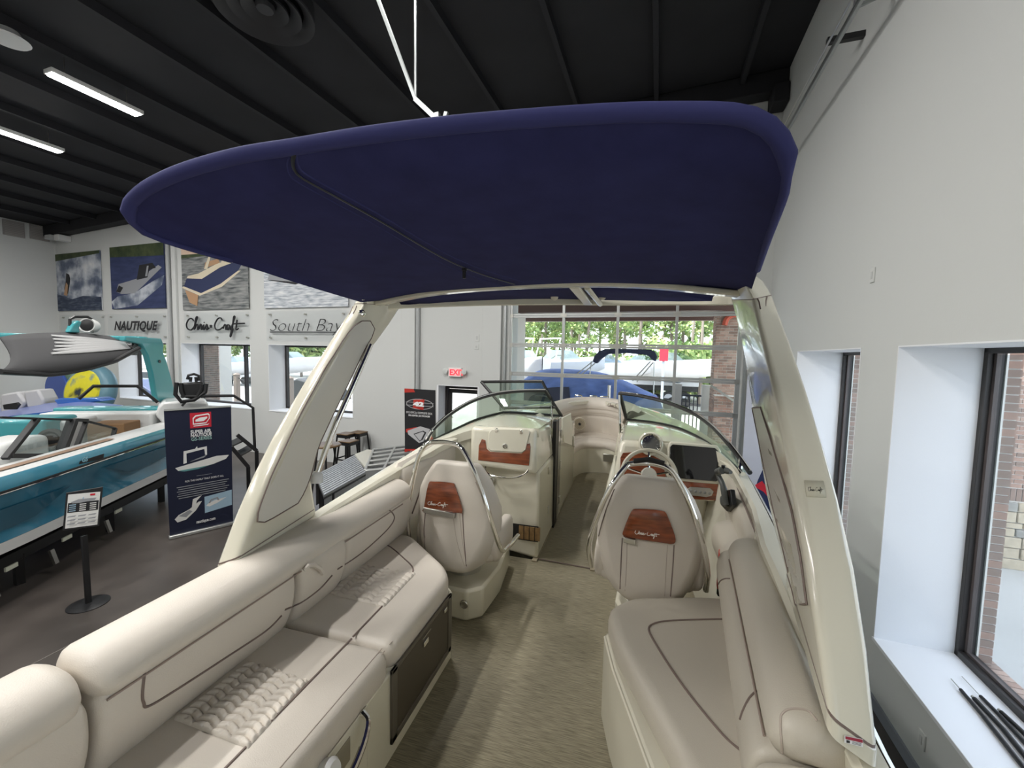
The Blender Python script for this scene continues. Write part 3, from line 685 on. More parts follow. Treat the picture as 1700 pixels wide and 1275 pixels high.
# ---------------------------------------------------------------- STARBOARD LOUNGE
lng = thing('aft_lounge', 'wedge-shaped cream seat along the starboard side at bottom right', 'seat', (.2, 1.8, 0))
base = [(-.075, 2.09), (-.02, 1.86), (.16, 1.30), (.30, .7), (.56, .7), (.60, 2.36), (.45, 2.38), (.0, 2.22)]
part('base', prismz(base, .002, .44), GEL, lng, bevel=.02)
m = MB(); m.tube([(-.066, 2.085, .43), (-.015, 1.86, .43), (.165, 1.30, .43), (.30, .72, .43)], .008, 6); part('base_lip', m, GEL, lng)
ol = dense(roundpoly([(-.065, 2.13), (-.015, 1.90), (.22, 1.35), (.36, .62), (.60, .62), (.62, 2.44), (.42, 2.40), (.05, 2.27)], .07), .05)
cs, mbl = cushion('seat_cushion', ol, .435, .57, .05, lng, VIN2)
bl = bvh_of(mbl)
projseam(bl, [(1200, 1028), (1160, 1029), (1110, 1031), (1085, 1036), (1077, 1046), (1090, 1072), (1116, 1113), (1150, 1160), (1200, 1220), (1234, 1250)], cs, .0045)
m = MB(); m.tube([(-.047, 2.11, .545), (.0, 1.92, .548), (.12, 1.63, .548), (.235, 1.36, .548), (.375, .64, .548)], .002, 5); part('stitch_line', m, SEAM, cs)
sx = lambda y: .125*(y-1.75)      # the starboard side flares forward
LOW2 = prof_round([(.62, .52), (.49, .52), (.437, .58), (.418, .68), (.42, .74), (.45, .795), (.54, .81), (.66, .80)])
UP2 = prof_round([(.67, .78), (.56, .79), (.492, .80), (.460, .845), (.48, .895), (.52, .92), (.58, .925), (.615, .90), (.66, .85)])
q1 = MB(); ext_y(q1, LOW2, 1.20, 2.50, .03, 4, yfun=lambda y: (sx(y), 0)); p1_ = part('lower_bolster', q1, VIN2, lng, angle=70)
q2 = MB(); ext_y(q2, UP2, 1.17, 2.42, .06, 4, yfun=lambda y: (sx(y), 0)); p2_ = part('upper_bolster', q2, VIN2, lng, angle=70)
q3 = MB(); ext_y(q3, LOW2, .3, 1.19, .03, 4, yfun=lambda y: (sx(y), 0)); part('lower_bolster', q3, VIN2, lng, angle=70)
bq = bvh_of(q1, q2)
seam3([(.464+sx(y), y, .805) for y in [1.25+.1*k for k in range(12)]], lng, .0038, 'groove_piping', PIPE2)
seam3([(.672, 2.40, .905), (.63, 2.05, .90), (.587, 1.72, .895), (.545, 1.45, .89), (.515, 1.22, .885)], lng, .007, 'outer_piping')
projseam(bvh_of(q1), [(1229, 1195), (1234, 1180), (1244, 1160), (1256, 1148), (1266, 1146)], p1_, .0035)
projseam(bvh_of(q1), [(1193, 970), (1197, 964), (1204, 961), (1212, 961)], p1_, .0035)
projseam(bq, [(1299, 1250), (1296, 1200), (1300, 1184), (1315, 1177), (1340, 1180), (1356, 1196)], p2_, .003, mt=SEAM)
# helm side bolsters on the starboard side
hs = thing('helm_side_bolster', 'cream padded armrest bolster on the starboard side beside the helm seat', 'bolster', (.70, 2.9, .5))
P = prof_round([(.80, .90), (.68, .92), (.635, .84), (.635, .60), (.67, .5), (.80, .5)])
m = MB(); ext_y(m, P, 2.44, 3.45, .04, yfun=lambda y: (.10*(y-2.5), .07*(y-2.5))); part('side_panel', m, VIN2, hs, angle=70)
m = MB(); m.tube([(.685, 2.46, .93), (.735, 3.0, .96), (.775, 3.4, .98)], .006, 6); part('panel_piping', m, PIPE, hs)
P = prof_round([(.68, .80), (.63, .81), (.565, .76), (.56, .66), (.60, .58), (.68, .58)])
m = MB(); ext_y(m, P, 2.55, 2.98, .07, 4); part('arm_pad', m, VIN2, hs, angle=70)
ex = thing('fire_extinguisher', 'slim red and black cylinder tucked beside the helm side bolster', 'extinguisher', (.56, 2.66, .5))
m = MB(); m.lathe((.565, 2.62, .50), (.05, .2, 1), [(.018, 0), (.022, .02), (.022, .22), (.012, .25)], 12); part('cylinder', m, mat('signal_red', (.55, .02, .01), .3), ex)
m = MB(); m.lathe((.565, 2.615, .46), (.05, .2, 1), [(.014, 0), (.020, .01), (.02, .05)], 12); part('cap', m, BLACK, ex)
# ---------------------------------------------------------------- ARCH
arch = thing('radar_arch', 'glossy cream arch with two leaning legs holding up the navy canvas', 'arch', (XC, 2.0, .9))
tN = 9
def leg(px_o, px_i, px_f, xo, xi, xf):
    def cur(pxs, xr):
        P = [at(*p, x=xr[0]+(xr[1]-xr[0])*k/(len(pxs)-1)) for k, p in enumerate(pxs)]
        return resample(smooth_curve(P, 6), tN)
    return cur(px_o, xo), cur(px_i, xi), cur(px_f, xf)
O, I, F = leg([(357, 938), (385, 862), (430, 762), (490, 655), (545, 567), (585, 505)], [(394, 926), (427, 842), (475, 735), (528, 635), (578, 550), (606, 504)],
              [(526, 842), (519, 790), (540, 722), (566, 668), (598, 603), (636, 556), (668, 508)], (-1.71, -1.66), (-1.60, -1.57), (-1.66, -1.56))
def rings_of(O, I, F, sg=1):
    R = []
    for o, i, f in zip(O, I, F):
        G = f+Vector((-.10*sg, .02, 0)); R.append([o, i, f, G])
    return R
def refine(R):   # round the four corners of each ring
    out = []
    for r in R:
        q = []; N = len(r)
        for k in range(N):
            a, b, c = r[k-1], r[k], r[(k+1) % N]
            for (u, v) in ((a, .05), (c, .05)): pass
            p0 = b+(a-b).normalized()*min(.035, (a-b).length*.4); p1 = b+(c-b).normalized()*min(.035, (c-b).length*.4)
            for t in (0, .25, .5, .75, 1): q.append(p0*(1-t)**2+b*2*t*(1-t)+p1*t*t)
        out.append(q)
    return out
mirr = lambda p, t: Vector((2*XC-p.x-.02*0, p.y-.17*(1-.2*t), p.z))
RP = rings_of(O, I, F)
legL = MB(); legL.loft(refine(RP)); part('leg', legL, GEL, arch, angle=50)
Os, Is, Fs = leg([(1460, 1248), (1446, 1100), (1425, 960), (1398, 840), (1362, 715), (1325, 600), (1284, 490)], [(1377, 1188), (1364, 1110), (1354, 1040), (1338, 930), (1322, 840), (1300, 720), (1275, 600), (1252, 497)],
              [(1304, 945), (1278, 850), (1262, 765), (1248, 680), (1236, 600), (1225, 545), (1212, 497)], (.62, .61), (.50, .49), (.64, .47))
RS = rings_of(Os, Is, Fs, -1)
legR = MB(); legR.loft(refine(RS)); part('leg', legR, GEL, arch, angle=50)
bL, bR = bvh_of(legL), bvh_of(legR)
# foot pads
FEET = []
for R, sg in ((RP, 1), (RS, -1)):
    b = R[0]; dn = Vector((0, 0, -.045)); out = [(p-sum(b, Vector())/4)*1.012+sum(b, Vector())/4 for p in b]
    m = MB(); m.loft(refine([[p+dn+Vector((0, -.004, 0)) for p in out], [p-Vector((0, 0, .006)) for p in out]])); part('foot', m, GEL, arch); FEET.append(m)
    m = MB(); m.loft(refine([[p-Vector((0, 0, .006)) for p in b], [p+Vector((0, 0, .002)) for p in b]])); part('foot_gasket', m, PIPE, arch)
# tops: cross member over the canvas
def xm(p, q, s): return p.lerp(q, s)
topL, topR = RP[-1], RS[-1]
rings = []
for k in range(21):
    s = k/20; a = sin(pi*s); rise = .11*a**.45 if 0 < s < 1 else 0
    rings.append([topL[j].lerp(topR[[0, 1, 2, 3][j]], s)+Vector((0, (.06 if j in (2, 3) else .0)*a, rise+(.05*a**.3 if j in (0, 3) and 0 < s < 1 else 0))) for j in range(4)])
# keep the cross member above the canopy: narrow band
rr = []
for k in range(25):
    s = k/24; x = topL[0].x+.06+(topR[0].x-topL[0].x-.12)*s; y = topL[0].y+.14+(topR[0].y-topL[0].y)*s
    e = min(1, min(s, 1-s)/.06); z = 2.13+.16*sin(pi/2*e)+.07*sin(pi*s)
    rr.append([(x, y-.12, z), (x, y+.13, z), (x, y+.13, z+.05), (x, y-.12, z+.05)])
m = MB(); m.loft(rr); part('cross_member', m, GEL, arch, bevel=.015)
for c0, c1 in ((topL, 1), (topR, -1)):
    m = MB(); cc = sum(c0, Vector())/4
    m.loft(refine([c0, [cc+(p-cc)*.96+Vector((.03*c1, .02, .07)) for p in c0], [cc+(p-cc)*.80+Vector((.09*c1, .04, .14)) for p in c0]])); part('shoulder', m, GEL, arch, angle=50)
    m = MB(); m.loft(refine([[cc+(p-cc)*1.004+Vector((0, 0, -.003)) for p in c0], [cc+(p-cc)*1.004+Vector((0, 0, .003)) for p in c0]])); part('joint_line', m, PIPE, arch)
# inset panels
def panel(bv, pts, name, mt, off=.004, n=5, r=None, parent=arch, label=None, line=PIPE):
    P2 = [(p.x, p.y) for p in smooth_curve([(x, y, 0) for x, y in pts], n, closed=True)]
    H = hits(bv, P2, off)
    if len(H) < 6: return
    m = MB(); m.poly(H); c = part(name, m, mt, parent, label=label, solid=.004)
    if line: 
        m = MB(); m.tube(hits(bv, P2, off*.5), .0035, 5, closed=True); part('panel_seam', m, line, c)
    return c
INS = mat('inset_panel', (.68, .66, .60), .3)
def panel_grid(bv, Lp, Rp, off=.004, nr=26, ncl=5):
    Lq = resample([Vector((x, y, 0)) for x, y in Lp], nr); Rq = resample([Vector((x, y, 0)) for x, y in Rp], nr); rows = []
    for a, b in zip(Lq, Rq):
        row = [hit(bv, *(a.lerp(b, k/(ncl-1)).xy), off=off) for k in range(ncl)]
        if None in row: continue
        rows.append(row)
    m = MB(); m.grid(rows); c = part('inset_panel', m, INS, arch, angle=60)
    e = [r[0] for r in rows]+[rows[-1][k] for k in range(1, ncl)]+[r[-1] for r in rows[::-1]][1:]+[rows[0][k] for k in range(ncl-2, 0, -1)]
    m = MB(); m.tube(e, .0035, 5, closed=True); part('panel_seam', m, PIPE, c)
panel_grid(bL, [(426, 866), (426, 855), (434, 832), (450, 790), (500, 685), (540, 612), (575, 556), (590, 538), (600, 533)], [(438, 867), (452, 860), (496, 834), (512, 800), (528, 740), (552, 688), (579, 633), (604, 581), (619, 556), (622, 542), (614, 533)])
panel_grid(bR, [(1336, 1062), (1322, 1000), (1304, 920), (1287, 850), (1269, 770), (1255, 700), (1243, 640), (1233, 580)], [(1346, 1062), (1344, 1020), (1332, 930), (1317, 850), (1300, 790), (1280, 725), (1256, 650), (1241, 580)])
for bv_, pp in ((bR, [[(1257, 496), (1260, 502), (1262, 513)], [(1273, 493), (1271, 500), (1270, 512)]]), (bL, [[(586, 509), (583, 513), (580, 522)], [(592, 508), (590, 514), (586, 521)]])):
    for q in pp:
        H = hits(bv_, q, .001)
        if len(H) > 1: m = MB(); m.tube(H, .0035, 5); part('joint_slot', m, PIPE, arch)
for bv_, pts in ((bL, [(601, 520), (525, 826)]),):
    for p in pts:
        h = hit(bv_, *p, off=0)
        if h:
            m = MB(); m.lathe(h, (1, -.3, 0), [(.022, -.004), (.022, .004), (.014, .008), (.012, .004), (.006, .006)], 16); part('bolt_cap', m, CHR, arch)
# chrome stay in front of port leg
for mr in (0,):
    P = [at(*p, x=-1.64+.08*k/3) for k, p in enumerate([(523, 790), (549, 718), (583, 640), (613, 572)])]
    P = [p+Vector((.0, .015, 0)) for p in P]
    if mr: P = [mirr(p, .5) for p in P]
    m = MB(); m.tube(smooth_curve(P, 5), .016, 10); part('chrome_stay', m, CHR, arch)
    m = MB(); m.lathe(P[0], (0, 0, 1), [(.03, -.04), (.03, .0), (.018, .02)], 12); part('stay_socket', m, WHITE, arch)
# warning decals at the feet, maker's plate
WD = mat('decal_white', (.8, .8, .8), .5); RD = mat('decal_red', (.35, .02, .05), .5); KD = mat('decal_black', (.02, .02, .02), .5)
def decal(bv, q, parent, split=.45):
    H = [hit(bv, *p, off=.003) for p in q]
    if None in H: return
    a, b, c, d = H; m = MB(); m.poly([a, b, c, d])
    n = (b-a).cross(d-a).normalized()*.001
    if n.dot(a-Vector((0, 0, HC))) > 0: n = -n
    L = lambda s, t: (a*(1-s)+b*s)*(1-t)+(d*(1-s)+c*s)*t+n
    m.m = 1; m.poly([L(.04, .06), L(.96, .06), L(.96, split), L(.04, split)])
    m.m = 2; m.poly([L(.1, .55), L(.28, .55), L(.28, .9), L(.1, .9)])
    for k in range(3): m.poly([L(.4, .55+.13*k), L(.9, .55+.13*k), L(.9, .60+.13*k), L(.4, .60+.13*k)])
    m.m = 0; return part('warning_label', m, [WD, RD, KD], parent, label='white and dark red warning label')
bf = bvh_of(legR, FEET[1])
decal(bf, [(1400, 1219), (1431, 1226), (1431, 1239), (1400, 1231)], arch)
bf2 = bvh_of(legL, FEET[0])
decal(bf2, [(363, 927), (378, 929), (377, 936), (362, 934)], arch)
H = [hit(bR, *p, off=.002) for p in ((1335, 798), (1366, 799), (1371, 826), (1339, 825))]
if None not in H:
    m = MB(); m.poly(H); pl = part('maker_plate', m, mat('plate_cream', (.64, .61, .48), .3), arch, solid=.003)
    m = MB(); logo_on(H[3].lerp(H[0], .35)+(H[1]-H[0])*.1-Vector((0, .004, 0)), H[1]-H[0], H[0]-H[3], (H[1]-H[0]).length*.8, (H[0]-H[3]).length*.28, .0004, m); part('lettering', m, KD, pl)
# forward hoop, braces
hp = [(-1.58, 2.46, 2.16), (-1.38, 2.60, 2.185), (-1.02, 2.70, 2.205), (-.58, 2.77, 2.215), (-.1, 2.80, 2.21), (.25, 2.74, 2.20), (.47, 2.52, 2.17), (.50, 2.34, 2.15)]
hs_ = smooth_curve(hp, 6)
m = MB(); m.loft([[p+Vector((0, 0, -.03)), p+Vector((0, .07, -.005)), p+Vector((0, .07, .025)), p+Vector((0, 0, .03))] for p in hs_]); hoop = part('forward_hoop', m, GEL, arch, bevel=.012)
ap = smooth_curve([(-1.56, 2.34, 2.15), (-1.1, 2.26, 2.200), (-.54, 2.24, 2.222), (.0, 2.22, 2.210), (.48, 2.18, 2.15)], 6)
m = MB(); m.loft([[p+Vector((0, -.03, -.008)), p+Vector((0, .03, -.008)), p+Vector((0, .03, .02)), p+Vector((0, -.03, .02))] for p in ap]); part('aft_crossbar', m, GEL, arch, bevel=.008)
m = MB(); m.hexa([(-.33, 2.24, 2.21), (-.27, 2.24, 2.21), (-.25, 2.80, 2.185), (-.31, 2.80, 2.185), (-.33, 2.24, 2.245), (-.27, 2.24, 2.245), (-.25, 2.80, 2.22), (-.31, 2.80, 2.22)]); part('centre_brace', m, GEL, arch, bevel=.008)
m = MB(); m.tube([(-.235, 2.26, 2.215), (-.20, 2.78, 2.19)], .016, 8); part('brace_tube', m, GEL, arch)
for px, py in ((802, 490), (921, 492), (1000, 491), (1143, 483)):
    q = at(px, py, y=2.72); m = MB(); m.lathe(q, (0, -1, -.3), [(.012, -.02), (.024, .0), (.026, .012), (.015, .02)], 14); part('snap_knob', m, mat('cream_plastic', (.66, .62, .5), .35), arch)
# ---------------------------------------------------------------- CANOPY
can = thing('canvas_canopy', 'large navy blue canvas sun canopy stretched aft from the cream arch', 'canopy', (XC, 1.5, 2.1))
def curve_px(pxs, zf):
    Q = [(p.x, p.y) for p in smooth_curve([(x, y, 0) for x, y in pxs], 8)]; n = len(Q)
    return [at(*q, z=zf(k/(n-1))) for k, q in enumerate(Q)]
zaft = lambda s: 2.245+.10*sin(pi*s)**.8
zarc = lambda s: 2.150+.075*sin(pi*s)
A = curve_px([(213, 358), (220, 340), (250, 316), (310, 290), (400, 266), (490, 252), (620, 232), (760, 216), (900, 205), (1000, 199), (1070, 197), (1150, 197), (1215, 200), (1260, 212), (1290, 236), (1306, 268)], zaft)
B = curve_px([(600, 502), (640, 498), (700, 491), (780, 481), (860, 474), (960, 470), (1060, 471), (1150, 478), (1210, 486), (1245, 489)], zarc)
Ls = curve_px([(213, 358), (222, 376), (245, 392), (300, 411), (400, 440), (500, 472), (600, 502)], lambda s: 2.245-.095*s)
Rs = curve_px([(1306, 268), (1306, 300), (1300, 332), (1275, 400), (1258, 450), (1245, 489)], lambda s: 2.245-.095*s)
nu, nv = 49, 25
A, B, Ls, Rs = resample(A, nu), resample(B, nu), resample(Ls, nv), resample(Rs, nv)
rows = []
for j in range(nv):
    v = j/(nv-1); row = []
    for i in range(nu):
        u = i/(nu-1)
        P = (A[i]*(1-v)+B[i]*v)+(Ls[j]*(1-u)+Rs[j]*u)-(A[0]*(1-u)*(1-v)+A[-1]*u*(1-v)+B[0]*(1-u)*v+B[-1]*u*v)
        row.append(P)
    rows.append(row)
lower = rows
m = MB(); m.grid(lower); bC = bvh_of(m)
# upper skin
upper = [[p+Vector((0, 0, .045*min(1, 6*min(i, nu-1-i)/(nu-1)+.15)*min(1, 5*j/(nv-1)+.2)+.004)) for i, p in enumerate(row)] for j, row in enumerate(lower)]
m.grid(upper)
for seq in ((0, 1), ):
    pass
n0 = nu*nv
for i in range(nu-1):
    m.face((i, i+1, n0+i+1, n0+i)); b_ = (nv-1)*nu; m.face((b_+i, b_+i+1, n0+b_+i+1, n0+b_+i))
for j in range(nv-1):
    m.face((j*nu, (j+1)*nu, n0+(j+1)*nu, n0+j*nu)); m.face((j*nu+nu-1, (j+1)*nu+nu-1, n0+(j+1)*nu+nu-1, n0+j*nu+nu-1))
skin = part('canvas_skin', m, NAVY, can, angle=60)
edge = A+Rs[1:14]
m = MB(); m.tube([Ls[k]+Vector((0, 0, .006)) for k in range(7, 0, -1)]+[p+Vector((0, 0, .012)) for p in A]+[Rs[k]+Vector((0, 0, .006)) for k in range(1, 16)], [.010]*7+[.019]*len(A)+[.010]*15, 10); part('sewn_edge_roll', m, NAVY2, can, angle=80)
T = [(489, 254), (486, 266), (488, 280), (497, 292), (520, 306), (570, 333), (630, 366), (700, 408), (750, 435), (800, 455), (862, 474)]
Q = [(p.x, p.y) for p in smooth_curve([(x, y, 0) for x, y in T], 8)]
m = MB(); m.tube(hits(bC, Q, .001), .006, 6, flat=.5); part('zip', m, BLACK, can)
m = MB(); m.tube(hits(bC, [(x+7, y-6) for x, y in Q], .0), .003, 5); part('flap_edge', m, NAVY2, can)
m = MB(); m.tube(hits(bC, [(x-9, y+6) for x, y in Q], .0), .0022, 5); part('flap_edge', m, NAVY2, can)
m = MB(); H = hit(bC, 771, 444, .004); m.box(H.x-.008, H.x+.008, H.y-.01, H.y+.01, H.z-.012, H.z).box(H.x-.006, H.x+.006, H.y-.006, H.y+.004, H.z-.045, H.z-.012); part('zip_puller', m, BLACK, can)
for p in ((603, 497), (1214, 482)):
    h = hit(bC, *p, off=.001)
    if h: m = MB(); m.lathe(h, (0, 0, -1), [(.010, 0), (.010, .003), (.005, .004)], 12); part('snap_stud', m, CHR, can)
# forward canvas panel seen through the hoop
rows = []
for k in range(13):
    s = k/12; x = -1.5+1.92*s; zc = 2.235+.05*sin(pi*s)
    rows.append([(x, 2.24, zc-.035+.02*sin(pi*s)), (x, 2.5, zc-.045+.01*sin(pi*s)), (x, 2.80-.27*abs(2*s-1)**3, 2.172+.058*sin(pi*s))])
m = MB(); m.grid(rows); part('forward_panel', m, NAVY, can, solid=.006)
# ---------------------------------------------------------------- HELM SEATS
def helm_seat(cx, cy, z0, sc, label, badge, seams, logo, bad_text_h, grp):
    t = thing('helm_chair', label, 'seat', (cx, cy+.15, 0), group=grp)
    # bucket shell: rings upward (z, half width, y back, depth)
    prof = [(.0, .10, .02, .16), (.015, .16, -.01, .22), (.05, .215, -.03, .25), (.12, .262, -.035, .25), (.22, .292, -.03, .20), (.32, .302, -.02, .16), (.42, .298, -.01, .14), (.52, .275, .01, .125), (.60, .24, .03, .115), (.66, .20, .045, .105), (.70, .170, .052, .095), (.715, .15, .06, .075)]
    rings = []
    for z, hw, yb, d in prof:
        R = []
        for (a, b) in rrect(2*hw, d, min(d*.48, hw*.6), 5): R.append((cx+a*sc, cy+(yb+d/2+b+.10*abs(a/ .30)**2.2*(1 if z < .5 else .6))*sc, z0+z*sc))
        rings.append(R)
    sh = MB(); sh.loft(rings); shell = part('backrest_shell', sh, VIN, t, angle=70)
    bs = bvh_of(sh)
    # seat pan and side arms, ahead of the shell
    m = MB(); ext_y(m, prof_round([(cx-.25*sc, z0+.16), (cx-.25*sc, z0+.06), (cx, z0+.05), (cx+.25*sc, z0+.06), (cx+.25*sc, z0+.16), (cx, z0+.18)]), cy+.08, cy+.54, .05, 4); part('seat_cushion', m, VIN, t, angle=70)
    for s in (-1, 1):
        x = cx+s*.265*sc; m = MB(); ext_y(m, prof_round([(x-.04, z0+.08), (x+.04, z0+.08), (x+.04, z0+.26), (x, z0+.29), (x-.04, z0+.26)]), cy+.10, cy+.50, .045, 4); part('armrest', m, VIN, t, angle=70)
    # pedestal
    m = MB(); m.lathe((cx, cy+.28, z0-.10), (0, 0, 1), [(.13, 0), (.13, .05), (.17, .07), (.17, .10)], 24); part('swivel', m, STEEL, t)
    # badge
    B = [(p.x, p.y) for p in smooth_curve([(x, y, 0) for x, y in badge], 3, closed=True)]
    H = hits(bs, B, .004); H2 = hits(bs, B, .018)
    c1 = sum(H2, Vector())/len(H2)
    m = MB(); m.loft([H, H2, [c1+(p-c1)*.93+Vector((0, -.004, 0)) for p in H2]]); bd = part('wood_badge', m, WOODG, t, angle=30)
    b0 = [badge[i] for i in seams[2]]
    Hb = hits(bs, [b0[0], b0[1], (b0[1][0], b0[1][1]+9), (b0[0][0], b0[0][1]+9)], .006)
    if len(Hb) == 4: m = MB(); o = Vector((0, -.026, 0)); m.hexa([Hb[3], Hb[2], Hb[2]+o, Hb[3]+o, Hb[0], Hb[1], Hb[1]+o, Hb[0]+o]); part('steel_trim', m, STEEL, bd, bevel=.003)
    (lx, ly), (rx, ry) = logo
    A_, B_ = hit(bs, lx, ly, .027), hit(bs, rx, ry, .027)
    m = MB(); logo_on(A_, B_-A_, (0, .15, 1), (B_-A_).length, bad_text_h, .0020, m); part('script_lettering', m, mat('silver_lettering', (.8, .74, .66), .4), bd)
    for P in seams[0]:
        Q = [(p.x, p.y) for p in smooth_curve([(x, y, 0) for x, y in P], 5)]
        mm = MB(); HH = hits(bs, Q, .0005)
        if len(HH) > 2: mm.tube(HH, .0035, 5); part('back_seam', mm, PIPE if len(P) > 1 else SEAM, shell)
    for P in seams[1]:
        Q = [(p.x, p.y) for p in smooth_curve([(x, y, 0) for x, y in P], 5)]
        mm = MB(); HH = hits(bs, Q, .0)
        if len(HH) > 2: mm.tube(HH, .0022, 5); part('stitch_line', mm, SEAM, shell)
    return t, bs
stb, bs1 = helm_seat(.148, 2.40, .445, 1.0, 'cream helm seat at the wheel, seen from behind with its mahogany badge', [(1048, 848), (1060, 844), (1098, 847), (1108, 856), (1120, 888), (1118, 901), (1095, 899), (1055, 893), (1035, 888), (1036, 876)],
    ([[(1033, 893), (1031, 930), (1029, 990)], [(1119, 905), (1117, 940), (1113, 990)], [(1020, 812), (1005, 850), (992, 900), (990, 945)], [(1142, 830), (1158, 870), (1167, 920), (1166, 960)]], [[(1041, 900), (1040, 940), (1037, 990)], [(1108, 905), (1106, 940), (1103, 990)]], (8, 7)), ((1054, 885), (1094, 890)), .028, 'helm seats in the cockpit')
prt, bs2 = helm_seat(-1.155, 2.60, .32, 1.06, 'cream companion seat on the port side, turned slightly, on a cream pedestal', [(713, 803), (722, 799), (750, 801), (757, 808), (769, 848), (757, 850), (707, 849), (706, 840)],
    ([[(706, 852), (704, 880), (706, 912)], [(768, 852), (770, 890), (774, 940)], [(700, 775), (688, 820), (681, 870)], [(790, 800), (810, 850), (822, 890)]], [[(752, 854), (759, 900), (771, 940)], [(763, 854), (768, 900), (774, 935)]], (7, 5)), ((713, 836), (746, 839)), .027, 'helm seats in the cockpit')
def rail_of(t, P, r=.0165):
    m = MB(); m.tube(smooth_curve(P, 6), r, 10); part('steel_grab_rail', m, CHR, t)
rail_of(stb, [at(982, 940, y=2.50), at(978, 905, y=2.44), at(988, 868, y=2.43), at(1012, 812, y=2.43), at(1037, 777, y=2.46), at(1048, 770, y=2.48), at(1080, 769, y=2.50), at(1108, 777, y=2.48), at(1126, 798, y=2.46), at(1146, 840, y=2.43), at(1166, 900, y=2.43), at(1174, 950, y=2.46), at(1172, 980, y=2.52)])
m = MB(); m.tube([at(1052, 766, y=2.475), at(1078, 763, y=2.49), at(1103, 770, y=2.475)], .022, 8, flat=.6); part('rail_top_pad', m, BLACK, stb)
rail_of(prt, [at(680, 900, y=2.66), at(677, 860, y=2.64), at(681, 820, y=2.63), at(693, 765, y=2.64), at(705, 741, y=2.66), at(720, 734, y=2.68), at(750, 736, y=2.68), at(768, 746, y=2.66), at(788, 784, y=2.62), at(805, 830, y=2.60), at(820, 880, y=2.60), at(830, 908, y=2.62), at(836, 914, y=2.68), at(848, 903, y=2.80), at(860, 889, y=2.98)])
# port seat box pedestal (moulded into the sole)
pb = thing('seat_pedestal', 'cream moulded box under the companion seat with a round steel courtesy light', 'pedestal', (-1.15, 2.95, 0))
part('box', prismz([(-1.40, 2.60), (-1.02, 2.58), (-.925, 2.66), (-.90, 2.98), (-.95, 3.42), (-1.40, 3.42)], .002, .225), GEL, pb, bevel=.02)
c = at(771, 1003, y=2.58); m = MB(); m.lathe(c+Vector((0, .0, 0)), (0, -1, 0), [(.03, 0), (.03, .008), (.024, .012), (.022, .006), (.006, .006)], 20); part('courtesy_light', m, STEEL, pb)
pb2 = thing('seat_pedestal', 'cream moulded box hidden under the helm seat beside the lounge', 'pedestal', (.15, 2.75, 0))
part('box', prismz([(.02, 2.46), (.40, 2.48), (.40, 3.1), (.0, 3.1), (-.03, 2.6)], .002, .345), GEL, pb2, bevel=.02)
# ---------------------------------------------------------------- PORT CONSOLE
pc = thing('port_console', 'cream port console with a mahogany-trimmed glovebox, dark companionway door and grab rail', 'console', (-1.05, 4.2, 0))
m = MB(); m.hexa([(-1.42, 3.62, .80), (-.762, 3.60, .775), (-.745, 4.35, .775), (-1.50, 4.5, .80), (-1.44, 3.68, 1.165), (-.80, 3.66, 1.185), (-.78, 4.35, 1.13), (-1.50, 4.5, 1.08)])
pod = m; part('dash_pod', m, GEL, pc, bevel=.045, seg=4)
m = MB(); m.hexa([(-1.45, 3.76, .002), (-.735, 3.60, .002), (-.735, 4.36, .002), (-1.45, 4.5, .002), (-1.45, 3.80, .80), (-.755, 3.66, .80), (-.745, 4.36, .80), (-1.45, 4.5, .80)]); part('lower_body', m, GEL, pc, bevel=.03, seg=3)
m = MB(); m.hexa([(-1.66, 3.72, .35), (-1.40, 3.74, .35), (-1.40, 4.6, .35), (-1.66, 4.6, .35), (-1.66, 3.66, 1.04), (-1.42, 3.70, 1.12), (-1.42, 4.6, 1.03), (-1.66, 4.6, .98)]); part('side_fairing', m, GEL, pc, bevel=.06, seg=4)
yf = lambda z: 3.60+(z-.79)*.155   # aft face lean
def onface(px, py, off=0):
    # solve on the leaning aft face of the port pod
    y = 3.62
    for _ in range(4): p = at(px, py, y=y); y = yf(p.z)+(.02*((-p.x-.78)/.64))
    return p+Vector((0, -off, 0))
gd = [onface(x, y, .012) for x, y in [(818, 712), (876, 712), (880, 716), (873, 746), (867, 751), (815, 748), (810, 743), (812, 718)]]
m = MB(); m.prism(gd, (0, .014, 0)); gdoor = part('glovebox_door', m, GEL, pc, bevel=.005)
wd = [onface(x, y, .006) for x, y in [(800, 729), (806, 731), (808, 745), (814, 750), (866, 753), (873, 747), (874, 737), (880, 736), (881, 742), (878, 773), (794, 764), (795, 740)]]
m = MB(); m.prism(wd, (0, .02, 0)); part('wood_panel', m, WOODG, pc, bevel=.004)
for p in ((825, 714), (866, 717)):
    q = onface(*p, .016); m = MB(); m.box(q.x-.014, q.x+.014, q.y-.005, q.y+.012, q.z-.018, q.z+.018); part('hinge', m, CHR, gdoor, bevel=.004)
q = onface(839, 740, .014); m = MB(); m.lathe(q, (0, -1, 0), [(.022, 0), (.023, .006), (.016, .010), (.014, .004), (.006, .004)], 18); part('round_latch', m, STEEL, gdoor)
m = MB(); m.tube(smooth_curve([onface(806, 775, .0), onface(812, 784, .045), onface(832, 789, .06), onface(856, 790, .06), onface(872, 786, .045), onface(877, 781, .0)], 5), .009, 8); part('grab_handle', m, CHR, pc)
q = at(815, 797, y=3.72); m = MB(); m.lathe(q, (0, -1, 0), [(.034, -.005), (.034, .008), (.026, .012), (.022, .004), (.008, .004)], 20); part('speaker_ring', m, STEEL, pc)
for k in range(4):
    a = at(862+9*k, 869+1.0*k, y=3.605); b = at(862+9*k+8, 870+1.0*k, y=3.605)
    m = MB(); m.box(a.x, b.x, 3.592, 3.612, .175, .30); part('teak_slat', m, TEAK, pc, bevel=.003)
m = MB(); m.box(-.985, -.735, 3.597, 3.60, .165, .31); part('slat_recess', m, BLACK, pc)
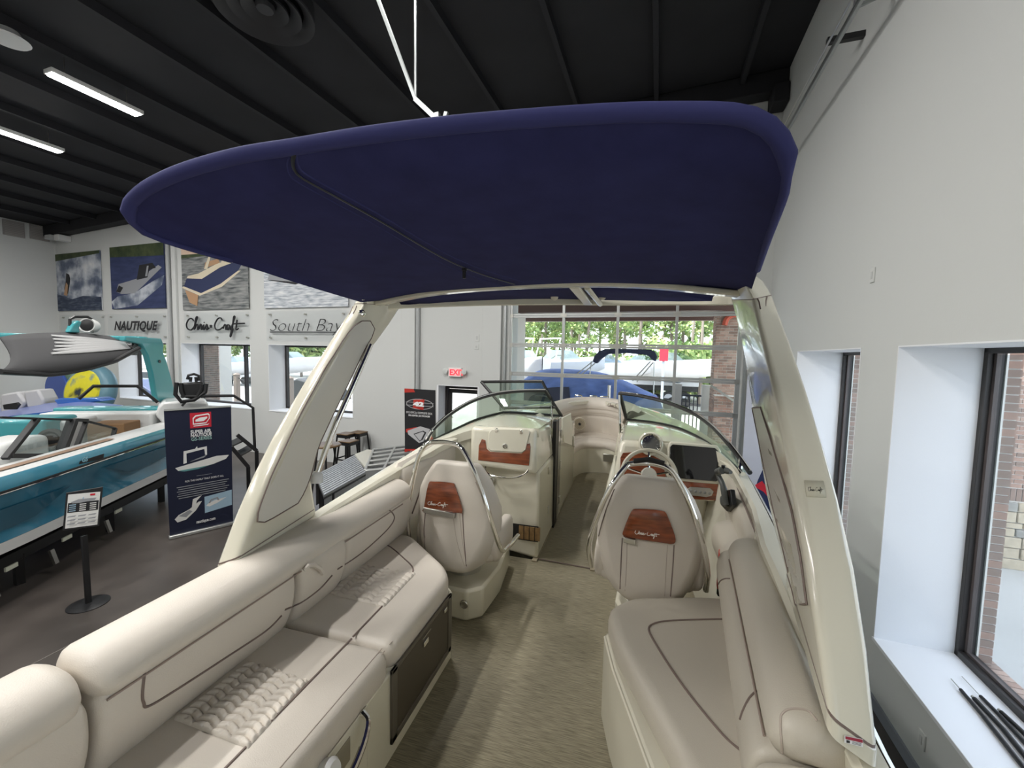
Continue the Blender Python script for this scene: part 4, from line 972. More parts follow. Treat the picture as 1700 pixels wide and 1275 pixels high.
# companionway door in the inner side
m = MB(); m.box(-.76, -.722, 4.33, 4.46, .004, 1.16); part('door_shadow_gap', m, BLACK, pc)
dgl = mat('smoked_panel', (.16, .15, .125), .12, coat=.5)
m = MB(); m.box(-.735, -.715, 4.47, 4.63, .01, 1.17); dpl = part('companionway_door', m, dgl, pc, bevel=.004)
for z in (.22, .62, .98):
    m = MB(); m.box(-.716, -.706, 4.60, 4.66, z-.04, z+.04); part('hinge', m, STEEL, dpl, bevel=.003)
for z in (.30, .70, 1.03):
    m = MB(); m.box(-.742, -.732, 4.05, 4.08, z-.035, z+.035); part('strike_plate', m, STEEL, pc, bevel=.003)
m = MB(); m.box(-1.2, -.73, 4.64, 6.0, .002, .93); part('inner_wall', m, GEL, pc, bevel=.03)
m = MB(); m.hexa([(-.71, 4.72, .86), (-.69, 4.72, .86), (-.63, 5.25, .70), (-.65, 5.25, .70), (-.74, 4.72, 1.14), (-.72, 4.72, 1.14), (-.66, 5.02, 1.16), (-.68, 5.02, 1.16)]); part('bow_door', m, GEL, pc, bevel=.006)
m = MB(); m.box(-.645, -.630, 5.12, 5.17, .74, .86); part('door_catch', m, STEEL, pc, bevel=.003)
# ---------------------------------------------------------------- HELM CONSOLE
hcn = thing('helm_console', 'cream helm console with mahogany dash, black screen and round gauge', 'console', (.3, 4.1, 0))
m = MB(); m.hexa([(-.215, 3.75, .002), (.62, 3.78, .002), (.62, 4.7, .002), (-.165, 6.0, .002), (-.16, 3.72, .72), (.68, 3.72, .72), (.68, 4.7, .72), (-.12, 6.0, .72)]); part('lower_body', m, GEL, hcn, bevel=.03, seg=3)
m = MB(); m.hexa([(-.11, 3.60, .74), (.74, 3.60, .69), (.74, 4.7, .70), (-.12, 4.9, .74), (-.055, 3.72, 1.13), (.76, 3.72, 1.135), (.76, 4.4, 1.0), (-.08, 4.7, 1.05)]); part('dash_pod', m, GEL, hcn, bevel=.05, seg=4)
m = MB(); m.hexa([(-.14, 4.9, .70), (.5, 4.9, .7), (.4, 6.1, .7), (-.12, 6.0, .7), (-.09, 4.9, 1.03), (.5, 4.9, 1.0), (.4, 5.5, .97), (-.07, 5.5, 1.0)]); part('inner_fairing', m, GEL, hcn, bevel=.04, seg=3)
yh = lambda z: 3.60+(z-.72)*.28
def ondash(px, py, off=0):
    y = 3.65
    for _ in range(5): p = at(px, py, y=y); y = yh(p.z)
    return p+Vector((0, -off, off*.25))
def dashprism(pxs, name, mt, off, th=.02, parent=hcn, bevel=.003, label=None):
    P = [ondash(x, y, off) for x, y in pxs]; m = MB(); m.prism(P, (0, th, -th*.2)); return part(name, m, mt, parent, bevel=bevel, label=label)
scr = dashprism([(1112, 742), (1116, 738), (1186, 744), (1191, 749), (1192, 796), (1188, 799), (1118, 793), (1110, 788)], 'display_screen', mat('screen_glass', (.006, .006, .007), .06, coat=.6), .030, .035, bevel=.004)
dashprism([(1108, 743), (1112, 733), (1190, 739), (1196, 748), (1196, 801), (1190, 804), (1116, 798), (1106, 790)], 'screen_surround', GEL, .018, .03, bevel=.010)
wp1 = dashprism([(1030, 760), (1034, 752), (1060, 750), (1076, 752), (1100, 765), (1106, 796), (1192, 804), (1192, 831), (1140, 828), (1095, 822), (1030, 812)], 'wood_dash_panel', WOODG, .010, .015)
sp = dashprism([(1146, 808), (1178, 810), (1184, 816), (1181, 823), (1172, 825), (1146, 822), (1140, 818), (1140, 812)], 'switch_plate', STEEL, .018, .01)
for k in range(5):
    q = ondash(1147+7.5*k, 814.5+1.1*k, .02); m = MB(); m.lathe(q, (0, -1, .25), [(.0105, 0), (.0105, .006), (.007, .009)], 12); part('switch_button', m, mat('button_grey', (.25, .25, .24), .3), sp)
q = ondash(1080, 737, .0)+Vector((0, 0, 0)); m = MB(); m.lathe(q, (0, -1, .3), [(.102, -.05), (.100, .025), (.088, .035), (.080, .028)], 32); gb = part('gauge_bezel', m, GEL, hcn)
m = MB(); m.lathe(q, (0, -1, .3), [(.086, .030), (.078, .042), (.070, .030), (.066, .026)], 32); part('chrome_ring', m, CHR, gb)
m = MB(); m.lathe(q, (0, -1, .3), [(.069, .0), (.069, .027)], 32); part('gauge_face', m, BLACK, gb)
q2 = q+Vector((0, -.0275, .008)); m = MB()
for k in range(9):
    a = radians(-30+30*k); d1 = Vector((cos(a), 0.0, sin(a))); m.bar(q2+d1*.048+Vector((0, -.001+.0, 0))+Vector((0, .3*d1.z*.048, 0)), q2+d1*.06+Vector((0, .3*d1.z*.06, 0)), .003, .002)
part('dial_marks', m, TEXTW, gb)
# steering wheel
sw = part('wheel_hub', (lambda mm: mm.lathe((.175, 3.235, .965), (0, -1, .45), [(.048, -.03), (.05, .02), (.042, .032), (.03, .036), (.012, .03)], 24) and mm)(MB()), mat('hub_cream', (.62, .60, .52), .25, metal=.3), None)
bpy.data.objects.remove(sw)
wh = thing('steering_wheel', 'cream-rimmed steering wheel with steel spokes ahead of the helm seat', 'steering wheel', (.175, 3.25, .78))
ax = Vector((0, -1, .55)).normalized(); cxw = Vector((.170, 3.27, .965)); e1 = Vector((1, 0, 0)); e2 = ax.cross(e1)*-1
if e2.z < 0: e2 = -e2
m = MB(); m.tube([cxw+e1*.195*cos(2*pi*k/40)+e2*.195*sin(2*pi*k/40) for k in range(40)], .0165, 8, closed=True); part('rim', m, mat('rim_cream', (.50, .47, .37), .4), wh)
m = MB(); m.lathe(cxw, ax, [(.035, -.05), (.055, -.02), (.058, .01), (.048, .024), (.015, .028)], 24); part('hub', m, mat('hub_cream', (.62, .60, .52), .25, metal=.3), wh)
for a in (15, 165, 270, 90):
    m = MB(); d1 = e1*cos(radians(a))+e2*sin(radians(a)); m.tube([cxw+d1*.05-ax*.01, cxw+d1*.12-ax*.012, cxw+d1*.188], .008, 6); part('spoke', m, CHR, wh)
m = MB(); m.cyl(cxw-ax*.05, cxw-ax*.34, .03, 14); part('column', m, BLACK, wh)
# throttle
th = thing('throttle_lever', 'dark grey throttle lever on its black side mount by the helm', 'throttle', (.64, 2.9, .8))
TG = mat('throttle_grey', (.085, .09, .085), .4)
b0, b1, b2, b3 = at(1206, 838, x=.64), at(1200, 806, x=.62), at(1192, 787, x=.60), at(1199, 782, x=.59)
m = MB(); m.tube(smooth_curve([b0, b1, b2, b3], 5), [.022]*5+[.018]*5+[.018]*5+[.020], 10, flat=.8); part('lever', m, TG, th)
m = MB(); m.tube([at(1190, 783, x=.58), at(1198, 780, x=.60), at(1208, 782, x=.62), at(1213, 784, x=.63)], [.018, .021, .019, .012], 10); part('hand_grip', m, TG, th)
m = MB(); q = at(1201, 773, x=.6); m.lathe(q-Vector((0, 0, .02)), (0, 0, 1), [(.009, 0), (.012, .012), (.012, .022)], 12); part('trim_button', m, BLACK, th)
m = MB(); P = [at(x, y, x=.655) for x, y in [(1203, 815), (1212, 812), (1215, 838), (1206, 849), (1199, 842), (1199, 825)]]; m.prism(P, (.03, 0, 0)); part('side_mount', m, BLACK, th, bevel=.006)
m = MB(); m.lathe(at(1203, 832, x=.64), (-1, -.3, 0), [(.035, -.01), (.035, .015), (.02, .022)], 18); part('pivot_cap', m, TG, th)
# ---------------------------------------------------------------- WINDSHIELD
WG = glassmat('green_windshield_glass', (.70, .80, .72), .10)
WFR = mat('windshield_trim_black', (.02, .02, .02), .35)
ws = thing('windshield', 'curved green-tinted two-wing windshield with black and steel trim', 'windshield', (XC, 4.6, 1.0))
def wing(top, base, name):
    n = 28; T_ = resample(smooth_curve(top, 8), n); B_ = resample(smooth_curve(base, 8), n)
    rows = [[B_[k].lerp(T_[k], s/4)+Vector((0, 0, 0)) for k in range(n)] for s in range(5)]
    m = MB(); m.grid(rows); g = part('glass_wing', m, WG, ws, angle=80)
    m = MB(); m.tube(T_, .017, 8); part('top_rail', m, WFR, g)
    m = MB(); m.tube([p+Vector((0, -.0, .017)) for p in T_], .008, 6); part('rail_cap', m, CHR, g)
    m = MB(); m.tube(B_, .013, 6); part('base_seal', m, WFR, g)
    m = MB(); m.tube([B_[-1], T_[-1]], .022, 8); part('inner_post', m, WFR, g)
    m = MB(); m.tube([B_[0]+Vector((0, -.05, .0)), B_[0]+Vector((0, .02, .012)), T_[2]+Vector((0, 0, .01))], .016, 8); part('end_fitting', m, CHR, g)
    return T_, B_
pt = [at(706, 733, x=-1.76), at(722, 710, x=-1.75), at(750, 686, x=-1.70), at(785, 666, x=-1.60), at(820, 655, x=-1.44), at(860, 650, x=-1.24), at(905, 649, x=-.98)]
pbs = WS_BASE[-1]
wing(pt, pbs, 'port')
st = [at(1245, 785, y=3.15), at(1226, 758, y=3.35), at(1203, 730, y=3.6), at(1178, 705, y=3.95), at(1148, 685, y=4.3), at(1105, 668, y=4.65), at(1065, 658, y=4.88), at(1029, 653, y=5.0)]
sb = WS_BASE[1]
wing(st, sb, 'starboard')
m = MB(); m.tube([at(1028, 656, y=4.98), at(1030, 728, y=4.9)], .013, 8); part('steel_post', m, CHR, ws)
m = MB(); m.tube([at(915, 664, x=-.93), at(917, 712, x=-.86)], .011, 8); part('steel_post', m, CHR, ws)
# opened centre pane folded on the port side
cpn = thing('centre_windshield_pane', 'centre windshield pane folded open behind the port glass', 'windshield', (-1.45, 5.25, 1.15))
q = [at(799, 634, y=5.25), at(900, 633, y=5.20), at(922, 676, y=5.1), at(836, 677, y=5.1)]
m = MB(); m.poly(q); part('pane', m, WG, cpn)
for a, b in zip(q, q[1:]+q[:1]): m = MB(); m.tube([a, b], .020, 6); part('frame_bar', m, WFR, cpn)
# ---------------------------------------------------------------- BOW
bow = thing('bow_lounge', 'cream wraparound bow seat with round speaker and backrest script', 'seat', (XC, 6.8, 0))
pa = smooth_curve([(-.96, 4.66, 0), (-1.06, 5.5, 0), (-1.08, 6.3, 0), (-.98, 7.0, 0), (-.78, 7.42, 0), (-.54, 7.5, 0), (-.30, 7.42, 0), (-.06, 7.0, 0), (.04, 6.3, 0), (.0, 5.9, 0)], 6)
def offs(P, d):
    out = []
    for i in range(len(P)):
        t_ = (P[min(i+1, len(P)-1)]-P[max(i-1, 0)]).normalized(); out.append(P[i]+Vector((t_.y, -t_.x, 0))*d)
    return out
prof = [(.0, .50), (.015, .62), (.035, .74), (.04, .80), (.03, .825), (.05, .85), (.06, .90), (.05, .925), (.07, .95), (.045, 1.02), (.0, 1.10), (-.05, 1.13), (-.14, 1.10)]
m = MB(); m.grid([[p+Vector((0, 0, z)) for p in offs(pa, d)] for d, z in prof]); part('backrest', m, VIN, bow, angle=80)
for z, d in ((.815, .038), (.935, .057)):
    m = MB(); m.tube([p+Vector((0, 0, z)) for p in offs(pa, d)], .005, 5); part('backrest_seam', m, SEAM, bow)
pin = smooth_curve([(-.74, 4.70, 0), (-.76, 5.6, 0), (-.74, 6.2, 0), (-.66, 6.55, 0), (-.50, 6.66, 0), (-.28, 6.68, 0), (-.14, 6.4, 0), (-.16, 5.9, 0)], 8)
A_ = resample(offs(pa, .0), 40); B_ = resample(pin, 40)
rows = [[a.lerp(b, s)+Vector((0, 0, z)) for a, b in zip(A_, B_)] for s, z in ((0, .50), (.4, .515), (.85, .51), (.96, .495), (1.0, .46), (1.0, .41), (.97, .39))]
m = MB(); m.grid(rows); part('seat_cushion', m, VIN, bow, angle=80)
m = MB(); m.tube([a.lerp(b, .62)+Vector((0, 0, .512)) for a, b in zip(A_, B_)], .004, 5); part('seat_seam', m, SEAM, bow)
m = MB(); m.grid([[p+Vector((0, 0, z)) for p in resample(offs(pin, -.02), 40)] for z in (.41, .2, .002)]); part('seat_base', m, GEL, bow)
q = at(962, 704, y=7.0); ax_ = Vector((.5, -1, 0))
SPG = mat('speaker_cream', (.52, .47, .38), .4)
m = MB(); m.lathe(q, ax_, [(.115, -.03), (.115, .006), (.10, .012), (.095, .004)], 28); sp = part('speaker', m, SPG, bow)
for rr_ in (.08, .058, .036): m = MB(); m.tube([q+ax_.normalized()*.008+Vector((cos(2*pi*k/24)*.9, sin(0)+cos(2*pi*k/24)*.45, 0))*rr_+Vector((0, 0, sin(2*pi*k/24)*rr_)) for k in range(24)], .006, 5, closed=True); part('grille_ring', m, mat('speaker_ring_tan', (.38, .32, .22), .4), sp)
m = MB(); m.lathe(q, ax_, [(.022, 0), (.022, .016), (.01, .02)], 14); part('speaker_dome', m, BLACK, sp)
m = MB(); a = at(1009, 675, y=7.1); logo_on(a, (1, 0, 0), (0, 0, 1), .24, .055, .004, m); part('script_lettering', m, PIPE, bow)
a = at(1011, 760, y=6.63); m = MB(); m.box(a.x-.09, a.x+.10, 6.60, 6.64, a.z-.06, a.z+.06); part('vent_plate', m, STEEL, bow, bevel=.006)
cl = at(1002, 662, y=7.6)
for px in (985, 1003, 960):
    c_ = at(px, 667, y=7.55); m = MB(); m.tube([(c_.x-.07, c_.y, 1.125), (c_.x-.05, c_.y, 1.15), (c_.x+.05, c_.y, 1.15), (c_.x+.07, c_.y, 1.125)], .012, 8); part('deck_cleat', m, CHR, bow)
m = MB(); c_ = at(1011, 655, y=7.9); m.cyl((c_.x, c_.y, 1.05), (c_.x, c_.y, 1.33), .03, 12)
part('bow_light_post', m, CHR, bow)
# ================================================================== SHOWROOM OBJECTS
def onplane(px, py, o, n, room=True):
    """point (room frame) where a sight line meets the plane through o with normal n"""
    d = ray(px, py, room); c = Vector((0, 0, HC)); o = Vector(o); n = Vector(n); return c+d*((o-c).dot(n)/d.dot(n))
# ---------------------------------------------------------------- wall posters
def emap(cols, scale, stretch=(1, 1, 1), name='print', det=6):
    if name in MATS: return MATS[name]
    m = mat(name, (1, 1, 1), .6); t = m.node_tree; b = t.nodes['Principled BSDF']; tc = t.nodes['Texture Coordinate']
    mp = t.nodes.new('ShaderNodeMapping'); mp.inputs['Scale'].default_value = stretch; n = t.nodes.new('ShaderNodeTexNoise'); n.inputs['Scale'].default_value = scale; n.inputs['Detail'].default_value = det
    r = t.nodes.new('ShaderNodeValToRGB'); el = r.color_ramp.elements
    for i, c in enumerate(cols):
        pos = .32+.36*i/(len(cols)-1)
        if i < 2: el[i].position = pos; e = el[i]
        else: e = el.new(pos)
        e.color = (*c, 1)
    t.links.new(tc.outputs['Object'], mp.inputs[0]); t.links.new(mp.outputs[0], n.inputs[0]); t.links.new(n.outputs[0], r.inputs[0]); t.links.new(r.outputs[0], b.inputs['Base Color']); return m
SPRAY = emap([(.05, .07, .12), (.16, .19, .26), (.5, .53, .58), (.72, .73, .74)], 1.4, (1, 1, 1.2), 'print_spray')
DKWAT = emap([(.012, .02, .05), (.03, .045, .085), (.10, .12, .16)], 3, (1, 1, 5), 'print_dark_water')
NVWAT = emap([(.02, .03, .09), (.04, .055, .14)], 2, (1, 1, 4), 'print_navy_water')
GRSH = emap([(.02, .04, .015), (.08, .10, .04)], 3, (1, 1, 1), 'print_shore')
SUNS = emap([(.62, .42, .30), (.75, .58, .46)], .5, (1, 1, 2), 'print_sunset')
GRWAT = emap([(.05, .06, .065), (.20, .21, .21), (.34, .34, .33)], 2.2, (1, 1, 7), 'print_grey_water')
PLWAT = emap([(.25, .29, .34), (.55, .58, .62), (.78, .79, .8)], 3, (1, 1, 8), 'print_pale_water')
MW = mat('print_white', (.72, .72, .70), .6); MK = mat('print_black', (.015, .015, .018), .6); MN = mat('print_navy', (.02, .03, .09), .6)
MT = mat('print_tan', (.45, .27, .15), .6); MC = mat('print_cream', (.68, .60, .45), .6); MG = mat('print_grey', (.3, .31, .33), .6)
MRED = mat('print_red', (.55, .02, .04), .55); MLB = mat('print_pale_blue', (.35, .50, .62), .6)
def poster(x0, x1, z0, z1, label, arts, mats, split=None, rot=0):
    t = thing('wall_poster', label, 'poster', RW(((x0+x1)/2, WY-.02, z0)), group='large photo panels on the front wall')
    ed = [x0]+([split] if split else [])+[x1]
    for a, b in zip(ed, ed[1:]):
        m = MB(True); m.box(a+.012, b-.012, WY-.05, WY-.012, z0, z1); part('board', m, mats[0], t)
    W, Hh = x1-x0, z1-z0
    m = MB(True)
    for k, (mi, P) in enumerate(arts):
        m.m = mi; m.poly([(x0+u*W, WY-.052-.0015*k, z0+v*Hh) for u, v in P])
    part('printed_photo', m, mats, t)
poster(-20.62, -18.05, 3.08, 5.09, 'wall photo of a surfer in spray, leftmost and smallest of the panels', [
    (1, [(0, 0), (1, 0), (1, .22), (.6, .25), (.35, .2), (0, .3)]), (2, [(0, .88), (1, .95), (1, 1), (0, 1)]), (3, [(.18, .30), (.26, .30), (.30, .42), (.33, .55), (.31, .63), (.24, .66), (.22, .52), (.18, .40)]), (4, [(.16, .28), (.24, .26), (.27, .45), (.23, .50)])],
    [SPRAY, DKWAT, GRSH, MK, MT])
poster(-17.50, -14.80, 3.10, 5.14, 'wall photo of a grey inflatable boat under way on navy water', [
    (0, [(0, 0), (1, 0), (1, 1), (0, 1)]), (1, [(0, .84), (1, .80), (1, 1), (0, 1)]), (2, [(.05, .0), (.5, .05), (.95, .35), (1, .5), (.8, .42), (.45, .25), (.12, .2), (0, .12)]), (3, [(.10, .28), (.15, .40), (.35, .44), (.55, .48), (.90, .66), (.96, .62), (.62, .36), (.45, .24), (.2, .24)]),
    (4, [(.5, .45), (.56, .68), (.80, .70), (.86, .62), (.74, .60), (.70, .48)]), (3, [(.66, .50), (.70, .66), (.73, .66), (.70, .50)]), (4, [(.10, .28), (.18, .26), (.24, .34), (.16, .38)])], [NVWAT, GRSH, SPRAY, MG, MK])
poster(-14.0, -11.22, 3.02, 5.20, 'wall photo of a navy and cream cruiser at sunset, in two boards', [
    (0, [(0, 0), (1, 0), (1, .74), (0, .74)]), (1, [(0, .74), (1, .76), (1, 1), (0, 1)]), (2, [(0, .72), (1, .74), (1, .77), (.5, .76), (0, .77)]), (3, [(.03, .33), (.30, .22), (.62, .34), (.86, .50), (.97, .66), (.60, .56), (.32, .42), (.08, .44)]), (4, [(.0, .31), (.28, .19), (.62, .30), (.90, .50), (.86, .50), (.60, .34), (.3, .225), (.03, .33)]),
    (4, [(.08, .44), (.32, .42), (.6, .56), (.97, .66), (.94, .69), (.55, .61), (.28, .50), (.1, .47)]), (5, [(.36, .56), (.60, .62), (.58, .68), (.38, .64)]), (4, [(.36, .55), (.46, .78), (.49, .78), (.41, .55)]), (4, [(.34, .80), (.68, .84), (.68, .87), (.34, .85)]), (4, [(.62, .62), (.70, .84), (.72, .83), (.66, .62)]), (5, [(.05, .28), (.26, .20), (.24, .05), (.12, .1)])],
    [GRWAT, SUNS, GRSH, MN, MC, MT], split=-12.60)
poster(-10.62, -7.7, 3.02, 5.25, 'pale wall photo of a boat wake, half hidden by the navy canvas', [
    (0, [(0, 0), (1, 0), (1, .6), (0, .5)]), (1, [(0, .5), (1, .6), (1, 1), (0, 1)]), (2, [(.05, .36), (.35, .30), (.5, .36), (.48, .42), (.2, .46), (.08, .45)]), (3, [(.12, .45), (.18, .56), (.22, .56), (.20, .45)]), (3, [(.0, .36), (.4, .28), (.6, .34), (.4, .31)])], [PLWAT, emap([(.05, .06, .06), (.2, .22, .22)], 1.5, (1, 1, 1), 'print_far_shore'), MG, MK], split=-9.15)
ACR = glassmat('clear_acrylic', (.97, .975, .98), .02)
def logo_panel(x0, x1, z0, z1, label, build, mt, grp='clear logo panels under the wall photos'):
    t = thing('logo_panel', label, 'sign', RW(((x0+x1)/2, WY-.05, z0)), group=grp)
    m = MB(True); m.box(x0, x1, WY-.058, WY-.048, z0, z1); part('acrylic_sheet', m, ACR, t, bevel=.003)
    for x in (x0+.12, (x0+x1)/2, x1-.12):
        for z in (z0+.09, z1-.09):
            m = MB(True); m.cyl((x, WY-.0, z), (x, WY-.066, z), .024, 8); part('standoff', m, STEEL, t)
    if build: part('lettering', build(x0, x1, z0, z1), mt, t)
logo_panel(-20.5, -17.95, 2.10, 2.93, 'clear logo panel behind the tower speaker, leftmost in the row', None, MK)
logo_panel(-17.75, -14.78, 2.10, 2.93, 'clear wall panel with one word in dark slanted capitals', lambda a, b, c, d: textmb('NAUTIQUE', .40, RW((a+.42, WY-.11, c+.30)), RW((1, 0, 0)), (0, 0, 1), shear=.3, bold=.014, fit=b-a-.75), MK)
logo_panel(-13.95, -11.20, 2.10, 2.93, 'clear wall panel with black two-word script and star', lambda a, b, c, d: logo_on(RW((a+.15, WY-.09, c+.26)), RW((1, 0, 0)), (0, 0, 1), b-a-.3, .42, .022), MK)
def south(a, b, c, d):
    m = textmb('South Bay', .50, RW((a+.10, WY-.075, c+.27)), RW((1, 0, 0)), (0, 0, 1), shear=.35, bold=-.010, fit=2.55)
    q = MB(True); q.box(a+.15, b-.15, WY-.078, WY-.072, c+.235, c+.262); return join(m, q)
logo_panel(-10.55, -7.75, 2.10, 2.93, 'clear wall panel with thin underlined script, partly behind the port arch leg', south, MK)
# ---------------------------------------------------------------- roll-up banner by the blue boat
def board(t, P0, P1, U, th=.012, name='banner_panel', mt=None, facing=None):
    """upright board from P0 to P1 (bottom corners, world) rising by U; returns mapper for flat print"""
    P0, P1, U = Vector(P0), Vector(P1), Vector(U); n = (P1-P0).cross(U).normalized()
    if n.dot(Vector((0, 0, HC))-P0) < 0: n = -n
    m = MB(); m.hexa([P0, P1, P1-n*th, P0-n*th, P0+U, P1+U, P1+U-n*th, P0+U-n*th]); o = part(name, m, mt, t)
    R = P1-P0
    return o, (lambda u, v, k=1: P0+R*u+U*v+n*(.0012*k)), n
def flat(mp, arts, k0=1):
    m = MB()
    for k, (mi, P) in enumerate(arts): m.m = mi; m.poly([mp(u, v, k0+k) for u, v in P])
    return m
def ell(cx, cy, rx, ry, n=20, a0=0, a1=360): return [(cx+rx*cos(radians(a0+(a1-a0)*k/n)), cy+ry*sin(radians(a0+(a1-a0)*k/n))) for k in range(n if a1-a0 == 360 else n+1)]
def word(s, mp, u, v, hgt, W, align='LEFT', k=14, **kw):
    o = mp(u, v, k); r = mp(1, 0)-mp(0, 0); up = mp(0, 1)-mp(0, 0); return textmb(s, hgt, o, r, up, align=align, **kw)
P0 = at(282, 890, True, z=FZ+.05); P1 = at(387, 866, True, z=FZ+.05); T0 = at(272, 681, True, z=FZ+2.10)
P0, P1, T0 = RW(P0), RW(P1), RW(T0); U = Vector((T0.x-P0.x, T0.y-P0.y, T0.z-P0.z)); 
bn = thing('rollup_banner', 'dark navy roll-up banner with a red square emblem in front of the blue boat', 'banner', (P0+P1)/2-Vector((0, 0, .05)))
NB = mat('banner_navy', (.012, .016, .04), .5)
pan, mp, nn = board(bn, P0, P1, U, mt=NB)
W_ = (P1-P0).length; H_ = U.length
m = flat(mp, [(0, [(.36, .845), (.68, .845), (.68, .965), (.36, .965)]),
    (1, [(.40, .872), (.60, .875), (.655, .912), (.655, .945), (.635, .955), (.44, .945), (.40, .925)]), (0, [(.415, .882), (.60, .885), (.643, .915), (.643, .94), (.63, .945), (.45, .935), (.415, .918)]),
    (1, [(.44, .895), (.56, .895), (.62, .918), (.62, .93), (.50, .925), (.44, .91)]), (1, [(.41, .858), (.62, .862), (.65, .872), (.62, .87), (.41, .865)])])
part('emblem', m, [MRED, TEXTW], pan)
tx = join(word('SUPER AIR', mp, .36, .806, .075, W_, bold=.002, fit=W_*.31), word('NAUTIQUE', mp, .36, .778, .075, W_, bold=.002, fit=W_*.315)); part('headline', tx, TEXTW, pan)
part('headline', word('GS-SERIES', mp, .365, .748, .075, W_, bold=.001, fit=W_*.31), mat('print_mint', (.35, .55, .52), .5), pan)
m = flat(mp, [(0, [(.12, .545), (.35, .565), (.75, .60), (.95, .595), (.90, .565), (.65, .53), (.35, .515), (.16, .52)]), (1, [(.16, .52), (.65, .53), (.75, .54), (.45, .512), (.25, .508)]), (0, [(.24, .57), (.25, .67), (.60, .69), (.60, .62), (.57, .62), (.56, .67), (.29, .65), (.29, .575)]), (2, [(.33, .58), (.55, .60), (.60, .62), (.45, .60)]), (0, [(.42, .68), (.45, .70), (.46, .68)])])
part('boat_picture', m, [MW, mat('print_teal', (.12, .32, .33), .5), MG], pan)
tl = join(word('FOR THE FAMILY THAT DOES IT ALL', mp, .25, .42, .045, W_, fit=W_*.6)); part('tagline', tl, TEXTW, pan)
m = flat(mp, [(0, [(.43, .455), (.67, .455), (.67, .458), (.43, .458)])]+[(0, [(.13+.02*(k % 2), .388-.018*k), (.94-.03*(k % 3), .392-.018*k), (.94-.03*(k % 3), .386-.018*k), (.13+.02*(k % 2), .382-.018*k)]) for k in range(6)]); part('body_copy', m, [MG], pan)
m = flat(mp, [(1, [(.54, .13), (.985, .155), (.985, .29), (.54, .27)]), (0, [(.56, .19), (.62, .18), (.75, .20), (.90, .235), (.70, .225), (.60, .21)]), (2, [(.60, .21), (.64, .24), (.75, .25), (.78, .22), (.75, .22), (.73, .24), (.65, .23), (.63, .21)]), (0, [(.08, .13), (.12, .10), (.25, .11), (.40, .17), (.50, .24), (.45, .24), (.30, .19), (.14, .16)]), (2, [(.14, .15), (.25, .13), (.35, .17), (.30, .185)]), (0, [(.34, .20), (.36, .27), (.50, .29), (.42, .25), (.40, .21)])])
part('small_pictures', m, [MW, MLB, MG], pan)
part('web_address', word('nautique.com', mp, .40, .06, .075, W_, bold=.002, fit=W_*.30), TEXTW, pan)
m = MB(); a, b = P0-(P1-P0)*.02, P1+(P1-P0)*.02; m.bar(a-Vector((0, 0, .02)), b-Vector((0, 0, .02)), .09, .055); part('cassette_base', m, ALU, bn, bevel=.012)
m = MB(); m.bar(P0+U, P1+U, .02, .025); part('top_rail', m, ALU, bn)
m = MB(); c = (P0+P1)/2-nn*.05; m.cyl(c, c+U, .008, 6); part('support_pole', m, BLACKM, bn)
# ---------------------------------------------------------------- second banner (42)
a = at(674, 790, True, y=7.75); b = at(724, 646, True, y=7.75); a0 = at(672, 645, True, y=7.75)
P0 = RW((a0.x+.02, 7.75, FZ+.05)); P1 = RW((b.x+.01, 7.75, FZ+.05)); U = Vector((0, 0, a0.z-FZ-.05))+RW((-.03, 0, 0))
bn2 = thing('rollup_banner', 'black and red roll-up banner marked 42 beside the glass door', 'banner', (P0+P1)/2-Vector((0, 0, .05)))
pan, mp, nn = board(bn2, P0, P1, U, mt=mat('banner_black', (.014, .014, .016), .5)); W_ = (P1-P0).length
OV = ell(.5, .855, .44, .052, 24)
m = flat(mp, [(0, [(.0, .96), (.35, .97), (.3, 1.0), (0, 1.0)]), (1, OV), (2, ell(.5, .855, .42, .046, 24)), (0, [(.28, .815), (.62, .80), (.66, .905), (.30, .895)]), (1, [(.05, .868), (.95, .868), (.95, .872), (.05, .872)]), (1, [(.05, .838), (.95, .838), (.95, .842), (.05, .842)]),
    (0, [(.05, .60), (.4, .63), (.9, .55), (1, .5), (1, .47), (.3, .55), (.05, .57)]), (1, [(.10, .585), (.52, .64), (.84, .62), (.66, .50), (.48, .475), (.12, .55)]), (2, [(.30, .56), (.62, .60), (.72, .585), (.60, .51), (.50, .49)]), (1, [(.34, .555), (.60, .59), (.66, .58), (.54, .505), (.5, .5)]), (0, [(0, .40), (1, .43), (1, .33), (0, .36)]), (2, [(.1, .37), (.9, .37), (.9, .385), (.1, .385)])])
part('printed_art', m, [mat('print_bright_red', (.45, .03, .02), .5), mat('print_silver', (.45, .45, .46), .5), MK], pan)
part('lettering', join(word('42', mp, .32, .838, .12, W_, k=24, bold=.008, fit=W_*.36), word('EXCLUSIVE 2nd COMPOSITE DECK', mp, .08, .762, .062, W_, k=24, fit=W_*.84), word('30% LIGHTER | 3X STRONGER', mp, .15, .735, .05, W_, k=24, bold=.001, fit=W_*.7)), TEXTW, pan)
m = MB(); m.bar(P0-Vector((0, 0, .02)), P1-Vector((0, 0, .02)), .09, .055); part('cassette_base', m, ALU, bn2, bevel=.012)
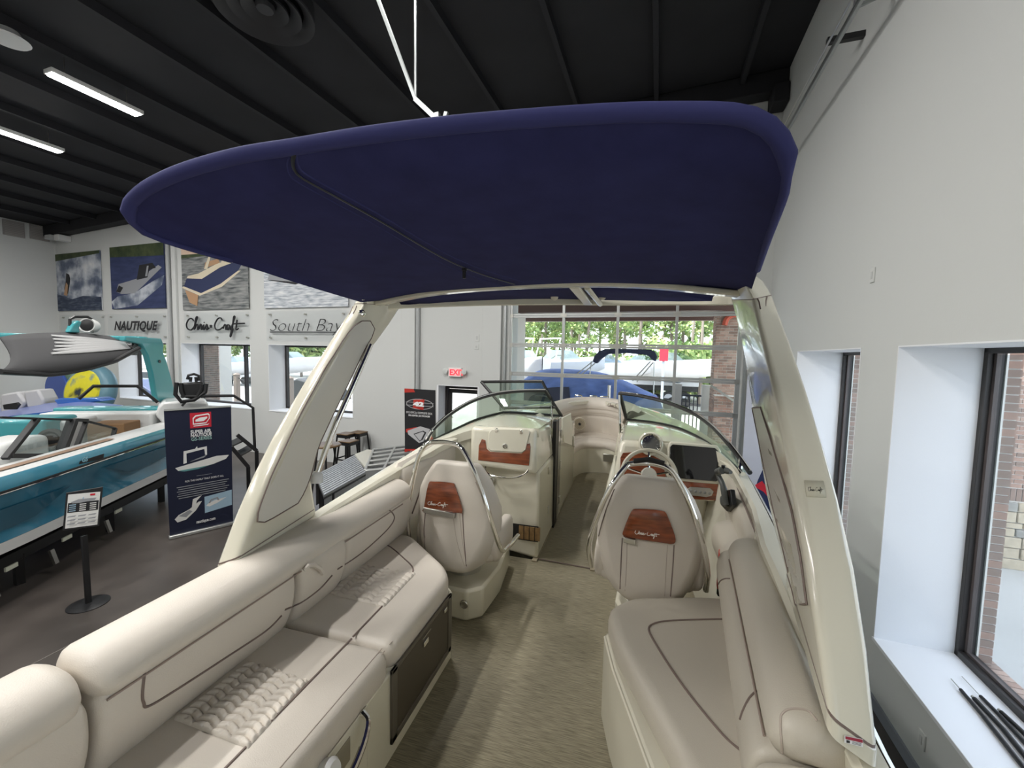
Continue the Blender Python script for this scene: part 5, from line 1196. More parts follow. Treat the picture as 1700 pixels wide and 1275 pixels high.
# ---------------------------------------------------------------- tall banner by the overhead door, right
P0 = RW((1.36, 7.55, FZ+.04)); P1 = RW((1.90, 7.30, FZ+.04)); U = Vector((0, 0, 2.75))
bn3 = thing('tall_banner', 'tall white and navy banner with a red stripe behind the starboard arch leg', 'banner', (P0+P1)/2-Vector((0, 0, .04)))
pan, mp, nn = board(bn3, P0, P1, U, mt=mat('banner_white', (.50, .52, .60), .6))
m = flat(mp, [(0, [(1, .72), (.62, .55), (.40, .40), (.30, .30), (.28, 0), (1, 0)]), (1, [(.30, .36), (.50, .40), (1, .27), (1, .235), (.55, .34)]), (0, [(.15, .87), (.32, .90), (.30, .87)]), (0, [(.12, .84), (.34, .85), (.30, .835)]), (0, [(.18, .80), (.26, .81), (.30, .76), (.27, .75)])]); part('printed_art', m, [MN, MRED], pan)
m = MB(); m.bar(P0-Vector((0, 0, .01)), P1-Vector((0, 0, .01)), .12, .06); part('cassette_base', m, ALU, bn3, bevel=.01)
# ---------------------------------------------------------------- spec sign on stand
bs_ = at(147, 1003, True, z=FZ); stn = thing('sign_stand', 'black pedestal sign stand with a framed spec sheet in front of the blue hull', 'sign', RW(bs_))
m = MB(); m.lathe(RW(bs_), (0, 0, 1), [(.19, 0), (.19, .008), (.17, .016), (.03, .02)], 36); part('base', m, BLACKM, stn)
q = at(139, 878, True, z=-.40); q = Vector((bs_.x-.02, bs_.y+.0, -.36)); m = MB(True); m.bar((bs_.x, bs_.y, FZ+.015), q, .055, .03, up=(1, 0, 0)); part('post', m, BLACKM, stn, bevel=.004)
S = [onplane(x, y, (bs_.x, bs_.y, 0), (.85, -.5, .06)) for x, y in ((104, 881), (165, 873), (171, 808), (110, 818))]
S = [RW(p) for p in S]
R_, U_ = S[1]-S[0], S[3]-S[0]; nrm = R_.cross(U_).normalized()
if nrm.dot(Vector((0, 0, HC))-S[0]) < 0: nrm = -nrm
m = MB(); m.hexa([S[0]-nrm*.01, S[1]-nrm*.01, S[1]+nrm*.01, S[0]+nrm*.01, S[3]-nrm*.01, S[2]-nrm*.01, S[2]+nrm*.01, S[3]+nrm*.01]); fr = part('frame', m, BLACKM, stn, bevel=.004)
mp = lambda u, v, k=1: S[0]+R_*u+U_*v+nrm*(.010+.0012*k)
arts = [(0, [(.06, .05), (.94, .05), (.94, .95), (.06, .95)]), (1, [(.08, .46), (.92, .46), (.92, .72), (.08, .72)]), (3, [(.66, .87), (.80, .87), (.80, .92), (.66, .92)]), (2, [(.15, .74), (.35, .80), (.85, .80), (.80, .74), (.4, .70), (.2, .70)]), (4, [(.45, .80), (.48, .86), (.5, .80)])]
for k in range(4):
    for j in range(3): arts.append((0 if j else 4, [(.12+.28*j, .49+.055*k), (.30+.28*j, .49+.055*k), (.30+.28*j, .515+.055*k), (.12+.28*j, .515+.055*k)]))
for k in range(3):
    for j in range(3): arts.append((2, [(.10+.28*j, .15+.1*k), (.30+.28*j, .15+.1*k), (.34+.28*j, .19+.1*k), (.12+.28*j, .18+.1*k)]))
part('spec_sheet', flat(mp, arts), [MW, MK, MG, MRED, MLB], fr)
# ---------------------------------------------------------------- teal-blue towboat
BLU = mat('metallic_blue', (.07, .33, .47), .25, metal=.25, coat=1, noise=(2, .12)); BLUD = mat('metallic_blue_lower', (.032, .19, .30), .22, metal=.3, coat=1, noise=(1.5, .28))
TEAL = mat('teal_gelcoat', (.05, .30, .33), .3, coat=.4); WGEL = mat('white_gelcoat', (.68, .69, .68), .25, coat=.4); WV = mat('white_vinyl', (.66, .67, .66), .5); BRN = mat('brown_teak_pad', (.21, .115, .05), .6)
G0 = at(0, 793, True, z=.38); G1 = at(272, 712, True, z=.38); uu = (G0-G1); uu.z = 0; uu.normalize(); nn_ = Vector((uu.y, -uu.x, 0))
if nn_.dot(G1) < 0: nn_ = -nn_
S0 = G1-uu*2.3
def BB(a, b, z): return Vector((S0.x+uu.x*a+nn_.x*b, S0.y+uu.y*a+nn_.y*b, z))
BL = (S0-G0).length+2.6; BW = 2.5
tb = thing('towboat', 'metallic blue wakesurf boat with white deck and teal tower on a trailer at left', 'boat', RW(BB(BL/2, BW/2, FZ+.35)))
def bside(a): 
    q = (a-(BL-3.0))/3.0; return 0 if q <= 0 else (BW/2-.30)*q**2.3
av = [BL*k/30 for k in range(31)]
def brow(z, e, mirror=False, dz=0): return [BB(a, (BW-bside(a)-e) if mirror else bside(a)+e, z+dz*max(0, (a-BL+3)/3)**1.5) for a in av]
for mi in (False, True):
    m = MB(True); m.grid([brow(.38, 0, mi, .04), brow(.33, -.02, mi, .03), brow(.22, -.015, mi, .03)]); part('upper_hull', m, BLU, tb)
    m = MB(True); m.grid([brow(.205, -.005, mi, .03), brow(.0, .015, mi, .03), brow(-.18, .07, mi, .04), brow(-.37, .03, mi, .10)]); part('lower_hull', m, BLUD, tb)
    m = MB(True); m.grid([brow(-.37, .025, mi, .10), brow(-.50, .03, mi, .12), brow(-.52, .14, mi, .12)]); part('chine_stripe', m, WGEL, tb)
    m = MB(True); m.grid([brow(-.52, .14, mi, .12), [BB(a, BW/2, -.72+.35*max(0, (a-BL+3)/3)**2) for a in av]]); part('hull_bottom', m, BLACK, tb)  # black here carries the dark shadow under the hull
    m = MB(True); m.tube(brow(.212, -.012, mi, .03), .014, 6); part('rub_rail', m, BLACK, tb)
    m = MB(True); m.tube(brow(.188, -.010, mi, .03), .010, 6); part('rub_rail_chrome', m, CHR, tb)
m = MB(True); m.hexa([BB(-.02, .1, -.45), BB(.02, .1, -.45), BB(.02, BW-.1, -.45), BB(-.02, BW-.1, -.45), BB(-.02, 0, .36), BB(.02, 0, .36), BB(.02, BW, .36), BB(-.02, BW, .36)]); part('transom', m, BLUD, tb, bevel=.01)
# knuckle facets on the hull side
m = MB(True)
for P in ([(4.4, .0), (5.4, .02), (6.0, -.28), (4.9, -.22)], [(2.2, .05), (3.8, .08), (3.2, -.16), (1.6, -.14)]):
    m.poly([BB(a, bside(a)+(.012 if z > -.1 else .042)-.02, z) for a, z in P])
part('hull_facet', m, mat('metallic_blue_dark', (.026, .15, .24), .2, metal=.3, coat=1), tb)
# white deck rim
for mi in (False, True):
    rows = [brow(.38, 0, mi, .04), brow(.42, .05, mi, .04), brow(.43, .28, mi, .04), brow(.36, .34, mi, .04), brow(.0, .36, mi, .04)]
    m = MB(True); m.grid(rows); part('deck_rim', m, WGEL, tb)
m = MB(True); m.hexa([BB(0, .3, -.12), BB(BL-2, .3, -.12), BB(BL-2, BW-.3, -.12), BB(0, BW-.3, -.12), BB(0, .3, -.08), BB(BL-2, .3, -.08), BB(BL-2, BW-.3, -.08), BB(0, BW-.3, -.08)]); part('cabin_floor', m, MG, tb)
m = MB(True); m.grid([[BB(a, bside(a)+.06, .435) for a in av if a > 3.2], [BB(a, bside(a)+.17, .437) for a in av if a > 3.2]]); part('teak_walk_strip', m, mat('brown_strip', (.23, .15, .10), .6), tb)
def bblock(a0, a1, b0, b1, z0, z1, name, mt, bev=.04, par=None):
    a0 += .95; a1 += .95
    m = MB(True); m.hexa([BB(a0, b0, z0), BB(a1, b0, z0), BB(a1, b1, z0), BB(a0, b1, z0), BB(a0, b0, z1), BB(a1, b0, z1), BB(a1, b1, z1), BB(a0, b1, z1)]); return part(name, m, mt, par or tb, bevel=bev, seg=3)
bblock(.05, .95, .40, 2.15, .10, .62, 'sun_pad', WV); bblock(.30, .62, .38, 2.17, .40, .68, 'sun_pad_stripe', TEAL); bblock(1.0, 1.45, .55, 1.1, .12, .50, 'teak_box', BRN, .015); bblock(1.0, 1.7, 1.2, 2.15, .1, .60, 'aft_seat', WV, .05)
bblock(1.3, 2.0, 1.3, 2.1, .1, .66, 'seat_back', TEAL, .05)
bblock(2.2, 3.6, 1.95, 2.2, .1, .60, 'lounge_side', WV, .06); bblock(3.0, 3.7, .5, 1.0, .0, .62, 'driver_seat', WV, .08); bblock(4.6, 5.6, 1.75, 2.15, .1, .64, 'bow_bolster', TEAL, .08); bblock(3.9, 4.9, .5, 1.0, .0, .56, 'console', WGEL, .06)
q = at(82, 728, True, z=.52); m = MB(True); m.lathe((q.x-.0, q.y+.0, .50), (uu.x*-.2+.6, -.7, .15), [(.16, -.05), (.16, .0), (.12, .01), (.09, -.01), (.03, .01)], 24); part('speaker', m, BLACK, tb)
# windshield frame near side
po = BB(3, .34, .4); pn = nn_
WF = mat('windshield_frame_grey', (.014, .014, .015), .45)
def wp(px, py, d=0): return onplane(px, py, po+nn_*d, pn)
wnd = [((61, 696), (8, 762), .05), ((121, 697), (99, 757), .075), ((0, 693), (124, 697), .03), ((97, 756), (14, 757), .06), ((124, 697), (143, 698), .05), ((143, 699), (191, 711), .03), ((191, 711), (186, 731), .04), ((186, 731), (123, 750), .03), ((143, 699), (124, 750), .04)]
for a, b, w_ in wnd: m = MB(True); m.bar(wp(*a), wp(*b), w_*1.5, w_*.9); part('windshield_bar', m, WF, tb, bevel=.006)
for P in ([(64, 698), (119, 698), (97, 754), (16, 755)], [(143, 701), (189, 712), (184, 730), (126, 748)]):
    m = MB(True); m.poly([wp(*p) for p in P]); part('windshield_pane', m, glassmat('tow_glass', (.75, .8, .8), .1), tb)
# GS lettering
ps = [onplane(x, y, BB(3, -.018, .3), pn) for x, y in ((131, 771), (172, 761), (173, 752), (133, 762))]
m = MB(True); m.poly(ps); gp = part('name_badge', m, BLACK, tb)
m = textmb('GS', .085, RW(ps[0]+(ps[1]-ps[0])*.10-nn_*.004+Vector((0, 0, .02))), RW(ps[1])-RW(ps[0]), (0, 0, 1), shear=.2, bold=.004); part('lettering', m, mat('badge_blue', (.25, .5, .6), .4), gp)
# tower
def slab(pxs, o, n, th, name, mt, par, bevel=.02):
    P = [onplane(x, y, o, n) for x, y in pxs]; m = MB(True); m.prism(P, Vector(n)*th); return part(name, m, mt, par, bevel=bevel, seg=2)
To = Vector((-9.6, 5.9, .6)); Tn = nn_
slab([(262, 667), (295, 669), (284, 625), (277, 600), (271, 585), (272, 572), (268, 562), (208, 558), (208, 566), (236, 572), (246, 590), (254, 620)], To, Tn, .10, 'tower_leg', TEAL, tb)
slab([(262, 667), (295, 669), (284, 625), (277, 600), (271, 585), (272, 572), (268, 562), (208, 558), (208, 566), (236, 572), (246, 590), (254, 620)], To+Tn*2.1, Tn, .10, 'tower_leg', TEAL, tb)
a = onplane(240, 563, To, Tn); m = MB(True); m.bar(a, a+nn_*2.2, .28, .09); part('tower_crossbar', m, TEAL, tb, bevel=.03)
m = MB(True); q = onplane(264, 600, To, Tn); m.cyl(q-nn_*.0, q-nn_*.02, .03, 12); part('tower_button', m, BLACK, tb)
q = onplane(225, 580, To, Tn); m = MB(True); m.tube([q+nn_*.05-uu*.1, q+nn_*.6-uu*.05], .11, 12); part('tower_speaker', m, BLACK, tb)
# folded bimini on the tower
top = [(0, 561), (30, 556), (70, 554), (110, 553), (150, 555), (190, 560), (214, 570), (231, 576)]
bot = [(0, 617), (30, 619), (55, 620), (80, 622), (110, 619), (150, 611), (190, 600), (231, 578)]
tt = [onplane(x, y, To+Tn*.9, (nn_.x, nn_.y, .3)) for x, y in top]; bb = [onplane(x, y, To+Tn*.1, (nn_.x, nn_.y, .3)) for x, y in bot]
CNV = mat('charcoal_canvas', (.045, .045, .047), .9); SLV = mat('silver_canvas', (.42, .42, .42), .5)
T2, B2 = resample(tt, 24), resample(bb, 24); rows = []
for s in range(9):
    f = s/8; rows.append([a.lerp(b, f)-nn_*(.30*sin(pi*f)*sin(pi*min(1, (k+3)/26)))-Vector((0, 0, .05*sin(pi*f))) for k, (a, b) in enumerate(zip(T2, B2))])
m = MB(True); m.grid(rows); bvB = bvh_of(m); part('folded_bimini', m, CNV, tb, solid=.03, angle=70)
m = MB(True); m.tube(B2, .035, 8); part('bimini_binding', m, BLACK, tb)
SP = [(88, 575), (100, 561), (120, 558), (160, 562), (200, 569), (224, 576), (205, 585), (170, 592), (130, 596), (100, 594), (88, 588)]
def wave(x0, y0, x1, y1): return [(x0+(x1-x0)*k/8, y0+(y1-y0)*k/8) for k in range(9)]
for k in range(6):
    y0 = 560+6.0*k; P = hits(bvB, wave(92-3*abs(k-2.5), y0, 222, 573+1.2*k), .03)
    if len(P) > 3: m = MB(); m.tube(P, [.018+.022*sin(pi*(i/(len(P)-1))) for i in range(len(P))], 6, flat=.5); part('silver_fold', m, SLV, tb)
# top speaker with mount
sp_ = thing('tower_speaker_light', 'round tower speaker in a teal bracket above the charcoal bimini', 'speaker', RW(onplane(134, 548, To+Tn*.6, Tn)))
q = onplane(146, 540, To+Tn*.5, Tn); m = MB(); m.lathe(RW(q), RW((.5, -.85, .1)), [(.11, -.12), (.13, .0), (.12, .03), (.10, .02)], 24); part('shell', m, WGEL, sp_)
m = MB(); m.lathe(RW(q), RW((.5, -.85, .1)), [(.10, .0), (.10, .03), (.02, .05)], 20); part('cone', m, BLACK, sp_)
slab([(116, 552), (122, 538), (130, 532), (137, 534), (132, 545), (134, 553)], To+Tn*.4, Tn, .08, 'teal_arm', TEAL, sp_)
P = [onplane(x, y, To+Tn*.45, Tn) for x, y in [(116, 552), (116, 530), (124, 526), (145, 526), (153, 530), (153, 552)]]; m = MB(True); m.tube(P, .022, 6); part('guard_hoop', m, BLACKM, sp_)
# trailer
tr = thing('boat_trailer', 'black trailer under the blue boat with small reflectors', 'trailer', RW(BB(BL/2, BW/2, FZ)))
for b in (.45, BW-.45): m = MB(True); m.bar(BB(.2, b, -.80), BB(BL-.2, b, -.80), .10, .14); part('frame_rail', m, BLACKM, tr, bevel=.01)
for a in (1.0, 2.6, 4.4, 6.0): m = MB(True); m.bar(BB(a, .45, -.82), BB(a, BW-.45, -.82), .08, .08); part('cross_beam', m, BLACKM, tr)
for a in (6.9, 7.6):
    for b in (.22, BW-.22):
        c = BB(a, b, -.88); m = MB(); m.lathe(RW(c), RW(nn_), [(.17, -.10), (.29, -.10), (.31, -.05), (.31, .05), (.29, .10), (.17, .10)], 28); w_ = part('tyre', m, DARKG, tr)
        m = MB(); m.lathe(RW(c), RW(nn_), [(.03, -.09), (.10, -.08), (.17, -.095), (.17, .095), (.10, .08), (.03, .09)], 18); part('wheel', m, STEEL, w_)
for a in (3.4, 4.4, 5.2, 6.1):
    m = MB(True); m.bar(BB(a, .25, -.86), BB(a, .20, -1.05), .06, .03); part('jack_bracket', m, STEEL, tr)
    m = MB(True); m.hexa([BB(a-.25, .18, -.80), BB(a-.10, .18, -.80), BB(a-.10, .2, -.80), BB(a-.25, .2, -.80), BB(a-.25, .18, -.75), BB(a-.10, .18, -.75), BB(a-.10, .2, -.75), BB(a-.25, .2, -.75)]); part('reflector', m, mat('reflector_pale', (.7, .72, .6), .4), tr)
for a in (1.6, 3.0, 4.6, 6.2):
    for b in (.45, BW-.45): m = MB(True); m.bar(BB(a, b, -.8), BB(a, b, FZ), .08, .08); part('support_leg', m, BLACKM, tr)
# ---------------------------------------------------------------- boarding steps
st_ = thing('boarding_steps', 'black metal boarding steps with tube handrails at the blue boat stern', 'steps', RW(at(400, 800, True, z=FZ)))
so_ = Vector((-7.9, 6.1, 0)); sn = Vector((.85, -.53, 0))
def sp2(px, py, d=0): return onplane(px, py, so_+sn*d, sn)
for pts, d in (([(300, 658), (388, 657), (420, 677), (423, 746)], 0), ([(131, 662), (155, 641), (228, 641), (262, 668)], 0)):
    m = MB(True); m.tube([sp2(x, y, -d) for x, y in pts], .028, 8); part('handrail', m, BLACKM, st_)
for a, b, w_ in (((394, 722), (426, 748), .07), ((384, 742), (412, 775), .07)): m = MB(True); m.bar(sp2(*a), sp2(*b), w_, w_); part('stringer', m, BLACKM, st_)
for k, (a, b) in enumerate((((386, 742), (403, 734)), ((400, 758), (418, 748)))):
    p, q = sp2(*a), sp2(*b); m = MB(True); m.hexa([p, q, q-sn*.5, p-sn*.5, p+Vector((0, 0, .03)), q+Vector((0, 0, .03)), q-sn*.5+Vector((0, 0, .03)), p-sn*.5+Vector((0, 0, .03))]); part('tread', m, DARKG, st_)
p = sp2(426, 748); m = MB(True); m.bar(p, (p.x, p.y, FZ), .05, .05); part('leg', m, BLACKM, st_); p = sp2(412, 775); m = MB(True); m.bar(p, (p.x, p.y, FZ), .05, .05); part('leg', m, BLACKM, st_)
# ---------------------------------------------------------------- board rack (black) at the stern
rk = thing('wakeboard_rack', 'black folded wakeboard rack on the white engine deck above the navy banner', 'rack', RW(onplane(312, 668, so_, sn)))
for pts in ([(293, 635), (291, 655), (301, 667), (322, 664), (341, 651), (343, 637)], [(300, 636), (301, 650), (306, 660)], [(335, 638), (334, 648), (326, 660)]):
    m = MB(True); m.tube([sp2(x, y) for x, y in pts], .035, 8); part('hoop', m, BLACK, rk)
P = [sp2(x, y) for x, y in [(302, 636), (338, 634), (334, 656), (322, 663), (306, 661)]]; m = MB(True); m.prism(P, -sn*.15); part('rack_body', m, BLACK, rk, bevel=.03)
for pts in ([(311, 630), (313, 623), (322, 621), (330, 624), (331, 632)], [(316, 634), (317, 626)], [(326, 634), (325, 626)]): m = MB(True); m.tube([sp2(x, y) for x, y in pts], .025, 8); part('clamp', m, BLACK, rk)
m = MB(True); m.tube([sp2(310, 665), sp2(302, 674)], .02, 6); part('stem', m, BLACK, rk)
m = MB(True); P = [sp2(x, y, -.3) for x, y in [(262, 676), (270, 668), (300, 666), (345, 668), (350, 690), (270, 704), (258, 690)]]; m.prism(P, -sn*.9); part('engine_deck', m, WGEL, rk, bevel=.04)
rk['label'] = 'black folded wakeboard rack on the white stern deck above the navy banner'
# ---------------------------------------------------------------- blue boat behind
b2 = thing('blue_boat', 'bright blue boat bow pointing right, behind the towboat windshield', 'boat', RW((-13.2, 6.6, -.4)))
BR = mat('royal_blue', (.03, .12, .42), .2, coat=1); o2 = Vector((-12.0, 6.2, 0)); n2 = Vector((.35, -.93, 0)).normalized()
def bp2(px, py, d=0): return onplane(px, py, o2-n2*d, n2)
tp = [(0, 693), (40, 688), (90, 682), (140, 677), (180, 674), (206, 673)]; mdl = [(0, 701), (40, 697), (90, 690), (140, 683), (180, 677), (205, 674.5)]; lw = [(0, 735), (40, 728), (90, 716), (140, 702), (180, 688), (204, 677)]
R1, R2, R3 = [resample([bp2(x, y, 0) for x, y in q], 16) for q in (tp, mdl, lw)]
far = [bp2(x, y, 1.6*(1-k/5)) for k, (x, y) in enumerate([(0, 678), (40, 674), (90, 668), (140, 667), (180, 670), (206, 673)])]
m = MB(True); m.grid([R1, R2, R3, [p-n2*.5 for p in R3]]); part('hull', m, BR, b2)
m = MB(True); m.grid([R1, resample(far, 16)]); part('foredeck', m, mat('deck_blue_grey', (.16, .2, .42), .35, coat=.3), b2)
m = MB(True); m.tube(R2, .018, 6); part('rub_rail', m, WGEL, b2)
P = [bp2(x, y, .7) for x, y in [(88, 664), (100, 661), (160, 661), (172, 666), (150, 669), (95, 672)]]; m = MB(True); m.prism(P, -n2*.4); part('bow_cushion', m, BR, b2, bevel=.03)
for P_, nm in (([(0, 655), (28, 650), (42, 668), (30, 684), (0, 690)], 'seat'), ([(38, 650), (62, 646), (72, 664), (70, 676), (44, 678)], 'seat')):
    P = [bp2(x, y, 1.0) for x, y in P_]; m = MB(True); m.prism(P, -n2*.4); part(nm, m, mat('pale_grey_vinyl', (.45, .45, .46), .5), b2, bevel=.05)
P = [bp2(x, y, .5) for x, y in [(4, 672), (28, 668), (32, 672), (26, 680), (6, 680)]]; m = MB(True); m.prism(P, -n2*.05); part('tower_mount', m, BLACK, b2, bevel=.01)
m = MB(True); c = bp2(60, 700, .8); m.box(c.x-2.2, c.x+.9, c.y-.3, c.y+.7, FZ, c.z-.2); part('cradle', m, BLACKM, b2)
# ---------------------------------------------------------------- clutter by the far wall
tu = thing('towable_tube', 'yellow and teal patterned round inflatable towable tube leaning by the far window', 'tube', RW(at(150, 690, True, y=7.6)))
c = at(151, 650, True, y=7.6); axt = Vector((.2, -1, .25)).normalized()
YEL = emap([(.02, .03, .04), (.60, .55, .02), (.66, .60, .03), (.10, .20, .25)], 2.2, (1, 1, 1), 'tube_yellow_print', 3); e1_ = Vector((1, .2, 0)).normalized(); e2_ = axt.cross(e1_).normalized()
m = MB(True); m.tube([c+e1_*.58*cos(2*pi*k/32)+e2_*.58*sin(2*pi*k/32) for k in range(32)], .23, 12, closed=True); part('outer_ring', m, mat('tube_blue_grey', (.12, .24, .30), .4), tu)
m = MB(True); m.lathe(c, axt, [(.02, .30), (.35, .30), (.58, .26), (.66, .16), (.6, .0)], 28); part('cover', m, YEL, tu)
kb = thing('kneeboard', 'tall rounded blue board standing left of the yellow tube', 'board', RW(at(92, 690, True, y=7.9)))
P = [at(x, y, True, y=7.9) for x, y in [(76, 672), (74, 640), (80, 624), (92, 618), (103, 624), (110, 642), (110, 672)]]; m = MB(True); m.prism(smooth_curve(P, 3), (0, .08, 0)); part('deck', m, mat('board_blue', (.04, .09, .36), .4), kb, bevel=.02)
gb_ = thing('surfboard', 'pale green board partly hidden between the blue board and the yellow tube', 'board', RW(at(112, 690, True, y=8.1)))
P = [at(x, y, True, y=8.15) for x, y in [(104, 670), (103, 625), (112, 612), (122, 622), (124, 670)]]; m = MB(True); m.prism(smooth_curve(P, 3), (0, .06, 0)); part('deck', m, mat('board_green', (.25, .42, .25), .4), gb_, bevel=.02)
# stools and table
SEATW = mat('stool_wood', (.14, .085, .04), .5, noise=(14, .3)); SMET = mat('stool_black', (.012, .012, .013), .4)
def stool(px, py, lab, ztop=-.2):
    c = at(px, py, True, z=ztop); c.y = min(c.y, 8.7); h = .17
    t = thing('bar_stool', lab, 'stool', RW((c.x, c.y, FZ)), group='stools along the front wall')
    m = MB(True); m.box(c.x-h, c.x+h, c.y-h, c.y+h, ztop-.03, ztop); part('seat', m, SEATW, t, bevel=.012)
    m = MB(True); m.box(c.x-h+.01, c.x+h-.01, c.y-h+.01, c.y+h-.01, ztop-.10, ztop-.03); part('seat_frame', m, SMET, t)
    for sx_ in (-1, 1):
        for sy in (-1, 1): m = MB(True); m.bar((c.x+sx_*(h-.02), c.y+sy*(h-.02), ztop-.06), (c.x+sx_*(h+.06), c.y+sy*(h+.06), FZ), .04, .04); part('leg', m, SMET, t)
    f = .45; z = FZ+.35
    for a, b in (((-1, -1), (1, -1)), ((1, -1), (1, 1)), ((1, 1), (-1, 1)), ((-1, 1), (-1, -1))):
        r = h+.03; m = MB(True); m.bar((c.x+a[0]*r, c.y+a[1]*r, z), (c.x+b[0]*r, c.y+b[1]*r, z), .02, .03); part('foot_bar', m, SMET, t)
stool(602, 715, 'black metal stool with wooden seat, rightmost against the grey wall'); stool(575, 719, 'black metal stool with wooden seat, at the back left of the row'); stool(579, 731, 'black metal stool with wooden seat, nearest and centre of the three', -.25)
c = at(547, 738, True, z=-.12); t = thing('pub_table', 'round wooden pub table behind the port arch leg', 'table', RW((c.x, c.y, FZ)))
m = MB(); m.lathe(RW((c.x-.1, c.y, -.16)), (0, 0, 1), [(.30, 0), (.31, .02), (.29, .04)], 28); part('tabletop', m, SEATW, t)
for a in (45, 135, 225, 315): m = MB(True); m.bar((c.x-.1+.15*cos(radians(a)), c.y+.15*sin(radians(a)), -.16), (c.x-.1+.28*cos(radians(a)), c.y+.28*sin(radians(a)), FZ), .035, .035); part('leg', m, SMET, t)
q = at(554, 726, True, y=c.y); m = MB(); m.lathe(RW((c.x+.02, c.y+.02, -.12)), (0, 0, 1), [(.045, 0), (.055, .13), (.05, .13)], 16); part('white_cup', m, WHITE, None, label='white cup on the round wooden pub table', cat='cup')
# aluminium deck boat beside the cream boat
zd = -.30; rp = thing('aluminium_skiff', 'grey ribbed aluminium skiff deck beside the cream boat, with open cross members', 'boat', RW(at(590, 790, True, z=FZ)))
GRD = mat('grey_deck_plank', (.27, .285, .30), .5, noise=(6, .12)); GRL = mat('deck_cream_plate', (.5, .49, .43), .5)
A0, A1, B0, B1 = [at(x, y, True, z=zd) for x, y in ((524, 788), (590, 754), (538, 822), (607, 784))]
nP = 12
for k in range(nP):
    f0, f1 = k/nP+.012, (k+1)/nP-.012; a, b = A0.lerp(B0, f0), A1.lerp(B1, f0); c_, d_ = A1.lerp(B1, f1), A0.lerp(B0, f1)
    m = MB(True); e = Vector((0, 0, -.03)); m.hexa([a+e, b+e, c_+e, d_+e, a, b, c_, d_]); part('deck_plank', m, GRD, rp)
m = MB(True); e = Vector((0, 0, -.035)); m.hexa([A0+e*2, A1+e*2, B1+e*2, B0+e*2, A0+e, A1+e, B1+e, B0+e]); part('sub_deck', m, DARKG, rp)
P = [at(x, y, True, z=zd+.03) for x, y in ((589, 754), (610, 746), (618, 747), (606, 775))]; m = MB(True); m.prism(P, (0, 0, -.04)); part('corner_plate', m, GRL, rp)
C0, C1, D0, D1 = [at(x, y, True, z=zd) for x, y in ((606, 782), (620, 747), (668, 776), (690, 739))]
for k in range(6):
    f = k/5; a, b = C0.lerp(C1, f), D0.lerp(D1, f); m = MB(True); m.bar(a, b, .09, .05); part('cross_member', m, ALU, rp, bevel=.01)
for (a, b) in ((C0, C1), (C0.lerp(D0, .5), C1.lerp(D1, .5)), (D0, D1)): m = MB(True); m.bar(a, b, .05, .06); part('side_rail', m, ALU, rp, bevel=.01)
m = MB(True); m.prism([p+Vector((0, 0, -.35)) for p in (C0, C1, D1, D0)], (0, 0, .03)); part('hull_pan', m, mat('skiff_pan', (.13, .13, .14), .5), rp)
m = MB(True); zz = Vector((0, 0, -.55)); m.grid([[A0, A1, C1], [A0+zz, A1+zz, C1+zz]]); m.grid([[B0, B1, D0], [B0+zz, B1+zz, D0+zz]]); part('hull_side', m, ALU, rp)
for p in (A0, A1, B0, D0): m = MB(True); q = p.lerp((A0+D1)/2, .1); m.bar((q.x, q.y, zd-.05), (q.x, q.y, FZ), .08, .08); part('stand_leg', m, BLACKM, rp)
# rods on the sill
zs = SILL+.012
def rod(pts, rr, lab):
    P = [Vector(RW(at(x, y, True, z=zs+max(rr)+.001))) for x, y in pts]; t = thing('windshield_pole', lab, 'pole', (P[-1].x, P[-1].y, zs), group='black poles lying on the deep sill')
    for i in range(len(P)-1):
        m = MB(); m.tube([P[i], P[i+1]], [rr[i], rr[i] if i else rr[0]], 10); part(['tip', 'shaft', 'grip'][min(i, 2)], m, [STEEL, BLACK, BLACK][min(i, 2)], t)
rod([(1579, 1127), (1595, 1145), (1633, 1190), (1720, 1300)], [.004, .012, .014, .014], 'black pole with the longest bare tip, lying nearest the room on the sill')
rod([(1597, 1123), (1628, 1156), (1660, 1188), (1740, 1275)], [.003, .012, .014, .014], 'black pole with a thin tip pointing past the others, second from the glass')
rod([(1614, 1156), (1618, 1160), (1665, 1210), (1730, 1290)], [.01, .015, .016, .016], 'blunt-ended black pole lying in the middle of the bundle')
rod([(1658, 1178), (1662, 1182), (1700, 1217), (1760, 1275)], [.01, .014, .015, .015], 'short black pole lying closest to the window frame')
# ================================================================== OUTSIDE
GZ = FZ-.06
CONC = mat('sunlit_concrete', (.42, .41, .39), .85, noise=(.6, .08)); GRAV = mat('pale_lot_gravel', (.40, .385, .35), .9, noise=(.8, .12))
m = MB(True); m.box(-70, 60, WY+TH, 80, GZ-.1, GZ); struct('ground_1', m, GRAV, label='pale sunlit boat lot outside the overhead door')
m = MB(True); m.box(WX+TH, 60, -30, WY+TH, GZ-.1, GZ); struct('ground_2', m, CONC, label='pale concrete apron outside the right-hand windows')
BRK = [mat('brick_red', (.33, .195, .145), .85, noise=(9, .2)), mat('brick_brown', (.24, .155, .12), .85, noise=(9, .2)), mat('brick_tan', (.40, .27, .21), .85, noise=(9, .2))]
MORT = mat('pale_mortar', (.74, .71, .66), .9); STN = [mat('stone_tan', (.40, .30, .19), .85, noise=(6, .3)), mat('stone_buff', (.48, .40, .29), .85, noise=(6, .3)), mat('stone_grey', (.30, .28, .25), .85, noise=(6, .3))]
rnd = random.Random(3)
def brick_mesh(w, d, h, mt, nm='brick'):
    m = MB(True); m.box(0, w, 0, d, 0, h)
    me = bpy.data.meshes.new(nm); me.from_pydata(m.v, [], m.f); me.materials.append(mt); return me
def put(par, name, me, p):
    o = bpy.data.objects.new(name, me); C.objects.link(o); o.parent = par; o.location = RW(p)-WP[par.name]; return o
BH, MJ = .0677, .011
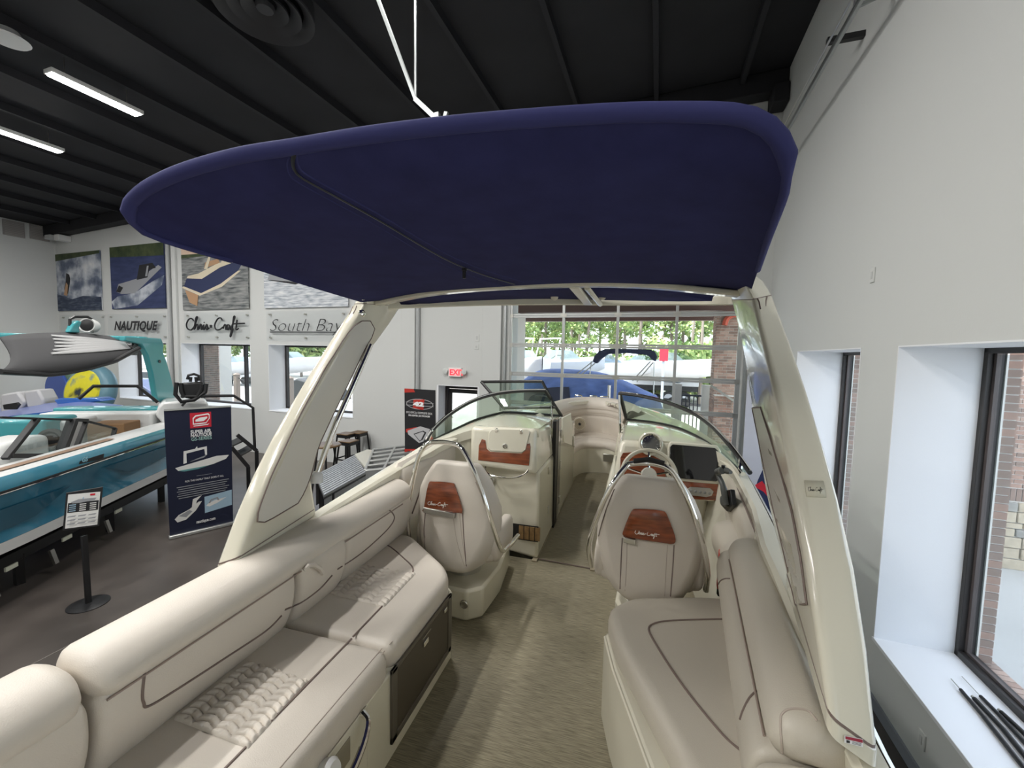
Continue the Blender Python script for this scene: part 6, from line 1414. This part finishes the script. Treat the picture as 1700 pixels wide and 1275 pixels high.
def pier(label, x0, x1, y0, y1, z0, z1, faces='y', stone=0, cat='brick pier', stuff=False, structure=False):
    """brick pier; faces: which faces get bricks ('y' = toward -y, 'x' = toward -x). base stones up to z0+stone, soldier course above"""
    t = thing('brick_pier', label, cat, RW(((x0+x1)/2, (y0+y1)/2, z0)))
    m = MB(True); m.box(x0+.012, x1-.012, y0+.012, y1-.012, z0, z1); part('mortar_core', m, MORT, t)
    zb = z0+stone
    LB = .194; HB = .092
    joined = {0: MB(True), 1: MB(True), 2: MB(True)}
    full = [brick_mesh(LB-MJ, .03, BH-MJ, b) for b in BRK]; half = [brick_mesh(HB-MJ, .03, BH-MJ, b) for b in BRK]
    fullx = [brick_mesh(.03, LB-MJ, BH-MJ, b) for b in BRK]; halfx = [brick_mesh(.03, HB-MJ, BH-MJ, b) for b in BRK]
    cnt = 0
    zs0 = zb+(.21 if stone else 0); n = int((z1-zs0)/BH)
    for k in range(n):
        z = zs0+k*BH
        for f in faces:
            a0, a1 = (x0, x1) if f == 'y' else (y0, y1); a = a0; first = k % 2
            while a < a1-.05:
                L = HB if first else LB
                first = 0
                if a+L > a1: L = HB
                c = rnd.randrange(3); short = L == HB; pr = rnd.uniform(-.002, .002)
                if stuff or cnt >= 290:
                    mm = joined[c]
                    if f == 'y': mm.box(a, min(a1, a+L-MJ), y0+pr, y0+.03, z, z+BH-MJ)
                    else: mm.box(x0+pr, x0+.03, a, min(a1, a+L-MJ), z, z+BH-MJ)
                else:
                    me = ((half if short else full) if f == 'y' else (halfx if short else fullx))[c]
                    put(t, 'brick', me, (a, y0+pr, z) if f == 'y' else (x0+pr, a, z)); cnt += 1
                a += L
    for c in range(3):
        if joined[c].v: part('brickwork', joined[c], BRK[c], t, kind='stuff')
    if stone:
        for f in faces:
            a0, a1 = (x0, x1) if f == 'y' else (y0, y1); a = a0; sd = [brick_mesh(BH-MJ, .03, .19, b) if f == 'y' else brick_mesh(.03, BH-MJ, .19, b) for b in BRK]
            while a < a1-.05:
                put(t, 'soldier_brick', sd[rnd.randrange(3)], (a, y0, zb+.005) if f == 'y' else (x0, a, zb+.005)); a += BH
            z = z0
            while z < zb-.04:
                h = min(rnd.choice((.09, .13, .17)), zb-z); a = a0
                while a < a1-.03:
                    L = min(rnd.choice((.16, .24, .33)), a1-a)
                    m = MB(True); pr = rnd.uniform(.0, .02)
                    if f == 'y': m.box(a, a+L-.014, y0-.02-pr, y0+.02, z, z+h-.014)
                    else: m.box(x0-.02-pr, x0+.02, a, a+L-.014, z, z+h-.014)
                    part('stone', m, STN[rnd.randrange(3)], t, bevel=.008, seg=1); a += L
                z += h
    return t
# brick reveals right outside the right-wall windows (jamb bricks end on)
for (a, b), lab, up in ((RWIN[1], 'single stack of brown jamb bricks outside the large right window', 1), (RWIN[0], 'single stack of brown jamb bricks outside the window behind the arch leg', 1)):
    t = thing('jamb_bricks', lab, 'brickwork', RW((WX+TH+.2, b+.05, SILL-.1)))
    x0 = WX+TH+.115
    m = MB(True); m.box(x0+.006, x0+.095, b-.035, b+.4, SILL-.2, HEAD+.3); part('mortar_core', m, MORT, t)
    ms = [brick_mesh(.088, .02, BH-MJ, q) for q in BRK[:2]+[BRK[1]]]
    for k in range(int((HEAD+.2-SILL+.2)/BH)): put(t, 'brick', ms[rnd.randrange(3)], (x0+.008, b-.05+rnd.uniform(0, .003), SILL-.2+k*BH))
    ms = [brick_mesh(.145, BH-MJ, .03, q) for q in BRK]
    k = 0
    while a+k*BH < b: put(t, 'sill_brick', ms[rnd.randrange(3)], (x0+.008, a+k*BH, SILL-.045)); k += 1
    m = MB(True); m.box(x0+.012, x0+.14, a, b, SILL-.2, SILL-.03); part('sill_bed', m, MORT, t)
# porch piers seen through the right windows
e = at(1655, 941, True, z=GZ)
pier('brick porch column with stone base outside the large right-hand window', e.x, e.x+.95, e.y, e.y+.5, GZ, 4.0, 'y', stone=1.05)
e = at(1376, 772, True, z=GZ)
pier('brick porch column with stone base outside the window behind the arch leg', e.x-.2, e.x+1.1, e.y, e.y+.5, GZ, 4.2, 'y', stone=1.0, stuff=True)
# piers of the canopy outside the overhead door
e = at(1184, 640, True, y=11.3)
pier('tall brick canopy pier at the right of the overhead door view', e.x, e.x+.95, 11.3, 12.0, GZ, 3.30, 'yx', stuff=True)
e2b = at(1178, 730, True, y=11.0); pier('lower brick wall end in front of the canopy pier', e.x+.0, e.x+.45, 11.0, 11.28, GZ, 1.0, 'yx', stuff=True)
e = at(853, 600, True, y=10.6); pier('narrow brick pier at the left edge of the overhead door', e.x-.7, e.x+.10, 10.6, 11.3, GZ, 3.30, 'y', stuff=True)
BRS = mat('brown_steel_beam', (.10, .045, .035), .6); SOF = mat('white_soffit', (.62, .60, .58), .7)
def beam(ya, z0, z1, lab): m = MB(True); m.box(-9, 6, ya, ya+.25, z0, z1); part('canopy_beam', m, BRS, None, label=lab, cat='beam')
beam(10.6, 2.97, 3.19, 'nearer brown steel canopy beam outside the overhead door'); beam(14.6, 3.08, 3.28, 'farther brown steel canopy beam outside the overhead door')
m = MB(True)
m.hexa([(-9, 9.7, 3.62), (6, 9.7, 3.62), (6, 15.2, 3.42), (-9, 15.2, 3.42), (-9, 9.7, 3.74), (6, 9.7, 3.74), (6, 15.2, 3.54), (-9, 15.2, 3.54)]); cr = struct('trim_21', m, SOF, label='white corrugated canopy roof outside the overhead door')
for k in range(50):
    x = -8.9+.3*k; m = MB(True); m.hexa([(x, 9.7, 3.585), (x+.09, 9.7, 3.585), (x+.09, 15.2, 3.385), (x, 15.2, 3.385), (x, 9.7, 3.63), (x+.09, 9.7, 3.63), (x+.09, 15.2, 3.43), (x, 15.2, 3.43)]); part('roof_rib', m, SOF, cr)
hk = at(1212, 534, True, y=11.2); m = MB(True); P = [at(x, y, True, y=11.25) for x, y in [(1203, 540), (1206, 530), (1214, 524), (1222, 522)]]; m.tube(smooth_curve(P, 4), .06, 8); part('hose_reel_arm', m, mat('orange_red', (.6, .10, .05), .5), None, label='small orange-red curved arm on the brick canopy pier', cat='arm')
# navy iron fence panels by the pier
IRON = mat('navy_iron', (.02, .025, .05), .5)
t = thing('iron_fence', 'dark iron picket railing and stairs between the brick piers outside', 'fence', RW((.8, 13, GZ)))
for k in range(16):
    x = .45+.10*k; m = MB(True); m.box(x, x+.025, 12.4, 12.425, GZ, .85); part('picket', m, IRON, t)
for z in (.82, -.6): m = MB(True); m.box(.4, 2.1, 12.395, 12.43, z, z+.05); part('fence_rail', m, IRON, t)
for x in (.42, 1.15): m = MB(True); m.box(x, x+.22, 12.3, 12.5, GZ, 1.15); part('fence_post', m, mat('pale_post', (.5, .48, .46), .7), t)
m = MB(True); a, b = at(1180, 640, True, y=10.9), at(1222, 668, True, y=10.9); m.bar(a, b, .05, .05); part('handrail', m, STEEL, t)
# ---------------------------------------------------------------- covered blue boat with raised bimini
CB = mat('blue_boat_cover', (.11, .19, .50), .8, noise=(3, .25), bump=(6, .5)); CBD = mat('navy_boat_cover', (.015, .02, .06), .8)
cb = thing('covered_boat', 'boat under a bright blue fabric cover outside the overhead door', 'boat', RW((-2.2, 12.6, GZ)))
yc = 12.3
ridge = [at(x, y, True, y=yc+1.1) for x, y in [(862, 640), (880, 622), (905, 613), (950, 613), (1000, 619), (1040, 633), (1085, 655)]]
mid = [at(x, y, True, y=yc) for x, y in [(845, 662), (868, 636), (905, 622), (950, 622), (1000, 630), (1045, 645), (1095, 663)]]
low = [at(x, y, True, y=yc-.9) for x, y in [(840, 690), (868, 672), (905, 668), (950, 664), (1000, 668), (1048, 680), (1105, 690)]]
rws = [resample(smooth_curve(q, 5), 30) for q in (ridge, mid, low)]
rws2 = [rws[0], [a.lerp(b, .5)+Vector((0, 0, .05)) for a, b in zip(rws[0], rws[1])], rws[1], [a.lerp(b, .5)+Vector((0, 0, .04*sin(k*1.3))) for k, (a, b) in enumerate(zip(rws[1], rws[2]))], rws[2], [Vector((p.x, p.y, GZ+.5)) for p in rws[2]]]
m = MB(True); m.grid(rws2); bcv = bvh_of(m); part('fabric_cover', m, CB, cb)
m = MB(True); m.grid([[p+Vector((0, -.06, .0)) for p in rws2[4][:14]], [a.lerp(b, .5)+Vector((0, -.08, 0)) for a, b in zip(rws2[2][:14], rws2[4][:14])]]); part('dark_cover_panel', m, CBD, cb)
m = MB(True); m.grid([[p+Vector((0, 1.0, -.1)) for p in rws[0]], [Vector((p.x, p.y+1.2, GZ+.5)) for p in rws[0]]]); part('fabric_cover_back', m, CB, cb)
m = MB(True); m.box(-5.0, .2, 11.9, 13.2, GZ+.0, GZ+.5); part('trailer', m, BLACKM, cb)
m = MB(True); P = [at(x, y, True, y=yc+.2) for x, y in [(983, 600), (986, 592), (994, 583), (1006, 579), (1040, 579), (1080, 580), (1088, 584), (1091, 592), (1089, 601), (1082, 597), (1076, 590), (1040, 586), (1008, 588), (996, 597), (990, 604)]]; m.prism(P, (0, .35, 0)); part('folded_bimini', m, CBD, cb, bevel=.04)
for a, b in (((984, 600), (940, 635)), ((988, 603), (948, 636)), ((982, 600), (975, 655)), ((1086, 600), (1085, 655)), ((1084, 602), (1057, 634)), ((1080, 600), (1050, 632))):
    m = MB(True); m.tube([at(*a, True, y=yc+.1), at(*b, True, y=yc-.1)], .018, 6); part('bimini_strut', m, ALU, cb)
# ---------------------------------------------------------------- boats in the lot
def lot_boat(px, py, y, L, ang, label, col, hcol, h=1.1, group=None, top=False):
    c = at(px, py, True, y=y); t = thing('lot_boat', label, 'boat', RW((c.x, c.y, GZ))); A = Matrix.Rotation(radians(ang), 3, 'Z')
    def q(a, b, z): return c*1.0+A@Vector((a, b, 0))+Vector((0, 0, z-c.z))
    zt = c.z; rows = []
    for k in range(13):
        s = k/12; a = -L/2+L*s; w_ = 1.2*(1-max(0, (s-.45)/.55)**2.2)+.02; zs_ = zt+.25*s*s
        rows.append([q(a, -w_, zs_), q(a, -w_*.95, zs_-.35), q(a, -w_*.6, zs_-h*.8+.3*s*s), q(a, 0, zs_-h+.5*s**3), q(a, w_*.6, zs_-h*.8+.3*s*s), q(a, w_*.95, zs_-.35), q(a, w_, zs_)])
    m = MB(True); m.grid(rows); part('hull', m, hcol, t)
    m = MB(True); m.grid([[r[0], r[0].lerp(r[6], .3)+Vector((0, 0, .12)), r[0].lerp(r[6], .7)+Vector((0, 0, .12)), r[6]] for r in rows]); part('deck', m, col, t)
    m = MB(True); m.hexa([q(-L*.2, -.8, zt+.05), q(L*.12, -.7, zt+.05), q(L*.12, .7, zt+.05), q(-L*.2, .8, zt+.05), q(-L*.12, -.6, zt+.62), q(-L*.02, -.55, zt+.62), q(-L*.02, .55, zt+.62), q(-L*.12, .6, zt+.62)]); part('windshield', m, glassmat('boat_glass', (.4, .45, .5), .15), t)
    for a in (-L*.15, -L*.02):
        for b in (-.95, .95): m = MB(True); w0 = q(a, b, GZ+.33); m.lathe(w0, (0, 1, 0), [(.1, -.09), (.30, -.1), (.33, 0), (.30, .1), (.1, .09)], 16); part('trailer_wheel', m, BLACK, t)
    m = MB(True); m.bar(q(-L*.4, 0, GZ+.42), q(L*.5, 0, GZ+.42), .3, .14); part('trailer_frame', m, BLACKM, t)
    if top:
        m = MB(True); m.tube([q(-L*.25, -.9, zt+.2), q(-L*.2, -.9, zt+1.2), q(-L*.2, .9, zt+1.2), q(-L*.25, .9, zt+.2)], .04, 6); part('wake_tower', m, WGEL, t)
    return t
LW = mat('lot_white', (.60, .61, .64), .4); LG = mat('lot_grey', (.30, .33, .38), .5); LB_ = mat('lot_navy', (.05, .07, .15), .4)
lot_boat(866, 604, 18, 5.5, -55, 'white covered boat at the left edge of the overhead door view', LW, LW, top=True)
lot_boat(940, 601, 22, 5.5, 50, 'white boat with tower behind the blue cover, left of the raised bimini', LW, LG, top=True)
lot_boat(1012, 606, 26, 6, 25, 'grey covered boat far behind the raised bimini', LG, LW)
lot_boat(1060, 605, 30, 6, 150, 'blue-grey boat in the far row near the red lift', mat('lot_bluegrey', (.2, .28, .42), .5), LG)
lot_boat(1130, 603, 27, 6, -30, 'white boat in the far row left of the brick pier', LW, LW)
lot_boat(400, 604, 26, 6, 0, 'pale boat seen through the window under the script logo', LG, LW)
lot_boat(488, 598, 24, 6, 5, 'covered boat seen through the window left of the port arch leg', LG, LW)
# white flatbed with dual wheels
t = thing('flatbed_trailer', 'white-sided flatbed trailer with twin wheels to the right of the blue cover', 'trailer', RW((1.0, 30, GZ)))
a, b = at(1030, 632, True, y=30), at(1160, 630, True, y=30)
m = MB(True); m.box(a.x, b.x, 29.8, 32, a.z-.2, a.z+1.1); part('bed', m, LW, t, bevel=.03)
m = MB(True); m.box(a.x, b.x, 29.9, 31.9, a.z-.55, a.z-.2); part('under_frame', m, BLACKM, t)
for px in (1110, 1134):
    c = at(px, 651, True, y=29.6); c.z = GZ+.47; m = MB(True); m.lathe(c, (0, -1, 0), [(.25, -.12), (.43, -.12), (.47, 0), (.43, .12), (.25, .12)], 22); w_ = part('tyre', m, BLACK, t)
    m = MB(True); m.lathe(c, (0, -1, 0), [(.05, .14), (.22, .12), (.28, .13), (.28, -.05)], 16); part('wheel', m, LW, w_)
t2 = thing('red_lift', 'bright red lift mast standing in the far lot', 'lift', RW(at(1101, 612, True, y=24)))
c = at(1101, 612, True, y=24); m = MB(True); m.box(c.x-.07, c.x+.07, 23.95, 24.05, GZ, c.z+.5); part('base', m, LG, t2, bevel=.03); m = MB(True); m.box(c.x-.22, c.x+.22, 23.9, 24.1, c.z+.4, c.z+1.1); part('mast', m, MRED, t2, bevel=.02)
# cars outside left windows
def car(px, py, y, lab, col, ang=0):
    c = at(px, py, True, y=y); c.z = GZ; t = thing('car', lab, 'car', RW(c)); A = Matrix.Rotation(radians(ang), 3, 'Z'); q = lambda a, b, z: c+A@Vector((a, b, 0))+Vector((0, 0, z))
    side = [(-2.3, .35), (-2.35, .75), (-2.1, .95), (-1.5, 1.0), (-.95, 1.45), (.55, 1.47), (1.25, 1.0), (2.1, .88), (2.3, .6), (2.3, .35)]
    m = MB(True); m.loft([[q(a, w_, z) for a, z in side] for w_ in (-.85, .85)]); part('body', m, col, t, bevel=.08, seg=3)
    m = MB(True); m.loft([[q(a, w_, z) for a, z in [(-1.4, 1.02), (-.9, 1.40), (.5, 1.42), (1.1, 1.02)]] for w_ in (-.87, .87)]); part('side_glass', m, mat('car_glass', (.02, .025, .03), .1), t)
    for a in (-1.45, 1.45):
        for b in (-.8, .8): m = MB(True); m.lathe(q(a, b, .33), A@Vector((0, 1, 0)), [(.15, -.11), (.33, -.11), (.34, 0), (.33, .11), (.15, .11)], 18); part('wheel', m, BLACK, t)
car(232, 650, 13.5, 'dark blue car outside the window behind the teal tower', LB_, 20); car(255, 610, 19, 'silver car farther out behind the dark blue one', LW, 10)
car(380, 590, 30, 'white car in the far lot seen through the window under the script logo', LW, 0)
# bollard posts with chain
WOODP = mat('weathered_post', (.30, .24, .20), .8)
def post(px, py0, y, lab):
    c = at(px, py0, True, y=y); t = thing('chain_post', lab, 'post', RW((c.x, c.y, GZ))); m = MB(True); m.box(c.x-.09, c.x+.09, c.y-.09, c.y+.09, GZ, c.z); part('shaft', m, WOODP, t, bevel=.02)
    m = MB(True); m.hexa([(c.x-.11, c.y-.11, c.z), (c.x+.11, c.y-.11, c.z), (c.x+.11, c.y+.11, c.z), (c.x-.11, c.y+.11, c.z), (c.x-.03, c.y-.03, c.z+.08), (c.x+.03, c.y-.03, c.z+.08), (c.x+.03, c.y+.03, c.z+.08), (c.x-.03, c.y+.03, c.z+.08)]); part('cap', m, WOODP, t); return c
c1_ = post(393, 622, 12.5, 'wooden chain post outside the window under the script logo'); c2_ = post(482, 628, 12.5, 'wooden chain post outside the window beside the arch leg')
m = MB(True); P = [c1_+(c2_-c1_)*(k/14)+Vector((0, 0, -.1-.35*sin(pi*k/14))) for k in range(15)]; m.tube(P, .014, 5); P = [c1_+Vector((-3.0*k/14, 0, -.1-.35*sin(pi*k/14))) for k in range(15)]; 
part('barrier_chain', m, DARKG, None, label='slack dark chain hanging between the two wooden posts', cat='chain')
e = at(332, 600, True, y=WY+1.6); pier('brick porch column outside the window under the script logo', e.x-.1, e.x+.95, WY+1.6, WY+2.1, GZ, 3.2, 'y', stuff=True)
tent = thing('covered_equipment', 'dark tarp-covered mound outside the window beside the arch leg', 'tarp', RW(at(468, 650, True, y=14)))
P = [at(x, y, True, y=14) for x, y in [(452, 668), (468, 640), (492, 628), (530, 640), (545, 668)]]; m = MB(True); m.prism(P, (0, 1.5, 0)); part('tarp', m, DARKG, tent, bevel=.08)
# ---------------------------------------------------------------- trees
LF = [mat('leaf_bright', (.30, .41, .15), .7), mat('leaf_mid', (.19, .29, .11), .7), mat('leaf_yellow', (.44, .49, .20), .7)]
for l in LF:
    b = l.node_tree.nodes['Principled BSDF']; b.inputs['Subsurface Weight'].default_value = 0
BARK = mat('grey_bark', (.22, .18, .15), .9)
def crown_mesh(seed, n, rx, rz, blobs):
    r = random.Random(seed); m = MB()
    cs = [(Vector((r.gauss(0, rx*.5), r.gauss(0, rx*.5), r.uniform(-rz, rz)*.8)), r.uniform(.5, 1)*rx*.55) for _ in range(blobs)]
    for k in range(n):
        c, rr = r.choice(cs); d = Vector((r.gauss(0, 1), r.gauss(0, 1), r.gauss(0, .8))).normalized()*rr*r.uniform(.5, 1.05); p = c+d; s = r.uniform(.10, .22)
        u = Vector((r.gauss(0, 1), r.gauss(0, 1), r.gauss(0, 1))).normalized(); v = u.orthogonal().normalized()
        m.m = r.choice((0, 0, 1, 2)); i0 = len(m.v); m.v += [p-u*s, p+v*s*.6, p+u*s, p-v*s*.6]; m.face((i0, i0+1, i0+2, i0+3))
    me = bpy.data.meshes.new('foliage'); me.from_pydata(m.v, [], m.f)
    for l in LF: me.materials.append(l)
    me.polygons.foreach_set('material_index', m.mi); return me
pine = [crown_mesh(s, 1500, 1.5, 3.2, 22) for s in (1, 2, 3)]; bush = [crown_mesh(s, 1300, 1.3, .9, 12) for s in (5, 6)]
tr_ = []
rt = random.Random(11)
xs = [-16, -14.2, -12.4, -11, -9.5, -8, -6.6, -5.2, -3.8, -2.4, -1.0, .6, 2.2, 3.8, 5.6, 7.5]
def tree(x, y, kind, lab, grp, z=None, s=1.0):
    t = thing('pine_tree' if kind == 'pine' else 'round_tree', lab, 'tree', RW((x, y, GZ)), group=grp)
    z = z if z is not None else rt.uniform(5, 6.5)
    o = bpy.data.objects.new('foliage', (rt.choice(pine) if kind == 'pine' else rt.choice(bush))); C.objects.link(o); o.parent = t; o.location = (0, 0, z-GZ); o.scale = (s, s, s); o.rotation_euler = (0, 0, rt.uniform(0, 6)); o['kind'] = 'stuff'
    m = MB(True); m.tube([(x, y, GZ), (x+rt.uniform(-.1, .1), y, z*.5), (x+rt.uniform(-.3, .3), y, z+2*s)], [.16, .13, .07], 8); part('trunk', m, BARK, t)
for i, x in enumerate(xs):
    tree(x+rt.uniform(-.4, .4), 36+rt.uniform(-3, 3), 'pine', 'tall thin pine in the tree line beyond the lot', 'tall pines beyond the lot')
for i, x in enumerate(xs):
    tree(x*1.5+rt.uniform(-.4, .4), 43+rt.uniform(-1, 1), 'pine', 'tall pine standing in the second row of the tree line', 'pines of the second row', s=1.3)
for px, y, s in ((1165, 30, 1.5), (1145, 33, 1.6)):
    c = at(px, 600, True, y=y); tree(c.x, y, 'round', 'round yellow-green tree left of the brick pier' if s < 1.55 else 'round tree just behind the yellow-green one near the pier', None, z=1.6, s=s)
for i, px in enumerate((215, 262, 345, 375, 405, 475, 500, 520)):
    c = at(px, 590, True, y=38); tree(c.x, 38, 'round', 'leafy tree far outside the poster wall windows', 'leafy trees beyond the left windows', z=2.6+rt.uniform(-.3, .5), s=2.0)
for i, x in enumerate((-12, -9, -6, -3, 0, 3, 6)):
    tree(x, 33, 'round', 'low bushy growth at the foot of the pines', 'undergrowth below the pines', z=.6, s=1.5)
